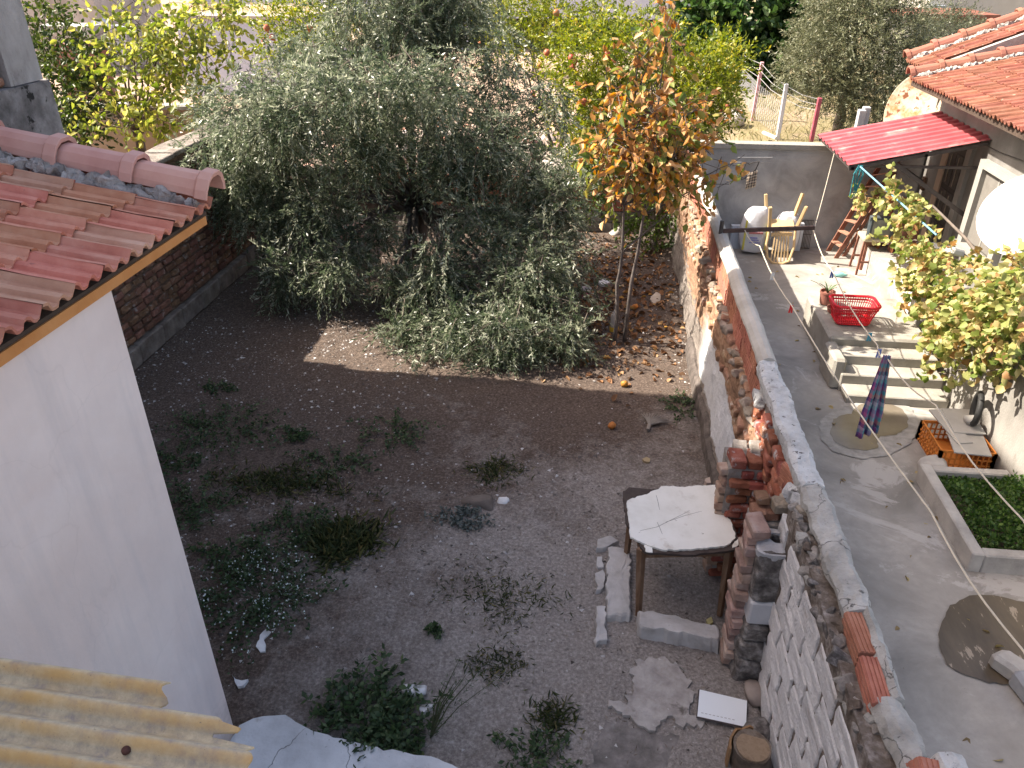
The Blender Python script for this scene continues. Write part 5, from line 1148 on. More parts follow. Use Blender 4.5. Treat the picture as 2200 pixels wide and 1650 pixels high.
# ---- awning
aw = thing('awning', 'red corrugated metal awning over the house door', 'awning', (4.4, 12.5, 2))
b = MB(); rows = []; y0, y1 = 11.50, 13.42; ncor = 9; pp = (y1 - y0) / ncor
prof = []
for k in range(ncor):
    for f_, h_ in ((0, 0), (.42, 0), (.52, .032), (.90, .032)): prof.append((y0 + (k + f_) * pp, h_))
prof.append((y1, 0))
xa, za, xb, zb = 3.48, 1.95, 5.29, 2.35
ny = Vector((-(zb - za), 0, xb - xa)).normalized()
rows = [[(xa + (xb - xa) * t_ + ny.x * h_, y, za + (zb - za) * t_ + ny.z * h_) for y, h_ in prof] for t_ in (0, .5, 1)]
b.sheet(rows); b.sheet([[(x, y, z - .005) for x, y, z in r][::-1] for r in rows])
b.build('roof_sheet', mat('red_sheet_paint', [(0.34, 0.065, 0.08), (0.42, 0.11, 0.12)], 3, .5, .05, 20, .002, spec=.4, spots=[((0.44, 0.27, 0.25), 2.5, .55, .15)]), aw)
for y in (11.52, 13.38): MB().beam((3.5, y, 1.90), (5.28, y, 2.29), .04, .05).build('rafter', RUSTM, aw)
MB().beam((3.55, 11.5, 1.90), (3.55, 13.4, 1.90), .04, .05).build('purlin', RUSTM, aw); MB().beam((4.5, 11.5, 2.11), (4.5, 13.4, 2.11), .04, .04).build('purlin', RUSTM, aw)
for y in (11.55, 13.3):
    MB().beam((3.8, y, 1.93), (5.29, y, 1.95), .035, .035).build('tie_bar', RUSTM, aw)
    MB().beam((4.1, y, 1.99), (5.29, y, 1.25), .04, .06).build('brace', RUSTM, aw)
    MB().box((5.255, y - .05, 1.15), (5.298, y + .05, 1.36)).build('wall_plate', WOOD_OLD, aw)
pole = thing('blue_pole', 'pale blue pole tied under the awning corner and sloping to the vine', 'pole', (3.6, 11.5, 1.8))
pa, pb = PY(1848, 358, 11.4), PX(2012, 505, 4.1)
MB().tube([pa, pb], .011, 8).build('pole_tube', mat('blue_pole_paint', [(0.14, 0.34, 0.45), (0.2, 0.4, 0.52)], 4, .5, .1), pole)
rg = random.Random(3)
TEAL = mat('teal_rope', [(0.02, 0.16, 0.19), (0.05, 0.25, 0.28)], 20)
for k in range(9): MB().tube([pa + Vector((rg.uniform(-.05, .05), 0, .02)), pa + Vector((rg.uniform(-.08, .08), -.03, -.1)), pa + Vector((rg.uniform(-.06, .02), -.02, -.25 - rg.random() * .2))], .007, 5).build('rope_tail', TEAL, pole)
# ---- dishes
def dish(name, label, c, nrm, r, m, arm=True):
    t_ = thing(name, label, 'dish', tuple(c)); q = Vector(nrm).to_track_quat('Z', 'Y').to_matrix()
    prof = [(0.001, 0)] + [(r * k / 10, .20 * r * (k / 10) ** 2) for k in range(1, 11)] + [(r * 1.015, .2 * r + .006), (r * 1.01, .2 * r - .012)] + [(r * k / 10, .20 * r * (k / 10) ** 2 - .014) for k in range(9, -1, -1)]
    MB().lathe(c, prof, 40, M=q).build('reflector', m, t_, smooth=True)
    c = Vector(c); n_ = Vector(nrm).normalized(); dn = q @ Vector((0, -1, 0))
    if arm:
        f = c + n_ * r * 1.0 + dn * r * .15
        MB().tube([c + dn * r * .95 + n_ * .1, f], .011, 6).build('feed_arm', RUSTM, t_)
        MB().tube([f, f - n_ * .10], .028, 10).build('feed_horn', mat('lnb_grey', [(0.3, 0.3, 0.3), (0.4, 0.4, 0.4)], 5), t_)
    MB().tube([c - n_ * .03, c - n_ * .16, c - n_ * .16 + Vector((0, 0, -r * 1.15))], .02, 8).build('mast', RUSTM, t_)
    return t_
dish('satellite_dish', 'white satellite dish above the grapevine at the right edge', PY(2216, 470, 7.9), (-.58, -.50, .64), .45, mat('dish_white', [(0.76, 0.76, 0.75), (0.82, 0.82, 0.81)], 3, .5, .05), False)
dish('rusty_dish', 'rust-spotted old dish under the eaves at the far corner of the house', PY(1985, 240, 13.95), (-.75, -.55, .25), .62, mat('rusty_white', [(0.44, 0.37, 0.27), (0.52, 0.46, 0.37)], 3, .6, .1, spots=[((0.34, 0.16, 0.05), 2.6, .50, .12), ((0.17, 0.06, 0.025), 6.5, .58, .03)]), False)
# ---- red laundry basket
def rrect(cx, cy_, hx, hy, z, r, n=6, bulge=0):
    P = []
    for sx, sy, a0 in ((1, 1, 0), (-1, 1, 90), (-1, -1, 180), (1, -1, 270)):
        for k in range(n + 1):
            a = R(a0 + 90 * k / n); P.append(Vector((cx + sx * (hx - r) + r * math.cos(a), cy_ + sy * (hy - r) + r * math.sin(a), z)))
    return P
bk = thing('laundry_basket', 'red plastic laundry basket on the landing above the steps', 'basket', (3.28, 9.36, .48))
REDP = mat('red_plastic', [(0.62, 0.012, 0.022), (0.70, 0.02, 0.035)], 3, .35, .03, spec=.5)
bc = (3.28, 9.40); z0 = .485
lv = [rrect(bc[0], bc[1], .20 + .075 * t_, .135 + .06 * t_, z0 + .25 * t_, .05 + .03 * t_) for t_ in (0, .13, .25, .5, .75, .88, 1)]
MB().add([tuple(p) for p in lv[0]], [tuple(range(len(lv[0])))]).build('base', REDP, bk)
for k in (1, 2, 3, 4, 5): MB().tube(lv[k] + [lv[k][0]], .006 if k in (2, 3, 4) else .012, 6, False).build('band', REDP, bk)
rim = [p + Vector((0, 0, .022 * abs(math.cos(math.atan2(p.y - bc[1], p.x - bc[0])))**2)) for p in lv[6]]
MB().tube(rim + [rim[0]], .018, 8, False).build('rim', REDP, bk)
N_ = len(lv[0]); 
def at_loop(lp, s):
    L = [0]; 
    for i in range(N_): L.append(L[-1] + (lp[(i + 1) % N_] - lp[i]).length)
    d = s * L[-1]
    for i in range(N_):
        if d <= L[i + 1]: return lp[i].lerp(lp[(i + 1) % N_], (d - L[i]) / max(L[i + 1] - L[i], 1e-9))
    return lp[0]
lat = MB()
for k in range(56): lat.beam(at_loop(lv[0], k / 56), at_loop(lv[6], k / 56), .009, .006)
lat.build('slats', REDP, bk, kind='stuff')
# ---- pots
CLAYP = mat('brown_pot', [(0.22, 0.085, 0.06), (0.30, 0.13, 0.10)], 6, .6, .2)
fpot = thing('flower_pot', 'brown flower pot with a spiky aloe on the landing corner', 'pot', (3.10, 9.95, .48))
MB().lathe((3.10, 9.95, .48), [(0.001, 0), (.075, 0), (.095, .15), (.10, .15), (.10, .175), (.09, .175), (.085, .14), (.001, .14)], 24).build('pot', CLAYP, fpot, smooth=False)
for k in range(11):
    a = k * 2.4; L = rg.uniform(.14, .26); d = Vector((math.cos(a), math.sin(a), 0)); s_ = d.cross(Vector((0, 0, 1)))
    pts = [Vector((3.10, 9.95, .63)) + d * (L * .55 * t_) + Vector((0, 0, L * (t_ - .45 * t_ * t_))) for t_ in (0, .33, .66, 1)]
    if k == 2: pts = [Vector((3.10, 9.95, .63)) + Vector((-.26 * t_, -.02 * t_, .30 * t_ - .12 * t_ * t_)) for t_ in (0, .33, .66, 1)]; s_ = Vector((0, 1, 0))
    wd = (.013, .012, .008, .001)
    MB().add([p + s_ * w_ * sg for p, w_ in zip(pts, wd) for sg in (-1, 1)] + [p + Vector((0, 0, -.006)) for p in pts], [(2 * i, 2 * i + 1, 2 * i + 3, 2 * i + 2) for i in range(3)] + [(2 * i, 2 * i + 2, 8 + i + 1, 8 + i) for i in range(3)] + [(2 * i + 1, 8 + i, 9 + i, 2 * i + 3) for i in range(3)]).build('aloe_leaf', mat('aloe_green', [(0.05, 0.09, 0.035), (0.10, 0.15, 0.06)], 12, .5, .1), fpot)
tag(MB().lathe((3.14, 9.68, .478), [(0.001, 0), (.075, 0), (.09, .06), (.094, .06), (.092, .068), (.082, .066), (.07, .012), (.001, .012)], 20).build('plant_saucer', CLAYP, smooth=False), 'small brown plant saucer between the pot and the red basket', 'saucer')
# ---- sacks, chair, panels at the back wall
SACK = mat('woven_sack', [(0.60, 0.61, 0.66), (0.70, 0.71, 0.76)], 5, .6, .6, 25, .012)
def sack(name, label, c, size, seed, m=SACK):
    bm = bmesh.new(); bmesh.ops.create_icosphere(bm, subdivisions=4, radius=1)
    me = bpy.data.meshes.new(name); bm.to_mesh(me); bm.free(); n = len(me.vertices)
    A = np.empty(n * 3, np.float32); me.vertices.foreach_get('co', A); A = A.reshape(-1, 3).astype(float)
    A = np.sign(A) * np.abs(A) ** .6; A[:, :2] *= (1 - .18 * np.clip(A[:, 2:3], 0, 1))
    A += np.stack([fbm(A + 4 * k, 1.6, seed + k, 3) for k in range(3)], 1) * .09
    A = A * np.array(size) / 2; A[:, 2] -= A[:, 2].min(); me.vertices.foreach_set('co', A.astype(np.float32).ravel()); me.update()
    me.polygons.foreach_set('use_smooth', np.ones(len(me.polygons), bool)); setmat(me, m)
    t_ = thing(name, label, 'sack', c); put('bag', me, t_, c); return t_
s1 = sack('white_sack', 'full white woven sack with yellow stripes leaning on the back wall', (2.67, 13.16, .01), (.48, .36, .80), 3)
for x in (2.47, 2.84): MB().box((x, 12.972, .12), (x + .03, 12.99, .62)).build('yellow_stripe', mat('yellow_print', [(0.52, 0.48, 0.06), (0.6, 0.55, 0.12)], 6, .6), s1, rough=.012, rscale=6)
MB().box((2.55, 12.968, .40), (2.78, 12.982, .43)).build('red_print', mat('red_print', [(0.45, 0.16, 0.16), (0.5, 0.22, 0.22)], 6), s1, rough=.01, rscale=8)
for k in range(3): MB().box((2.58, 12.966, .24 + .045 * k), (2.76 - .03 * k, 12.98, .255 + .045 * k)).build('blue_print', mat('blue_print', [(0.20, 0.20, 0.5), (0.3, 0.3, 0.58)], 6), s1, rough=.008, rscale=9)
s2 = sack('spare_sack', 'slack white plastic sack behind the upturned chair', (3.22, 13.24, .01), (.44, .30, .70), 9)
ch = thing('plastic_chair', 'upturned beige plastic chair with its legs in the air', 'chair', (3.05, 12.85, 0))
BEIGE = mat('beige_plastic', [(0.48, 0.33, 0.17), (0.55, 0.40, 0.22)], 3, .45, .05)
cx, cy_ = 3.05, 12.86
seat = [Vector((cx - .21, cy_ - .05, .50)), Vector((cx + .21, cy_ - .05, .53)), Vector((cx + .23, cy_ + .33, .60)), Vector((cx - .20, cy_ + .33, .57))]
MB().add([p for p in seat] + [p + Vector((0, 0, .035)) for p in seat], [(3, 2, 1, 0), (4, 5, 6, 7), (0, 1, 5, 4), (1, 2, 6, 5), (2, 3, 7, 6), (3, 0, 4, 7)]).build('seat', BEIGE, ch, bevel=.012)
for k, (dx, dy) in enumerate(((-.06, -.06), (.09, -.06), (.10, .07), (-.07, .07))):
    p = seat[k]; MB().beam(p + Vector((0, 0, .02)), p + Vector((dx, dy, .44)), .055, .05).build('leg', BEIGE, ch, bevel=.008)
arch = [Vector((cx - .21, cy_ - .04, .52)), Vector((cx - .235, cy_ - .12, .30)), Vector((cx - .20, cy_ - .19, .10)), Vector((cx - .10, cy_ - .22, .02)), Vector((cx + .05, cy_ - .22, .015)), Vector((cx + .16, cy_ - .20, .06)), Vector((cx + .215, cy_ - .13, .26)), Vector((cx + .21, cy_ - .04, .55))]
MB().tube(arch, .022, 8).build('back_frame', BEIGE, ch)
for k in range(6):
    x = -.13 + .052 * k; MB().beam((cx + x * .8, cy_ - .05, .52), (cx + x * 1.05, cy_ - .20, .04), .022, .010).build('back_slat', BEIGE, ch)
MB().beam((cx - .17, cy_ - .06, .46), (cx + .17, cy_ - .06, .48), .02, .06).build('back_rail', BEIGE, ch)
FOAM = mat('white_enamel', [(0.52, 0.55, 0.60), (0.60, 0.63, 0.68)], 4, .5, .1)
for k, (x, h_, lb) in enumerate(((2.40, .42, 'pale ribbed metal radiator standing left of the white sack'), (3.42, .50, 'pale ribbed metal radiator standing right of the upturned chair'))):
    t_ = thing('metal_radiator', lb, 'radiator', (x, 13.3, 0), 'pale metal radiators at the back wall')
    MB().box((x - .09, 13.30, .01), (x + .10, 13.42, h_)).build('panel_body', FOAM, t_)
    for j in range(4): MB().box((x - .08 + .045 * j, 13.285, .03), (x - .055 + .045 * j, 13.299, h_ - .02)).build('rib', FOAM, t_)
gr = thing('wire_grille', 'dark wire grille leaning on the back wall', 'grille', (3.6, 13.45, 0))
for k in range(9): MB().tube([(3.50 + .025 * k, 13.42, .02), (3.50 + .025 * k, 13.49, .52)], .004, 4).build('wire_rod', IRON, gr)
for z in (.03, .27, .51): MB().tube([(3.49, 13.42 + z * .14, z), (3.71, 13.42 + z * .14, z)], .005, 4).build('cross_rod', IRON, gr)
# hanger and cloth on the back wall
hg = thing('coat_hanger', 'black coat hanger on a wire rack of the back wall', 'hanger', tuple(PY(1610, 350, 13.45)))
p = PY(1612, 362, 13.45)
MB().tube([p + Vector((-.10, 0, .0)), p + Vector((-.08, 0, .10)), p + Vector((-.03, 0, .07)), p + Vector((.03, 0, .10)), p + Vector((.13, 0, .12)), p + Vector((.09, 0, -.02)), p + Vector((-.02, 0, -.14)), p + Vector((-.12, 0, -.20)), p + Vector((-.10, 0, 0))], .009, 6).build('frame', IRON, hg)
a_, b_ = PY(1585, 338, 13.47), PY(1660, 338, 13.47)
for dz in (0, -.08): MB().tube([a_ + Vector((0, 0, dz)), b_ + Vector((0, 0, dz))], .005, 5).build('rack_wire', MATS['galvanised_wire'], hg)
def cloth(name, rows_, m, parent=None, uvs=(1, 1), **tags):
    b = MB().sheet(rows_); me = b.mesh(name, m, True); uv = me.uv_layers.new(name='UVMap'); n = len(rows_[0]); k = len(rows_)
    for poly in me.polygons:
        for li in poly.loop_indices:
            vi = me.loops[li].vertex_index; uv.data[li].uv = ((vi % n) / (n - 1) * uvs[0], (vi // n) / (k - 1) * uvs[1])
    o = put(name, me, parent, **tags); sm = o.modifiers.new('thick', 'SOLIDIFY'); sm.thickness = .004; return o
def plaid(name, cols, nu, nv):
    t = NT(name); uv = t.new('ShaderNodeTexCoord').outputs['UV']; sp = t.new('ShaderNodeSeparateXYZ'); t.link(uv, sp.inputs[0])
    fu = t.math('FRACT', t.math('MULTIPLY', sp.outputs[0], nu)); fv = t.math('FRACT', t.math('MULTIPLY', sp.outputs[1], nv))
    k = len(cols); st = [(i / k, c) for i, c in enumerate(cols)]
    c = t.mix(0.5, t.ramp(fu, st, 'CONSTANT'), t.ramp(fv, st, 'CONSTANT'))
    t.link(c, t.bsdf.inputs['Base Color']); t.bsdf.inputs['Roughness'].default_value = .95
    t.link(t.bump(t.noise(t.new('ShaderNodeTexCoord').outputs['Object'], 90, 3), .3, .004), t.bsdf.inputs['Normal']); return t.m
p = PY(1613, 372, 13.40)
cloth('checked_cloth', [[p + Vector((-.05 + .16 * j / 5, .015 * math.sin(j * 1.7 + i), -.28 * i / 6 + .05 * j / 5)) for j in range(6)] for i in range(7)], plaid('brown_check', [(0.05, 0.04, 0.035), (0.35, 0.27, 0.2), (0.03, 0.03, 0.03), (0.5, 0.42, 0.34)], 2, 3), label='small brown checked cloth on the coat hanger', cat='cloth')
# ---- ladder
la = thing('step_ladder', 'brown wooden step ladder leaning by the back wall', 'ladder', (4.2, 13.1, 0))
REDW = mat('brown_red_wood', [(0.13, 0.05, 0.035), (0.21, 0.09, 0.06), (0.28, 0.14, 0.10)], 6, .75, .4, 50, .006)
f1, f2 = PZ(1778, 541), PZ(1795, 556)
t1, t2 = PY(1893, 352, 13.35), PY(1930, 345, 13.05)
for f_, t_ in ((f1, t1), (f2, t2)): MB().beam(f_, t_, .03, .07, (1, 0, 0)).build('rail', REDW, la)
for k in range(7):
    s_ = .13 + .125 * k; a_, b_ = f1.lerp(t1, s_), f2.lerp(t2, s_)
    MB().beam(a_, b_, .11, .022, (0, 0, 1)).build('tread', mat('tread_wood', [(0.30, 0.15, 0.10), (0.40, 0.22, 0.155)], 7, .8, .3), la)
MB().beam(PZ(1812, 552), t2 + Vector((.02, .05, -.2)), .03, .05).build('rear_leg', REDW, la)
# ---- stool, television, frames
sto = thing('old_stool', 'old padded stool carrying the television', 'stool', (4.42, 12.45, 0))
MB().box((4.20, 12.28, .56), (4.64, 12.66, .63)).build('seat', mat('cream_pad', [(0.42, 0.36, 0.25), (0.50, 0.44, 0.32)], 5, .8), sto, bevel=.02)
for x, y in ((4.23, 12.31), (4.61, 12.31), (4.23, 12.63), (4.61, 12.63)): MB().beam((x + (x - 4.42) * .15, y + (y - 12.47) * .2, 0.01), (x, y, .565), .03, .03).build('leg', REDW, sto)
for y in (12.31, 12.63): MB().beam((4.21, y, .22), (4.63, y, .22), .02, .03).build('stretcher', REDW, sto)
MB().box((4.32, 12.5, .01), (4.6, 12.62, .5)).build('back_board', REDW, sto)
tv = thing('television', 'old grey tube television on the stool', 'television', (4.42, 12.4, .63))
TVG = mat('tv_grey', [(0.055, 0.07, 0.08), (0.09, 0.105, 0.115)], 4, .45, .1)
MB().box((4.23, 12.26, .632), (4.63, 12.36, .985)).build('bezel', TVG, tv, bevel=.02)
MB().add([(4.25, 12.355, .65), (4.61, 12.355, .65), (4.61, 12.355, .96), (4.25, 12.355, .96), (4.32, 12.62, .70), (4.54, 12.62, .70), (4.54, 12.62, .90), (4.32, 12.62, .90)], [(0, 1, 2, 3), (7, 6, 5, 4), (0, 4, 5, 1), (1, 5, 6, 2), (2, 6, 7, 3), (3, 7, 4, 0)]).build('rear_case', TVG, tv)
b = MB(); b.sheet([[(4.275 + .28 * i / 6, 12.252 - .012 * (1 - ((i - 3) / 3) ** 2) * (1 - ((j - 3) / 3) ** 2), .69 + .25 * j / 6) for i in range(7)] for j in range(7)])
b.build('screen', mat('tv_screen', [(0.14, 0.145, 0.12), (0.20, 0.20, 0.16)], 2, .25, 0, spec=.5), tv, smooth=True)
wf = thing('window_frames', 'pair of orange-brown wooden window frames leaning under the vine', 'window frame', (4.6, 12.3, 0))
OW = mat('orange_wood', [(0.27, 0.095, 0.04), (0.36, 0.145, 0.065)], 6, .65, .2)
for k in range(2):
    A_ = PZ(1872, 584) + Vector((.10 * k, .10 * k, .03)); B_ = PZ(1930 - 8 * k, 604 - 4 * k) + Vector((.10 * k, .10 * k, .03)); U_ = PY(1912, 430, 12.35) - PZ(1872, 584)
    for p, q in ((A_, A_ + U_), (B_, B_ + U_), (A_, B_), (A_ + U_, B_ + U_), (A_.lerp(B_, .5), A_.lerp(B_, .5) + U_)): MB().beam(p, q, .045, .035, (1, 1, 0)).build('frame_bar', OW, wf)
# white bundle over the stool
sack('white_bundle', 'crumpled white plastic bundle behind the vine near the door', (4.80, 12.25, 1.02), (.34, .25, .22), 14)
tag(MB().box((4.70, 12.15, .43), (4.95, 12.4, 1.0)).build('small_cupboard', REDW, bevel=.01), 'small brown cupboard beside the stool under the vine', 'cupboard')
p = PZ(1806, 590, .05)
tag(MB().tube([p + Vector((-.10, .03, 0)), p + Vector((.02, 0, 0)), p + Vector((.06, -.01, 0)), p + Vector((.10, -.02, 0))], [.045, .045, .02, .018], 12).build('plastic_bottle', mat('teal_bottle', [(0.18, 0.42, 0.40), (0.25, 0.5, 0.47)], 3, .2, 0, spec=.6), smooth=True), 'pale teal plastic bottle lying on the courtyard floor', 'bottle')
# ---- clothes-line bar and lines
ba = thing('line_bracket', 'rusty steel bracket bar jutting from the wall coping over the courtyard', 'bracket', (1.48, 9.2, 1.6))
MB().tube([(1.475, 9.2, 1.60), (1.475, 9.2, 1.80)], .025, 8).build('stub_post', RUSTM, ba)
MB().beam((1.50, 9.2, 1.675), (2.56, 9.22, 1.75), .035, .045).build('bar', mat('rust_bar', [(0.06, 0.035, 0.03), (0.11, 0.07, 0.06)], 14), ba)
CORD = mat('cotton_cord', [(0.50, 0.44, 0.34), (0.58, 0.52, 0.42)], 30, .9, .2)
def line(label, pts, r=.006):
    P = []
    for a_, b_ in zip(pts[:-1], pts[1:]):
        for k in range(6): P.append(Vector(a_).lerp(Vector(b_), k / 6) - Vector((0, 0, .05 * math.sin(math.pi * k / 6))))
    P.append(Vector(pts[-1])); tag(MB().tube(P, r, 5).build('clothes_line', CORD), label, 'clothes line')
lA = [PZ(1632, 528, 1.70), PZ(1700, 655, 1.62), PZ(2000, 1100, 1.68), PZ(2200, 1400, 1.75), PZ(2330, 1600, 1.8), Vector((2.35, -1.0, 1.9))]
line('slack cream clothes line nearest the boundary wall with a red peg', [(1.75, 9.2, 1.70)] + lA)
lB = [Vector((2.55, 9.2, 1.72)), PZ(1790, 585, 1.66), PZ(1885, 742, 1.66), PZ(1906, 770, 1.68), PZ(2010, 870, 1.70), PZ(2200, 1120, 1.78), PZ(2300, 1250, 1.8), Vector((2.9, -1.0, 1.9))]
line('cream clothes line carrying the checked towel', lB)
line('thin string hanging from the awning edge to the bracket bar', [PY(1792, 330, 11.5), Vector((2.56, 9.22, 1.74))], .004)
lp = thing('line_post', 'steel post holding the near ends of the clothes lines', 'post', (2.6, -1.0, 0))
MB().tube([(2.6, -1.03, 0), (2.6, -1.03, 1.95)], .03, 10).build('upright', RUSTM, lp); MB().beam((2.25, -1.03, 1.92), (3.0, -1.03, 1.92), .04, .04).build('crossbar', RUSTM, lp)
for (u, v, z, c, lb) in ((1660, 592, 1.62, (0.7, 0.68, 0.64), 'white clothes peg on the near clothes line'), (1700, 662, 1.58, (0.6, 0.03, 0.03), 'red clothes peg on the near clothes line'), (1788, 588, 1.62, (0.06, 0.10, 0.28), 'dark blue clothes peg on the towel line, farthest along'), (1869, 722, 1.62, (0.05, 0.24, 0.30), 'teal clothes peg on the towel line above the steps'), (1889, 757, 1.62, (0.13, 0.18, 0.42), 'blue clothes peg on the line just above the towel')):
    p = PZ(u, v, z); t_ = thing('clothes_peg', lb, 'clothes peg', tuple(p), 'pegs on the clothes lines'); m_ = mat('peg' + str(u), [c, tuple(q * 1.2 for q in c)], 4, .4, 0)
    MB().beam(p + Vector((.006, 0, .03)), p + Vector((.010, 0, -.05)), .016, .007).build('jaw', m_, t_); MB().beam(p + Vector((-.006, 0, .03)), p + Vector((-.014, 0, -.05)), .016, .007).build('jaw', m_, t_)
tp = PZ(1904, 770, 1.68)
rows_ = []
for i in range(22):
    s_ = i / 21; wd = .045 + .09 * min(1, s_ * 1.5); z = tp.z + .03 - .84 * s_
    rows_.append([Vector((tp.x + wd * (j / 14 - .5) * 1.3 + .02 * s_, tp.y + .03 * math.sin(j * 1.35 + s_ * 1.2) * (0.4 + s_ * .8), z + (.10 * (j / 14) if s_ > .9 else 0) * 1.0)) for j in range(15)])
cloth('plaid_towel', rows_, plaid('towel_plaid', [(0.10, 0.05, 0.20), (0.30, 0.07, 0.20), (0.06, 0.24, 0.28), (0.42, 0.16, 0.10), (0.04, 0.03, 0.09), (0.40, 0.36, 0.42), (0.12, 0.28, 0.30)], 1.6, 3.2), label='purple and teal plaid towel hanging from the clothes line', cat='towel')
# ---- planter with mint
plr = thing('planter_bed', 'low cement planter bed full of green mint by the terrace wall', 'planter', (3.75, 6, 0))
KERB = mat('kerb_cement', [(0.30, 0.29, 0.275), (0.40, 0.385, 0.365), (0.48, 0.465, 0.44)], 4, .9, .6, 45, .01)
MB().box((3.31, 5.34, 0), (3.42, 6.66, .21)).build('kerb', KERB, plr, rough=.012, rscale=4, bevel=.012); MB().box((3.421, 5.34, 0), (4.16, 5.45, .20)).build('kerb', KERB, plr, rough=.012, rscale=4, bevel=.012); MB().box((3.421, 6.56, 0), (4.14, 6.66, .20)).build('kerb', KERB, plr, rough=.012, rscale=4, bevel=.012)
MB().box((3.41, 5.44, .0), (4.16, 6.57, .12)).build('soil', MATS['earth_mortar'], plr)
n_ = 5200; Pm = np.stack([3.43 + .74 * RNG.random(n_), 5.46 + 1.10 * RNG.random(n_), np.zeros(n_)], 1)
Pm[:, 2] = .125 + .20 * RNG.random(n_) * np.clip(0.65 + .75 * fbm(Pm, 4, 3, 3), .05, 1.4)
MINT = leafmat('mint_leaf', [(0, (0.02, 0.05, 0.012)), (.5, (0.05, 0.11, 0.022)), (1, (0.12, 0.19, 0.045))], .5, .3)
V, F, per = leaf_arrays(Pm, RNG.normal(size=(n_, 3)) + [0, 0, .5], .025 + .03 * RNG.random(n_), .6, .2)
put('mint', raw_mesh('mint', V, F, MINT, rnd=np.repeat(RNG.random(n_), per)), plr, kind='stuff')
cl_leaves = np.stack([1.7 + RNG.random(110) * 2.4, 2.8 + RNG.random(110) * 10, np.full(110, .016)], 1)
V, F, per = leaf_arrays(cl_leaves, RNG.normal(size=(110, 3)) * [1, 1, .15], .04 + .05 * RNG.random(110), .6, .3, True, np.array([[0, 0, 1.0]]), .15)
put('courtyard_leaves', raw_mesh('courtyard_leaves', V, F, leafmat('courtyard_leaf', [(0, (0.14, 0.09, 0.05)), (.6, (0.34, 0.26, 0.12)), (1, (0.45, 0.38, 0.18))], .7, .15), rnd=np.repeat(RNG.random(110), per)), kind='stuff')
# ---- crate, boards, ring, stones
cr_ = thing('orange_crate', 'orange plastic crate under grey boards beside the planter', 'crate', (3.85, 7.2, 0))
OP = mat('orange_plastic', [(0.52, 0.17, 0.03), (0.60, 0.22, 0.05)], 4, .5, .05)
c0, c1 = (3.58, 6.86), (4.10, 7.42)
for (a_, b_) in (((c0[0], c0[1]), (c1[0], c0[1])), ((c0[0], c0[1]), (c0[0], c1[1])), ((c1[0], c0[1]), (c1[0], c1[1])), ((c0[0], c1[1]), (c1[0], c1[1]))):
    for z in (.02, .085, .15, .235): MB().beam((*a_, z), (*b_, z), .012, .03 if z in (.02, .235) else .014).build('crate_rail', OP, cr_)
    for k in range(11):
        x = a_[0] + (b_[0] - a_[0]) * k / 10; y = a_[1] + (b_[1] - a_[1]) * k / 10
        MB().beam((x, y, .01), (x, y, .24), .012 if k % 10 else .03, .02 if k % 10 else .03).build('crate_bar', OP, cr_)
MB().box((c0[0], c0[1], .005), (c1[0], c1[1], .015)).build('crate_base', OP, cr_)
BRD = mat('grey_board', [(0.34, 0.33, 0.31), (0.43, 0.42, 0.40)], 4, .8, .2)
for k, (x, y, rz, sx, sy, lb) in enumerate(((3.90, 7.10, -.15, .34, .60, 'broad grey board lying across the orange crate'), (3.80, 7.28, .12, .16, .62, 'narrow grey board on the crate, lowest of the boards'), (3.95, 7.36, -.05, .30, .46, 'grey slab on the crate under the black ring'))):
    tag(put('grey_board', rough_box('grey_board', (sx, sy, .018), BRD, k, .003, 1, .003), None, (x, y, .262 + .021 * k), (.03, -.04, rz)), lb, 'board')
tor = []
for k in range(29):
    a = 2 * math.pi * k / 28; tor.append(Vector((4.02 + .05 * math.cos(a), 7.32 + .155 * math.cos(a), .49 + .16 * math.sin(a))))
tag(MB().tube(tor, .032, 10, False).build('rubber_ring', mat('black_rubber', [(0.018, 0.018, 0.018), (0.035, 0.035, 0.035)], 9, .6, .2), smooth=True), 'black rubber ring propped on the boards against the terrace wall', 'ring')
put('plastic_lump', stone('plastic_lump', (.16, .14, .10), BRD, 8), None, (4.0, 7.30, .36), label='small grey plastic lump inside the black ring', cat='scrap')
put('round_stone', stone('round_stone', (.26, .24, .17), KERB, 5), None, (3.52, 6.80, .085), label='rounded grey stone at the corner of the orange crate', cat='stone')
put('kerb_stone', rough_box('kerb_stone', (.20, .30, .14), KERB, 12, .02, 2, .03), None, (3.23, 4.23, .08), (0, 0, .6), label='pale broken kerb stone at the right edge beside the brown puddle', cat='stone')
put('flat_stone', rough_box('flat_stone', (.20, .34, .16), mat('blue_grey_stone', [(0.24, 0.25, 0.27), (0.33, 0.34, 0.36)], 5), 14, .02, 2, .03), None, (3.27, 4.02, .09), (0, 0, .2), label='blue-grey flat stone at the right edge below the kerb stone', cat='stone')
# ---- lamp on its arm in the vine
lm = thing('yard_lamp', 'grey street-type lamp head on an arm in the grapevine', 'lamp', tuple(PX(2050, 540, 4.05)))
p = PX(2052, 540, 4.02)
put('lamp_head', rough_box('lamp_head', (.22, .12, .08), mat('lamp_grey', [(0.45, 0.45, 0.42), (0.52, 0.52, 0.49)], 4, .5), 3, .004, 1, .02), lm, tuple(p), (0, .3, .5))
MB().tube([p + Vector((.08, .03, -.02)), p + Vector((.35, -.15, -.20)), p + Vector((.5, -.2, -.9))], .016, 6).build('arm', RUSTM, lm)

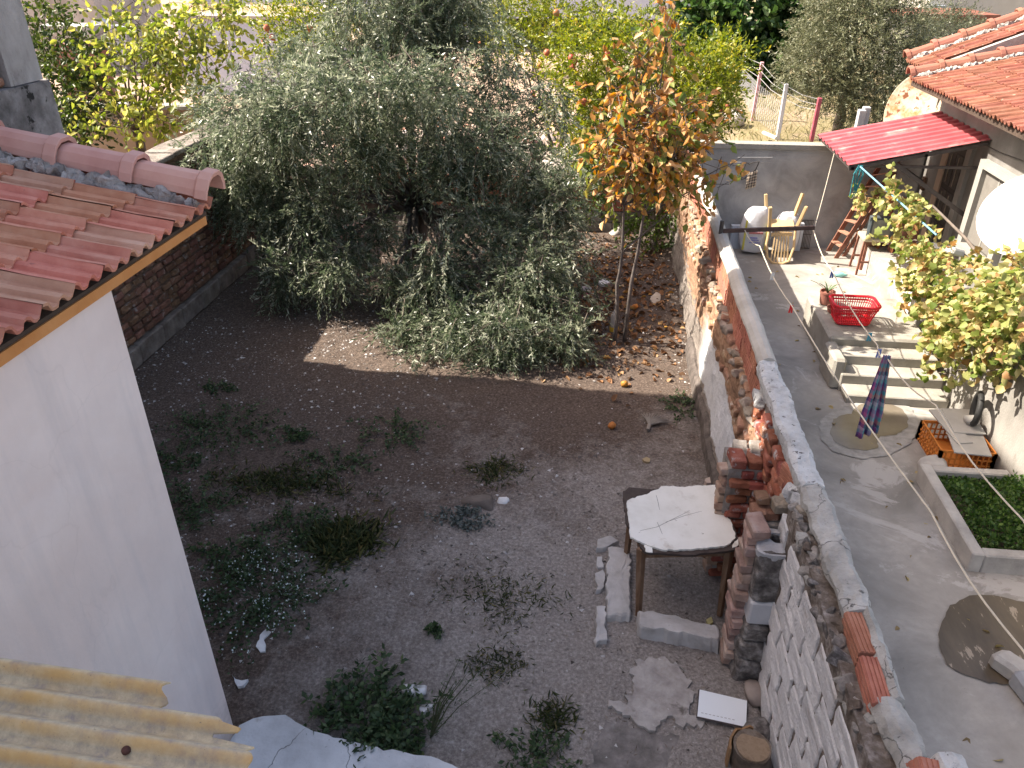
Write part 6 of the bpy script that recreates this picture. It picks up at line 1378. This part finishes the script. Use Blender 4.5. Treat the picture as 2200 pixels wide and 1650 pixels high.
# ---- grapevine
gv = thing('grapevine', 'yellowing grapevine spilling over the terrace wall and pergola at right', 'vine', (4.2, 8, 1))
GC = []
for (u, v, x, r) in ((1828, 428, 3.85, .10), (1862, 415, 3.9, .13), (1900, 410, 3.95, .15), (1940, 425, 4.0, .18), (1985, 448, 4.05, .13), (1950, 465, 3.97, .14), (1935, 520, 3.97, .13), (1975, 520, 4.0, .16), (1975, 570, 4.0, .22), (2020, 555, 4.0, .2), (1960, 620, 3.95, .17), (2050, 610, 4.0, .26), (2120, 610, 4.05, .22), (2185, 600, 4.05, .22), (2030, 680, 3.95, .22), (1990, 655, 3.9, .12), (2090, 690, 3.95, .28), (2160, 670, 4.0, .3), (2060, 745, 3.95, .20), (2130, 745, 4.0, .22), (2190, 730, 4.0, .22), (2010, 760, 3.9, .09), (2015, 800, 3.9, .06), (2180, 800, 4.0, .10), (2220, 640, 4.0, .3)):
    p = PX(u, v, x); GC.append((p.x, p.y, p.z, r * .8, r * 1.15, r))
P, D, S, rn, s0, sd_, sl = shoots(GC, 560, 6, .24, .080, droop=.15, outw=.5, shell=.1, spread=.9, seed=23)
D = D + np.array([-.5, -.2, -.6]) * RNG.random(len(D))[:, None]
VS = [(0.0, (0.10, 0.15, 0.025)), (0.25, (0.23, 0.27, 0.075)), (0.55, (0.40, 0.39, 0.15)), (0.8, (0.50, 0.42, 0.21)), (0.93, (0.46, 0.29, 0.12)), (1.0, (0.28, 0.13, 0.06))]
def lobed(name, m, k):
    rg_ = random.Random(k); pts = []
    for i in range(11):
        a = R(-150 + 30 * i); r_ = (.50 if i % 2 else .36) * rg_.uniform(.85, 1.1); pts.append((.45 + r_ * math.cos(a) * .95, r_ * math.sin(a) * 1.05))
    V = [(0, 0, 0), (.45, 0, .03)] + [(x, y, .05 * math.sin(x * 5 + k) - .10 * (y * y) * 2 - .06 * x) for x, y in pts]
    F = [(1, 2 + i, 3 + i) for i in range(10)] + [(1, 12, 0), (1, 0, 2)]
    return raw_mesh(name, np.array(V), np.array(F), m)
vm = [lobed('leaf', leafmat('vine_leaf_single', VS, .5, .35, objrand=True), k) for k in range(4)]
order = np.argsort(np.linalg.norm(P - np.array([0, 0, CAM_H]), axis=1))[::11][:295]
for i in order:
    q = Vector(D[i]).to_track_quat('X', 'Z'); e = (q @ Euler((random.uniform(-1, 1), 0, 0)).to_quaternion()).to_euler()
    put('leaf', random.choice(vm), gv, tuple(P[i]), e, float(S[i]) * 1.3)
mk = np.ones(len(P), bool); mk[order] = False
crown(gv, P[mk], D[mk], S[mk], .95, np.clip(RNG.random(mk.sum()) * .98, 0, 1), leafmat('vine_leaf', VS, .5, .35), 'foliage', True, curl=.15)
for k in range(len(GC) - 1):
    if k % 2 == 0: limb(gv, [Vector(GC[k][:3]), Vector(GC[k][:3]).lerp(Vector(GC[k + 1][:3]), .5) + Vector((0, 0, .05)), Vector(GC[k + 1][:3])], .009, .006, TWIG, 'vine_stem', .02, 5, k)
limb(gv, [(4.3, 7.6, 1.28), (4.2, 7.9, 1.6), (4.0, 8.6, 1.9), (3.98, 9.6, 1.95)], .02, .014, TWIG, 'vine_trunk', .02, 6)

# ================================================================== YARD THINGS
# ---- old table
tb_ = thing('old_table', 'old wooden table with a peeling cream laminate top beside the flue pier', 'table', (.8, 5, 0))
dark = mat('table_core', [(0.045, 0.033, 0.03), (0.09, 0.07, 0.06)], 9, .9, .6)
core = [PZ(*p, .645) for p in ((1338, 1056), (1350, 1046), (1400, 1050), (1540, 1042), (1590, 1165), (1575, 1180), (1480, 1192), (1385, 1186), (1345, 1120))]
MB().prism(jag(core, .04, .006, 2), .620, .640).build('tabletop_core', dark, tb_)
LAM = mat('cream_laminate', [(0.64, 0.62, 0.56), (0.76, 0.745, 0.69), (0.82, 0.805, 0.76)], 3, .55, .15, 30, .003, spots=[((0.36, 0.29, 0.20), 2.6, .57, .16), ((0.30, 0.27, 0.22), 12, .66, .06)])
ven = [PZ(*p, .66) for p in ((1347, 1076), (1358, 1070), (1385, 1062), (1412, 1050), (1425, 1043), (1470, 1045), (1535, 1040), (1545, 1065), (1560, 1100), (1575, 1130), (1580, 1155), (1562, 1171), (1490, 1179), (1425, 1180), (1385, 1168), (1353, 1152), (1350, 1110))]
MB().prism(jag(ven, .022, .007, 5), .6405, .657).build('laminate_top', LAM, tb_)
MB().prism(jag([PZ(*p, .63) for p in ((1383, 1172), (1402, 1178), (1400, 1190), (1388, 1190))], .02, .004, 1), .641, .648).build('laminate_chip', LAM, tb_); MB().prism(jag([PZ(*p, .63) for p in ((1575, 1170), (1588, 1160), (1586, 1176), (1572, 1180))], .02, .004, 1), .641, .648).build('laminate_chip', LAM, tb_)
CRK = mat('crack_dark', [(0.03, 0.025, 0.02), (0.05, 0.04, 0.035)], 9)
for pts in ([(1376, 1140), (1412, 1132), (1440, 1118), (1480, 1098)], [(1410, 1064), (1414, 1080), (1417, 1095)], [(1412, 1122), (1418, 1135), (1423, 1148)], [(1430, 1122), (1470, 1108), (1508, 1098)]):
    MB().tube([PZ(u, v, .6572) for u, v in pts], [.0012] + [.0016] * (len(pts) - 2) + [.001], 4).build('crack', CRK, tb_)
stc = PZ(1418, 1104, .657)
TW = mat('table_wood', [(0.10, 0.055, 0.03), (0.19, 0.115, 0.07), (0.26, 0.185, 0.13)], 6, .8, .4, 50, .005, stretch=(3, 3, .6))
legs = [(.50, 4.52), (1.15, 4.60), (.41, 5.18), (1.10, 5.28)]; tops_ = [(.475, 4.62), (1.16, 4.72), (.43, 5.20), (1.09, 5.30)]
for (x, y), (u, v) in zip(legs, tops_):
    MB().tube([(x, y, .0), (x, y, .02), (u, v, .62)], [.024, .025, .038], 4).build('leg', TW, tb_)
for i, j in ((0, 1), (1, 3), (3, 2), (2, 0)): MB().beam((*tops_[i], .575), (*tops_[j], .575), .022, .085).build('apron', TW, tb_)
# ---- kerb stones round the table
STN = mat('limewashed_stone', [(0.34, 0.325, 0.315), (0.48, 0.465, 0.46), (0.58, 0.57, 0.57)], 4, .92, .6, 45, .012, spots=[((0.13, 0.10, 0.085), 4, .63, .06)])
def slab(label, poly, h, seed=0, m=STN, amp=.012, name='kerb_slab', grp='stone kerb slabs round the table'):
    P_ = jag(poly, .035, amp, seed); n = len(P_); cx = sum(p[0] for p in P_) / n; cy_ = sum(p[1] for p in P_) / n
    rings = []
    for s, z in ((1.03, -.04), (1.02, h * .45), (1.0, h * .8), (.955, h * .97), (.90, h), (.6, h * 1.0), (.25, h)):
        rings.append([(cx + (x - cx) * s, cy_ + (y - cy_) * s, z) for x, y in P_])
    V = [p for r in rings for p in r]; F = [(i * n + k, i * n + (k + 1) % n, (i + 1) * n + (k + 1) % n, (i + 1) * n + k) for i in range(len(rings) - 1) for k in range(n)] + [tuple((len(rings) - 1) * n + k for k in range(n))]
    o = MB().add(V, F).build(name, m, None, rough=.013, rscale=13, seed=seed); return tag(o, label, 'stone', grp)
slab('long pale kerb slab left of the old table', [PZ(*p, .07) for p in ((1306, 1172), (1352, 1176), (1356, 1210), (1352, 1322), (1304, 1318))], .07, 1)
slab('thick mossy kerb slab in front of the old table', [PZ(*p, .12) for p in ((1370, 1316), (1400, 1310), (1542, 1345), (1548, 1375), (1470, 1362), (1372, 1342))], .12, 2)
slab('rounded kerb stone at the far left corner of the slabs', [PZ(*p, .05) for p in ((1283, 1155), (1312, 1150), (1328, 1158), (1300, 1175), (1284, 1178))], .05, 3)
slab('small pinkish kerb stone left of the long slab', [PZ(*p, .04) for p in ((1281, 1230), (1298, 1225), (1300, 1262), (1281, 1268))], .04, 4)
slab('narrow grey kerb stone at the near left of the slabs', [PZ(*p, .05) for p in ((1280, 1300), (1302, 1298), (1303, 1372), (1281, 1378))], .05, 5)
slab('tiny kerb stone between the far left stones', [PZ(*p, .04) for p in ((1282, 1198), (1296, 1195), (1300, 1218), (1284, 1220))], .035, 6)
# ---- worn concrete patch
PATCH = mat('worn_patch', [(0.26, 0.235, 0.22), (0.38, 0.35, 0.33), (0.48, 0.45, 0.43)], 9, .95, .8, 60, .012, spots=[((0.15, 0.13, 0.115), 4, .62, .08), ((0.56, 0.53, 0.51), 14, .66, .05)])
tag(MB().prism(jag([PZ(*p) for p in ((1352, 1440), (1375, 1420), (1425, 1415), (1455, 1432), (1480, 1460), (1488, 1500), (1485, 1535), (1512, 1552), (1508, 1568), (1455, 1558), (1432, 1540), (1405, 1572), (1360, 1560), (1335, 1530), (1305, 1522), (1308, 1512), (1340, 1516), (1362, 1480))], .03, .028, 9), -.05, gz(.6, 3.8) + .014).build('concrete_patch', PATCH, None, rough=.006, rscale=12), 'worn patch of old concrete showing through the soil near the white board', 'concrete')
tag(MB().prism(jag([PZ(*p) for p in ((1262, 1655), (1285, 1560), (1330, 1545), (1420, 1580), (1510, 1572), (1512, 1655))], .035, .03, 12), -.06, gz(.6, 3.3) + .008).build('buried_slab', mat('buried_cement', [(0.13, 0.118, 0.11), (0.21, 0.19, 0.178), (0.31, 0.285, 0.27)], 10, .95, .9, 60, .014), None, rough=.008, rscale=9), 'half-buried dusty cement slab at the bottom edge of the yard', 'slab')
# ---- white board, log, stones
wb = thing('white_board', 'white laminated board lying on the soil near the block wall', 'board', (1.06, 3.7, 0))
qd = [PZ(*p, .05) for p in ((1503, 1481), (1605, 1505), (1603, 1562), (1498, 1539))]
MB().add([(p.x, p.y, .032) for p in qd] + [(p.x, p.y, .05) for p in qd], [(0, 1, 2, 3), (7, 6, 5, 4), (0, 4, 5, 1), (1, 5, 6, 2), (2, 6, 7, 3), (3, 7, 4, 0)]).build('panel', mat('white_laminate', [(0.76, 0.80, 0.84), (0.80, 0.84, 0.87)], 2, .35, .02, spec=.5), wb)
MB().tube([(p.x, p.y, .041) for p in qd + [qd[0]]], .0095, 4).build('edge_band', mat('dark_edge', [(0.06, 0.05, 0.05), (0.1, 0.08, 0.08)], 9), wb)
for k in range(9): MB().beam(qd[3].lerp(qd[2], .06 + .08 * k) + Vector((.01, .035, .0008)), qd[3].lerp(qd[2], .11 + .08 * k) + Vector((.01, .035, .0008)), .004, .0012).build('scuff', mat('grey_scuff', [(0.35, 0.35, 0.36), (0.42, 0.42, 0.43)], 30), wb)
lg = thing('log_stump', 'sawn log stump with peeling bark at the bottom edge', 'log', (1.18, 3.28, 0))
BK2 = mat('pale_bark', [(0.10, 0.075, 0.06), (0.19, 0.15, 0.12), (0.28, 0.24, 0.20)], 8, .95, .9, 30, .02)
MB().tube([(1.19, 3.30, -.02), (1.185, 3.295, .10), (1.18, 3.28, .21)], [.125, .12, .115], 18).build('log_body', BK2, lg, rough=.012, rscale=9)
MB().tube([(1.18, 3.28, .205), (1.18, 3.28, .216)], .105, 18).build('cut_face', mat('end_grain', [(0.20, 0.14, 0.09), (0.30, 0.22, 0.15), (0.24, 0.17, 0.11)], 14, .9, .6), lg)
rows_ = [[Vector((1.18 + .15 * math.cos(a), 3.28 + .15 * math.sin(a), z + .015 * math.sin(a * 9))) for a in np.linspace(1.4, 3.3, 12)] for z in (.0, .08, .16, .215)]
b = MB().sheet(rows_); o = b.build('bark_curl', mat('orange_bark', [(0.24, 0.13, 0.06), (0.34, 0.21, 0.11)], 8, .9, .6), lg); o.modifiers.new('thick', 'SOLIDIFY').thickness = .014
put('dark_stone', stone('dark_stone', (.20, .16, .14), BLOCK_DK, 3), None, (1.27, 3.52, .05), (0, 0, .4), label='dark rounded stone against the wall foot above the log', cat='stone')
put('pale_stone', stone('pale_stone', (.14, .22, .10), mat('tan_stone', [(0.24, 0.20, 0.18), (0.34, 0.29, 0.26)], 5), 6), None, (1.30, 3.85, .04), (0, 0, .1), label='tan stone lodged at the wall foot beside the white board', cat='stone')
CH = mat('white_plaster_chip', [(0.62, 0.62, 0.63), (0.76, 0.76, 0.77)], 9, .9, .5)
def chip(name, label, px, h, seed, m=CH, cat='plaster'):
    c = PZ(*px[0]); o = MB().prism(jag([PZ(*p, h) for p in px], .03, .010, seed), gz(c.x, c.y) - .01, gz(c.x, c.y) + h).build(name, m, None, rough=.004, rscale=14); return tag(o, label, cat)
chip('plaster_flake', 'crescent white plaster flake below the white-flecked weeds', ((572, 1352), (583, 1358), (570, 1372), (568, 1400), (560, 1402), (552, 1388), (560, 1366)), .022, 3)
chip('plaster_flake', 'jagged white plaster flake near the house wall corner', ((500, 1450), (508, 1460), (520, 1462), (532, 1460), (522, 1474), (510, 1476), (502, 1466)), .022, 4)
c = PZ(886, 1490); put('limestone_lump', stone('limestone_lump', (.18, .11, .07), CH, 7, .6), None, (c.x, c.y, .03), (0, 0, .2), label='smooth white limestone lump near the tall wispy weed', cat='stone')
chip('limestone_shard', 'long white limestone shard just below the smooth lump', ((898, 1520), (910, 1512), (925, 1508), (934, 1512), (922, 1520), (908, 1532)), .03, 6, CH, 'stone')
c = PZ(1035, 1082); put('soil_stone', stone('soil_stone', (.36, .24, .13), mat('brown_stone', [(0.10, 0.08, 0.068), (0.18, 0.15, 0.13)], 6), 2, .75), None, (c.x, c.y, -.005), (0, 0, .3), label='brown half-buried stone in the middle of the yard', cat='stone')
c = PZ(1082, 1080); put('pale_pebble', stone('pale_pebble', (.09, .07, .05), CH, 12, .6), None, (c.x, c.y, .02), label='pale pebble right beside the brown half-buried stone', cat='stone')
# cup, bottle, fruit, frond, papers under the copper tree
c = PZ(1258, 641); cup = thing('plastic_tub', 'white and magenta plastic tub lying under the copper-leaved tree', 'tub', (c.x, c.y, 0))
MB().lathe((c.x, c.y, .0), [(.001, .0), (.055, .0), (.075, .15), (.082, .15), (.082, .165), (.07, .165), (.052, .02), (.001, .02)], 20).build('tub', mat('white_tub', [(0.62, 0.6, 0.62), (0.7, 0.68, 0.7)], 4, .4, 0), cup)
MB().lathe((c.x, c.y, .0), [(.060, .03), (.0735, .125)], 20).build('label_band', mat('magenta_print', [(0.45, 0.06, 0.22), (0.5, 0.12, 0.28)], 5, .4, 0), cup)
c = PZ(1322, 715); bo = thing('clear_bottle', 'clear plastic bottle with a yellow base beside the tree stems', 'bottle', (c.x, c.y, 0))
MB().lathe((c.x - .02, c.y + .05, .02), [(.001, .02), (.055, .02), (.06, .05), (.06, .22), (.04, .26), (.02, .28), (.02, .30), (.001, .30)], 16).build('body', mat('cloudy_plastic', [(0.42, 0.37, 0.34), (0.52, 0.47, 0.44)], 4, .25, 0, spec=.6), bo, smooth=True); MB().lathe((c.x - .02, c.y + .05, .02), [(.001, -.02), (.062, -.02), (.064, .05), (.062, .06)], 16).build('yellow_base', mat('yellow_plastic', [(0.6, 0.38, 0.03), (0.66, 0.44, 0.06)], 4, .4, 0), bo)
ORG = mat('rotting_fruit', [(0.20, 0.07, 0.02), (0.40, 0.16, 0.03), (0.48, 0.24, 0.06)], 5, .5, .3, vary=.2)
FR = stone('fallen_fruit', (.085, .085, .075), ORG, 3, .12)
for (u, v, lb) in ((1314, 920, 'fallen orange fruit on bare soil left of the dry frond'), (1341, 830, 'fallen orange fruit at the edge of the tree shade'), (1364, 663, 'fallen orange fruit right beside the thin tree stems'), (1352, 607, 'fallen orange fruit farthest back behind the stems')):
    c = PZ(u, v); put('fallen_fruit', FR, None, (c.x, c.y, .035), (u, v, 1), label=lb, cat='fruit', group='fallen fruit on the soil')
c = PZ(1400, 908); fr = thing('dry_frond', 'grey dried fan-shaped frond on the soil', 'frond', (c.x, c.y, 0))
for k in range(13):
    a = R(20 + 7.5 * k); MB().tube([(c.x - .03, c.y - .10, .03), (c.x - .03 + .12 * math.cos(a), c.y - .1 + .12 * math.sin(a), .05), (c.x - .03 + .25 * math.cos(a), c.y - .1 + .25 * math.sin(a), .03)], [.010, .009, .004], 5).build('frond_rib', mat('grey_straw', [(0.17, 0.15, 0.13), (0.26, 0.235, 0.21)], 9), fr)
MB().tube([(c.x - .05, c.y - .20, .025), (c.x - .03, c.y - .09, .03)], .022, 7).build('frond_stalk', MATS['grey_straw'], fr)
chip('paper_scrap', 'large pale paper scrap under the copper-leaved tree', ((1396, 640), (1408, 625), (1420, 628), (1418, 645), (1404, 650)), .02, 8, mat('old_paper', [(0.42, 0.35, 0.28), (0.52, 0.45, 0.38)], 7), 'paper')
chip('foil_scrap', 'crumpled white wrapper among fallen leaves left of the stems', ((1284, 602), (1300, 598), (1312, 604), (1302, 612), (1288, 610)), .03, 9, CH, 'wrapper')
chip('yellow_sponge', 'small yellow sponge on the front kerb slab', ((1519, 1326), (1530, 1321), (1533, 1330), (1522, 1338)), .03, 10, mat('sponge_yellow', [(0.45, 0.40, 0.18), (0.52, 0.47, 0.24)], 9), 'sponge')
chip('metal_strip', 'thin grey metal strip on the soil above the concrete patch', ((1447, 1424), (1450, 1423), (1473, 1440), (1470, 1442)), .012, 11, BRD, 'strip')
chip('cardboard_piece', 'curled tan cardboard piece behind the table', ((1380, 985), (1390, 982), (1399, 986), (1397, 992), (1384, 990)), .03, 12, mat('cardboard', [(0.35, 0.27, 0.16), (0.42, 0.33, 0.2)], 7), 'cardboard')
chip('brick_bat', 'brick fragment at the wall foot behind the table', ((1514, 1030), (1526, 1028), (1526, 1040), (1516, 1040)), .06, 13, mat('pale_brick_bat', [(0.42, 0.33, 0.28), (0.5, 0.42, 0.37)], 7), 'brick')

# ---- weeds
WG = [(0, (0.026, 0.048, 0.022)), (.5, (0.052, 0.09, 0.038)), (.85, (0.09, 0.135, 0.056)), (1, (0.15, 0.18, 0.09))]
WGR = [(0, (0.032, 0.05, 0.018)), (.5, (0.07, 0.09, 0.032)), (.85, (0.13, 0.135, 0.05)), (1, (0.24, 0.20, 0.09))]
WGY = [(0, (0.06, 0.075, 0.07)), (.5, (0.11, 0.13, 0.12)), (1, (0.22, 0.25, 0.24))]
def weed(label, px, rx, ry, kind, n, h=.10, seed=0, group='weed clumps on the yard soil'):
    c = PZ(*px); rg_ = np.random.default_rng(seed + 500); t_ = thing('weed_clump', label, 'weed', (c.x, c.y, 0), group)
    n = int(n * 1.5); ns = max(8, n // 12); a = rg_.random(ns) * 6.283; rr_ = rg_.random(ns) ** .6
    O = np.stack([c.x + rx * (.62 + .3 * rg_.normal(size=ns)) * rr_ * np.cos(a), c.y + ry * (.62 + .3 * rg_.normal(size=ns)) * rr_ * np.sin(a), np.zeros(ns)], 1); O[:, 2] = ground_z(O)
    if kind == 'grass':
        idx = rg_.integers(ns, size=n); P = O[idx] + rg_.normal(size=(n, 3)) * [.07, .07, 0]
        D = np.stack([rg_.normal(size=n) * 1.1, rg_.normal(size=n) * 1.1, .15 + rg_.random(n) * .8], 1)
        V, F, per = leaf_arrays(P, D, h * (.6 + .9 * rg_.random(n)), .06, .2, False, None, .35)
        put('blades', raw_mesh('blades', V, F, leafmat('weed_grass', WGR, .6, .25), rnd=np.repeat(rg_.random(n), per)), t_, kind='stuff')
    else:
        ang = a + rg_.normal(size=ns) * .5; L = (rx + ry) / 2 * (.35 + .5 * rg_.random(ns)); k = 14
        tt = np.linspace(.08, 1, k)[None, :, None]; d = np.stack([np.cos(ang), np.sin(ang), .25 + .5 * rg_.random(ns)], 1)[:, None, :]
        P = O[:, None, :] + d * (L[:, None, None] * tt) ; P[:, :, 2] = O[:, None, 2] + .012 + h * 1.6 * (tt[:, :, 0] * (1.15 - tt[:, :, 0])) * (.4 + .9 * rg_.random(ns)[:, None])
        P = P.reshape(-1, 3) + rg_.normal(size=(ns * k, 3)) * [.012, .012, .006]; m_ = len(P)
        D = rg_.normal(size=(m_, 3)) * [1, 1, .5] + [0, 0, .25]
        V, F, per = leaf_arrays(P, D, (.032 if kind != 'broad' else .042) * (.8 + .9 * rg_.random(m_)), .55, .15, False)
        rn_ = rg_.random(m_) * (.99 if kind != 'fleck' else .7); st_ = WGY if kind == 'grey' else WG
        nm = 'weed_grey' if kind == 'grey' else 'weed_green'
        put('leaves', raw_mesh('leaves', V, F, leafmat(nm, st_, .55, .25), rnd=np.repeat(rn_, per)), t_, kind='stuff')
        b = MB()
        for i in range(0, ns, 1): b.tube([O[i], O[i] + d[i, 0] * L[i] * .5 * [1, 1, 0] + [0, 0, h * .6], O[i] + d[i, 0] * L[i] * [1, 1, 0] + [0, 0, h * .3]], [.003, .0025, .001], 3, False)
        b.build('stems', mat('weed_stem', [(0.05, 0.06, 0.03), (0.09, 0.09, 0.05)], 9, .8, 0), t_, kind='stuff')
        if kind == 'fleck':
            q = rg_.integers(m_, size=m_ // 3); V, F, per = leaf_arrays(P[q] + [0, 0, .012], rg_.normal(size=(len(q), 3)) + [0, 0, .4], .013 + .008 * rg_.random(len(q)), .9, .1, False)
            put('white_flowers', raw_mesh('white_flowers', V, F, mat('white_petal', [(0.55, 0.62, 0.60), (0.65, 0.7, 0.68)], 5, .6, 0)), t_, kind='stuff')
    return t_
for k, w_ in enumerate((
    ('long dark green weed patch nearest the brick wall', (490, 925), .75, .35, 'herb', 560, .10), ('small round green weed alone in the left of the yard', (640, 940), .16, .13, 'herb', 160, .07),
    ('straggling dark green weed in the shade near the yard middle', (845, 935), .42, .26, 'herb', 300, .09), ('tiny green weed just below the sunlit patch, far left', (470, 838), .22, .12, 'herb', 120, .05),
    ('dark weed strip against the white house corner, upper', (385, 985), .28, .4, 'herb', 300, .10), ('dense dark weed against the white house wall, lower', (425, 1085), .38, .34, 'herb', 420, .13),
    ('wide thin mat of grey-green weed left of the yard middle', (610, 1040), .85, .35, 'grass', 900, .07), ('short olive-green grass tuft above the brown stone', (1062, 1010), .32, .28, 'grass', 480, .055),
    ('bushy yellowish-green grass tuft in the left foreground', (735, 1165), .46, .42, 'grass', 1000, .11), ('dark green weed just left of the yellowish grass tuft', (645, 1135), .40, .26, 'herb', 420, .11),
    ('white-flecked green weed beside the white house wall', (560, 1280), .50, .50, 'fleck', 1100, .12), ('small dark green weed above the white-flecked weed', (500, 1195), .30, .24, 'herb', 320, .10),
    ('low grey succulent-like weed below the brown stone', (992, 1118), .24, .12, 'grey', 260, .05), ('thin dark grass mat left of the old table', (1085, 1285), .70, .45, 'grass', 420, .05),
    ('leafy bright green weed beside the cement slab', (785, 1545), .38, .33, 'broad', 900, .12), ('small green weed right of the leafy weed on the slab edge', (855, 1605), .16, .13, 'broad', 220, .08),
    ('dark green weed at the bottom edge left of the buried slab', (1140, 1625), .30, .22, 'herb', 240, .08), ('small straw-coloured tuft left of the concrete patch', (1190, 1545), .18, .16, 'grass', 240, .06),
    ('tiny round green weed in bare soil above the limestone lump', (934, 1362), .06, .05, 'herb', 60, .04), ('faint grey-green weed right of the tall wispy weed', (1060, 1430), .30, .18, 'grass', 260, .05),
    ('thin weed at the wall foot near the far end', (1462, 880), .18, .3, 'herb', 160, .05), ('sprawling weed between the yard middle and the left weeds', (720, 1000), .5, .22, 'herb', 260, .07))):
    weed(w_[0], w_[1], w_[2], w_[3], w_[4], w_[5], w_[6], k)
c = PZ(925, 1585); tw2 = thing('tall_weed', 'tall wispy dark weed stalk leaning right in the foreground', 'weed', (c.x, c.y, 0))
for k in range(9):
    d = Vector((.10 + .035 * k * random.uniform(.5, 1.2), .10 + .05 * random.random(), .45 + .12 * random.random()))
    P_ = [c, c + d * .5 + Vector((-.02, 0, .03)), c + d * random.uniform(.8, 1.15)]
    MB().tube(P_, [.005, .004, .0015], 4, False).build('stalk', MATS['weed_stem'], tw2)
    n_ = 46; t_ = RNG.random(n_)[:, None]; Pq = np.array(P_[0])[None] * (1 - t_) + np.array(P_[2])[None] * t_ + RNG.normal(size=(n_, 3)) * .012
    V, F, per = leaf_arrays(Pq, RNG.normal(size=(n_, 3)) * .6 + np.array(d)[None] * 2, .02 + .03 * RNG.random(n_), .12, .1, False)
    put('leaves', raw_mesh('leaves', V, F, leafmat('weed_green', WG), rnd=np.repeat(RNG.random(n_) * .8, per)), tw2, kind='stuff')

# ---- litter: shards, straw and leaves on the soil (nobody could count them)
def scatter(n, x0, x1, y0, y1, seed, dens=None):
    rg_ = np.random.default_rng(seed); P = np.stack([x0 + (x1 - x0) * rg_.random(n), y0 + (y1 - y0) * rg_.random(n), np.zeros(n)], 1)
    if dens is not None: P = P[rg_.random(n) < dens(P)]
    P[:, 2] = ground_z(P); return P
dz = lambda P: np.clip(.45 + .9 * fbm(P, .8, 41, 3), .08, 1)
P = scatter(21000, -5.7, 1.28, 2.9, 13.6, 61, dz); m_ = len(P); rg_ = np.random.default_rng(8)
sz = .005 + .020 * rg_.random(m_) ** 3
base = np.array([[1, 0, 0], [-.5, .87, 0], [-.5, -.87, 0], [0, 0, .7]]); rot = rg_.random(m_) * 6.28
bx = base[None] * sz[:, None, None] * (0.6 + .8 * rg_.random((m_, 4, 1))); c_, s_ = np.cos(rot)[:, None], np.sin(rot)[:, None]
V = np.stack([bx[:, :, 0] * c_ - bx[:, :, 1] * s_, bx[:, :, 0] * s_ + bx[:, :, 1] * c_, bx[:, :, 2]], 2) + P[:, None, :] + [0, 0, .002]
f = np.array([[0, 1, 3], [1, 2, 3], [2, 0, 3]]); F = (np.arange(m_)[:, None, None] * 4 + f[None]).reshape(-1, 3)
put('gravel', raw_mesh('gravel', V.reshape(-1, 3), F, rampmat('shards', [(0, (0.06, 0.05, 0.045)), (.40, (0.17, 0.15, 0.135)), (.70, (0.30, 0.27, 0.25)), (.88, (0.48, 0.46, 0.45)), (1, (0.62, 0.61, 0.60))]), rnd=np.repeat(rg_.random(m_), 3)), kind='stuff')
P = scatter(26000, -5.7, 1.28, 2.9, 13.6, 62, dz); m_ = len(P)
V, F, per = leaf_arrays(P + [0, 0, .006], rg_.normal(size=(m_, 3)) * [1, 1, .12], .015 + .035 * rg_.random(m_), .16, .1, False, np.array([[0, 0, 1.0]]))
put('straw_litter', raw_mesh('straw_litter', V, F, leafmat('straw', [(0, (0.05, 0.04, 0.032)), (.5, (0.13, 0.10, 0.075)), (.85, (0.26, 0.21, 0.16)), (1, (0.42, 0.37, 0.31))], .8, .1), rnd=np.repeat(rg_.random(m_), per)), kind='stuff')
fd = lambda P: np.clip(1.25 - np.hypot((P[:, 0] - .3) / 1.9, (P[:, 1] - 10.9) / 2.6), 0.0, 1) ** 1.2
P = scatter(5200, -3.6, 1.28, 7.2, 13.9, 63, fd); m_ = len(P)
V, F, per = leaf_arrays(P + [0, 0, .012], rg_.normal(size=(m_, 3)) * [1, 1, .3], .06 + .06 * rg_.random(m_), .62, .35, True, np.array([[0, 0, 1.0]]), .15)
put('fallen_leaves', raw_mesh('fallen_leaves', V, F, leafmat('fallen_leaf', [(0, (0.06, 0.035, 0.02)), (.4, (0.17, 0.085, 0.04)), (.75, (0.32, 0.16, 0.075)), (.92, (0.42, 0.27, 0.15)), (1, (0.45, 0.24, 0.04))], .7, .15), rnd=np.repeat(rg_.random(m_), per)), kind='stuff')
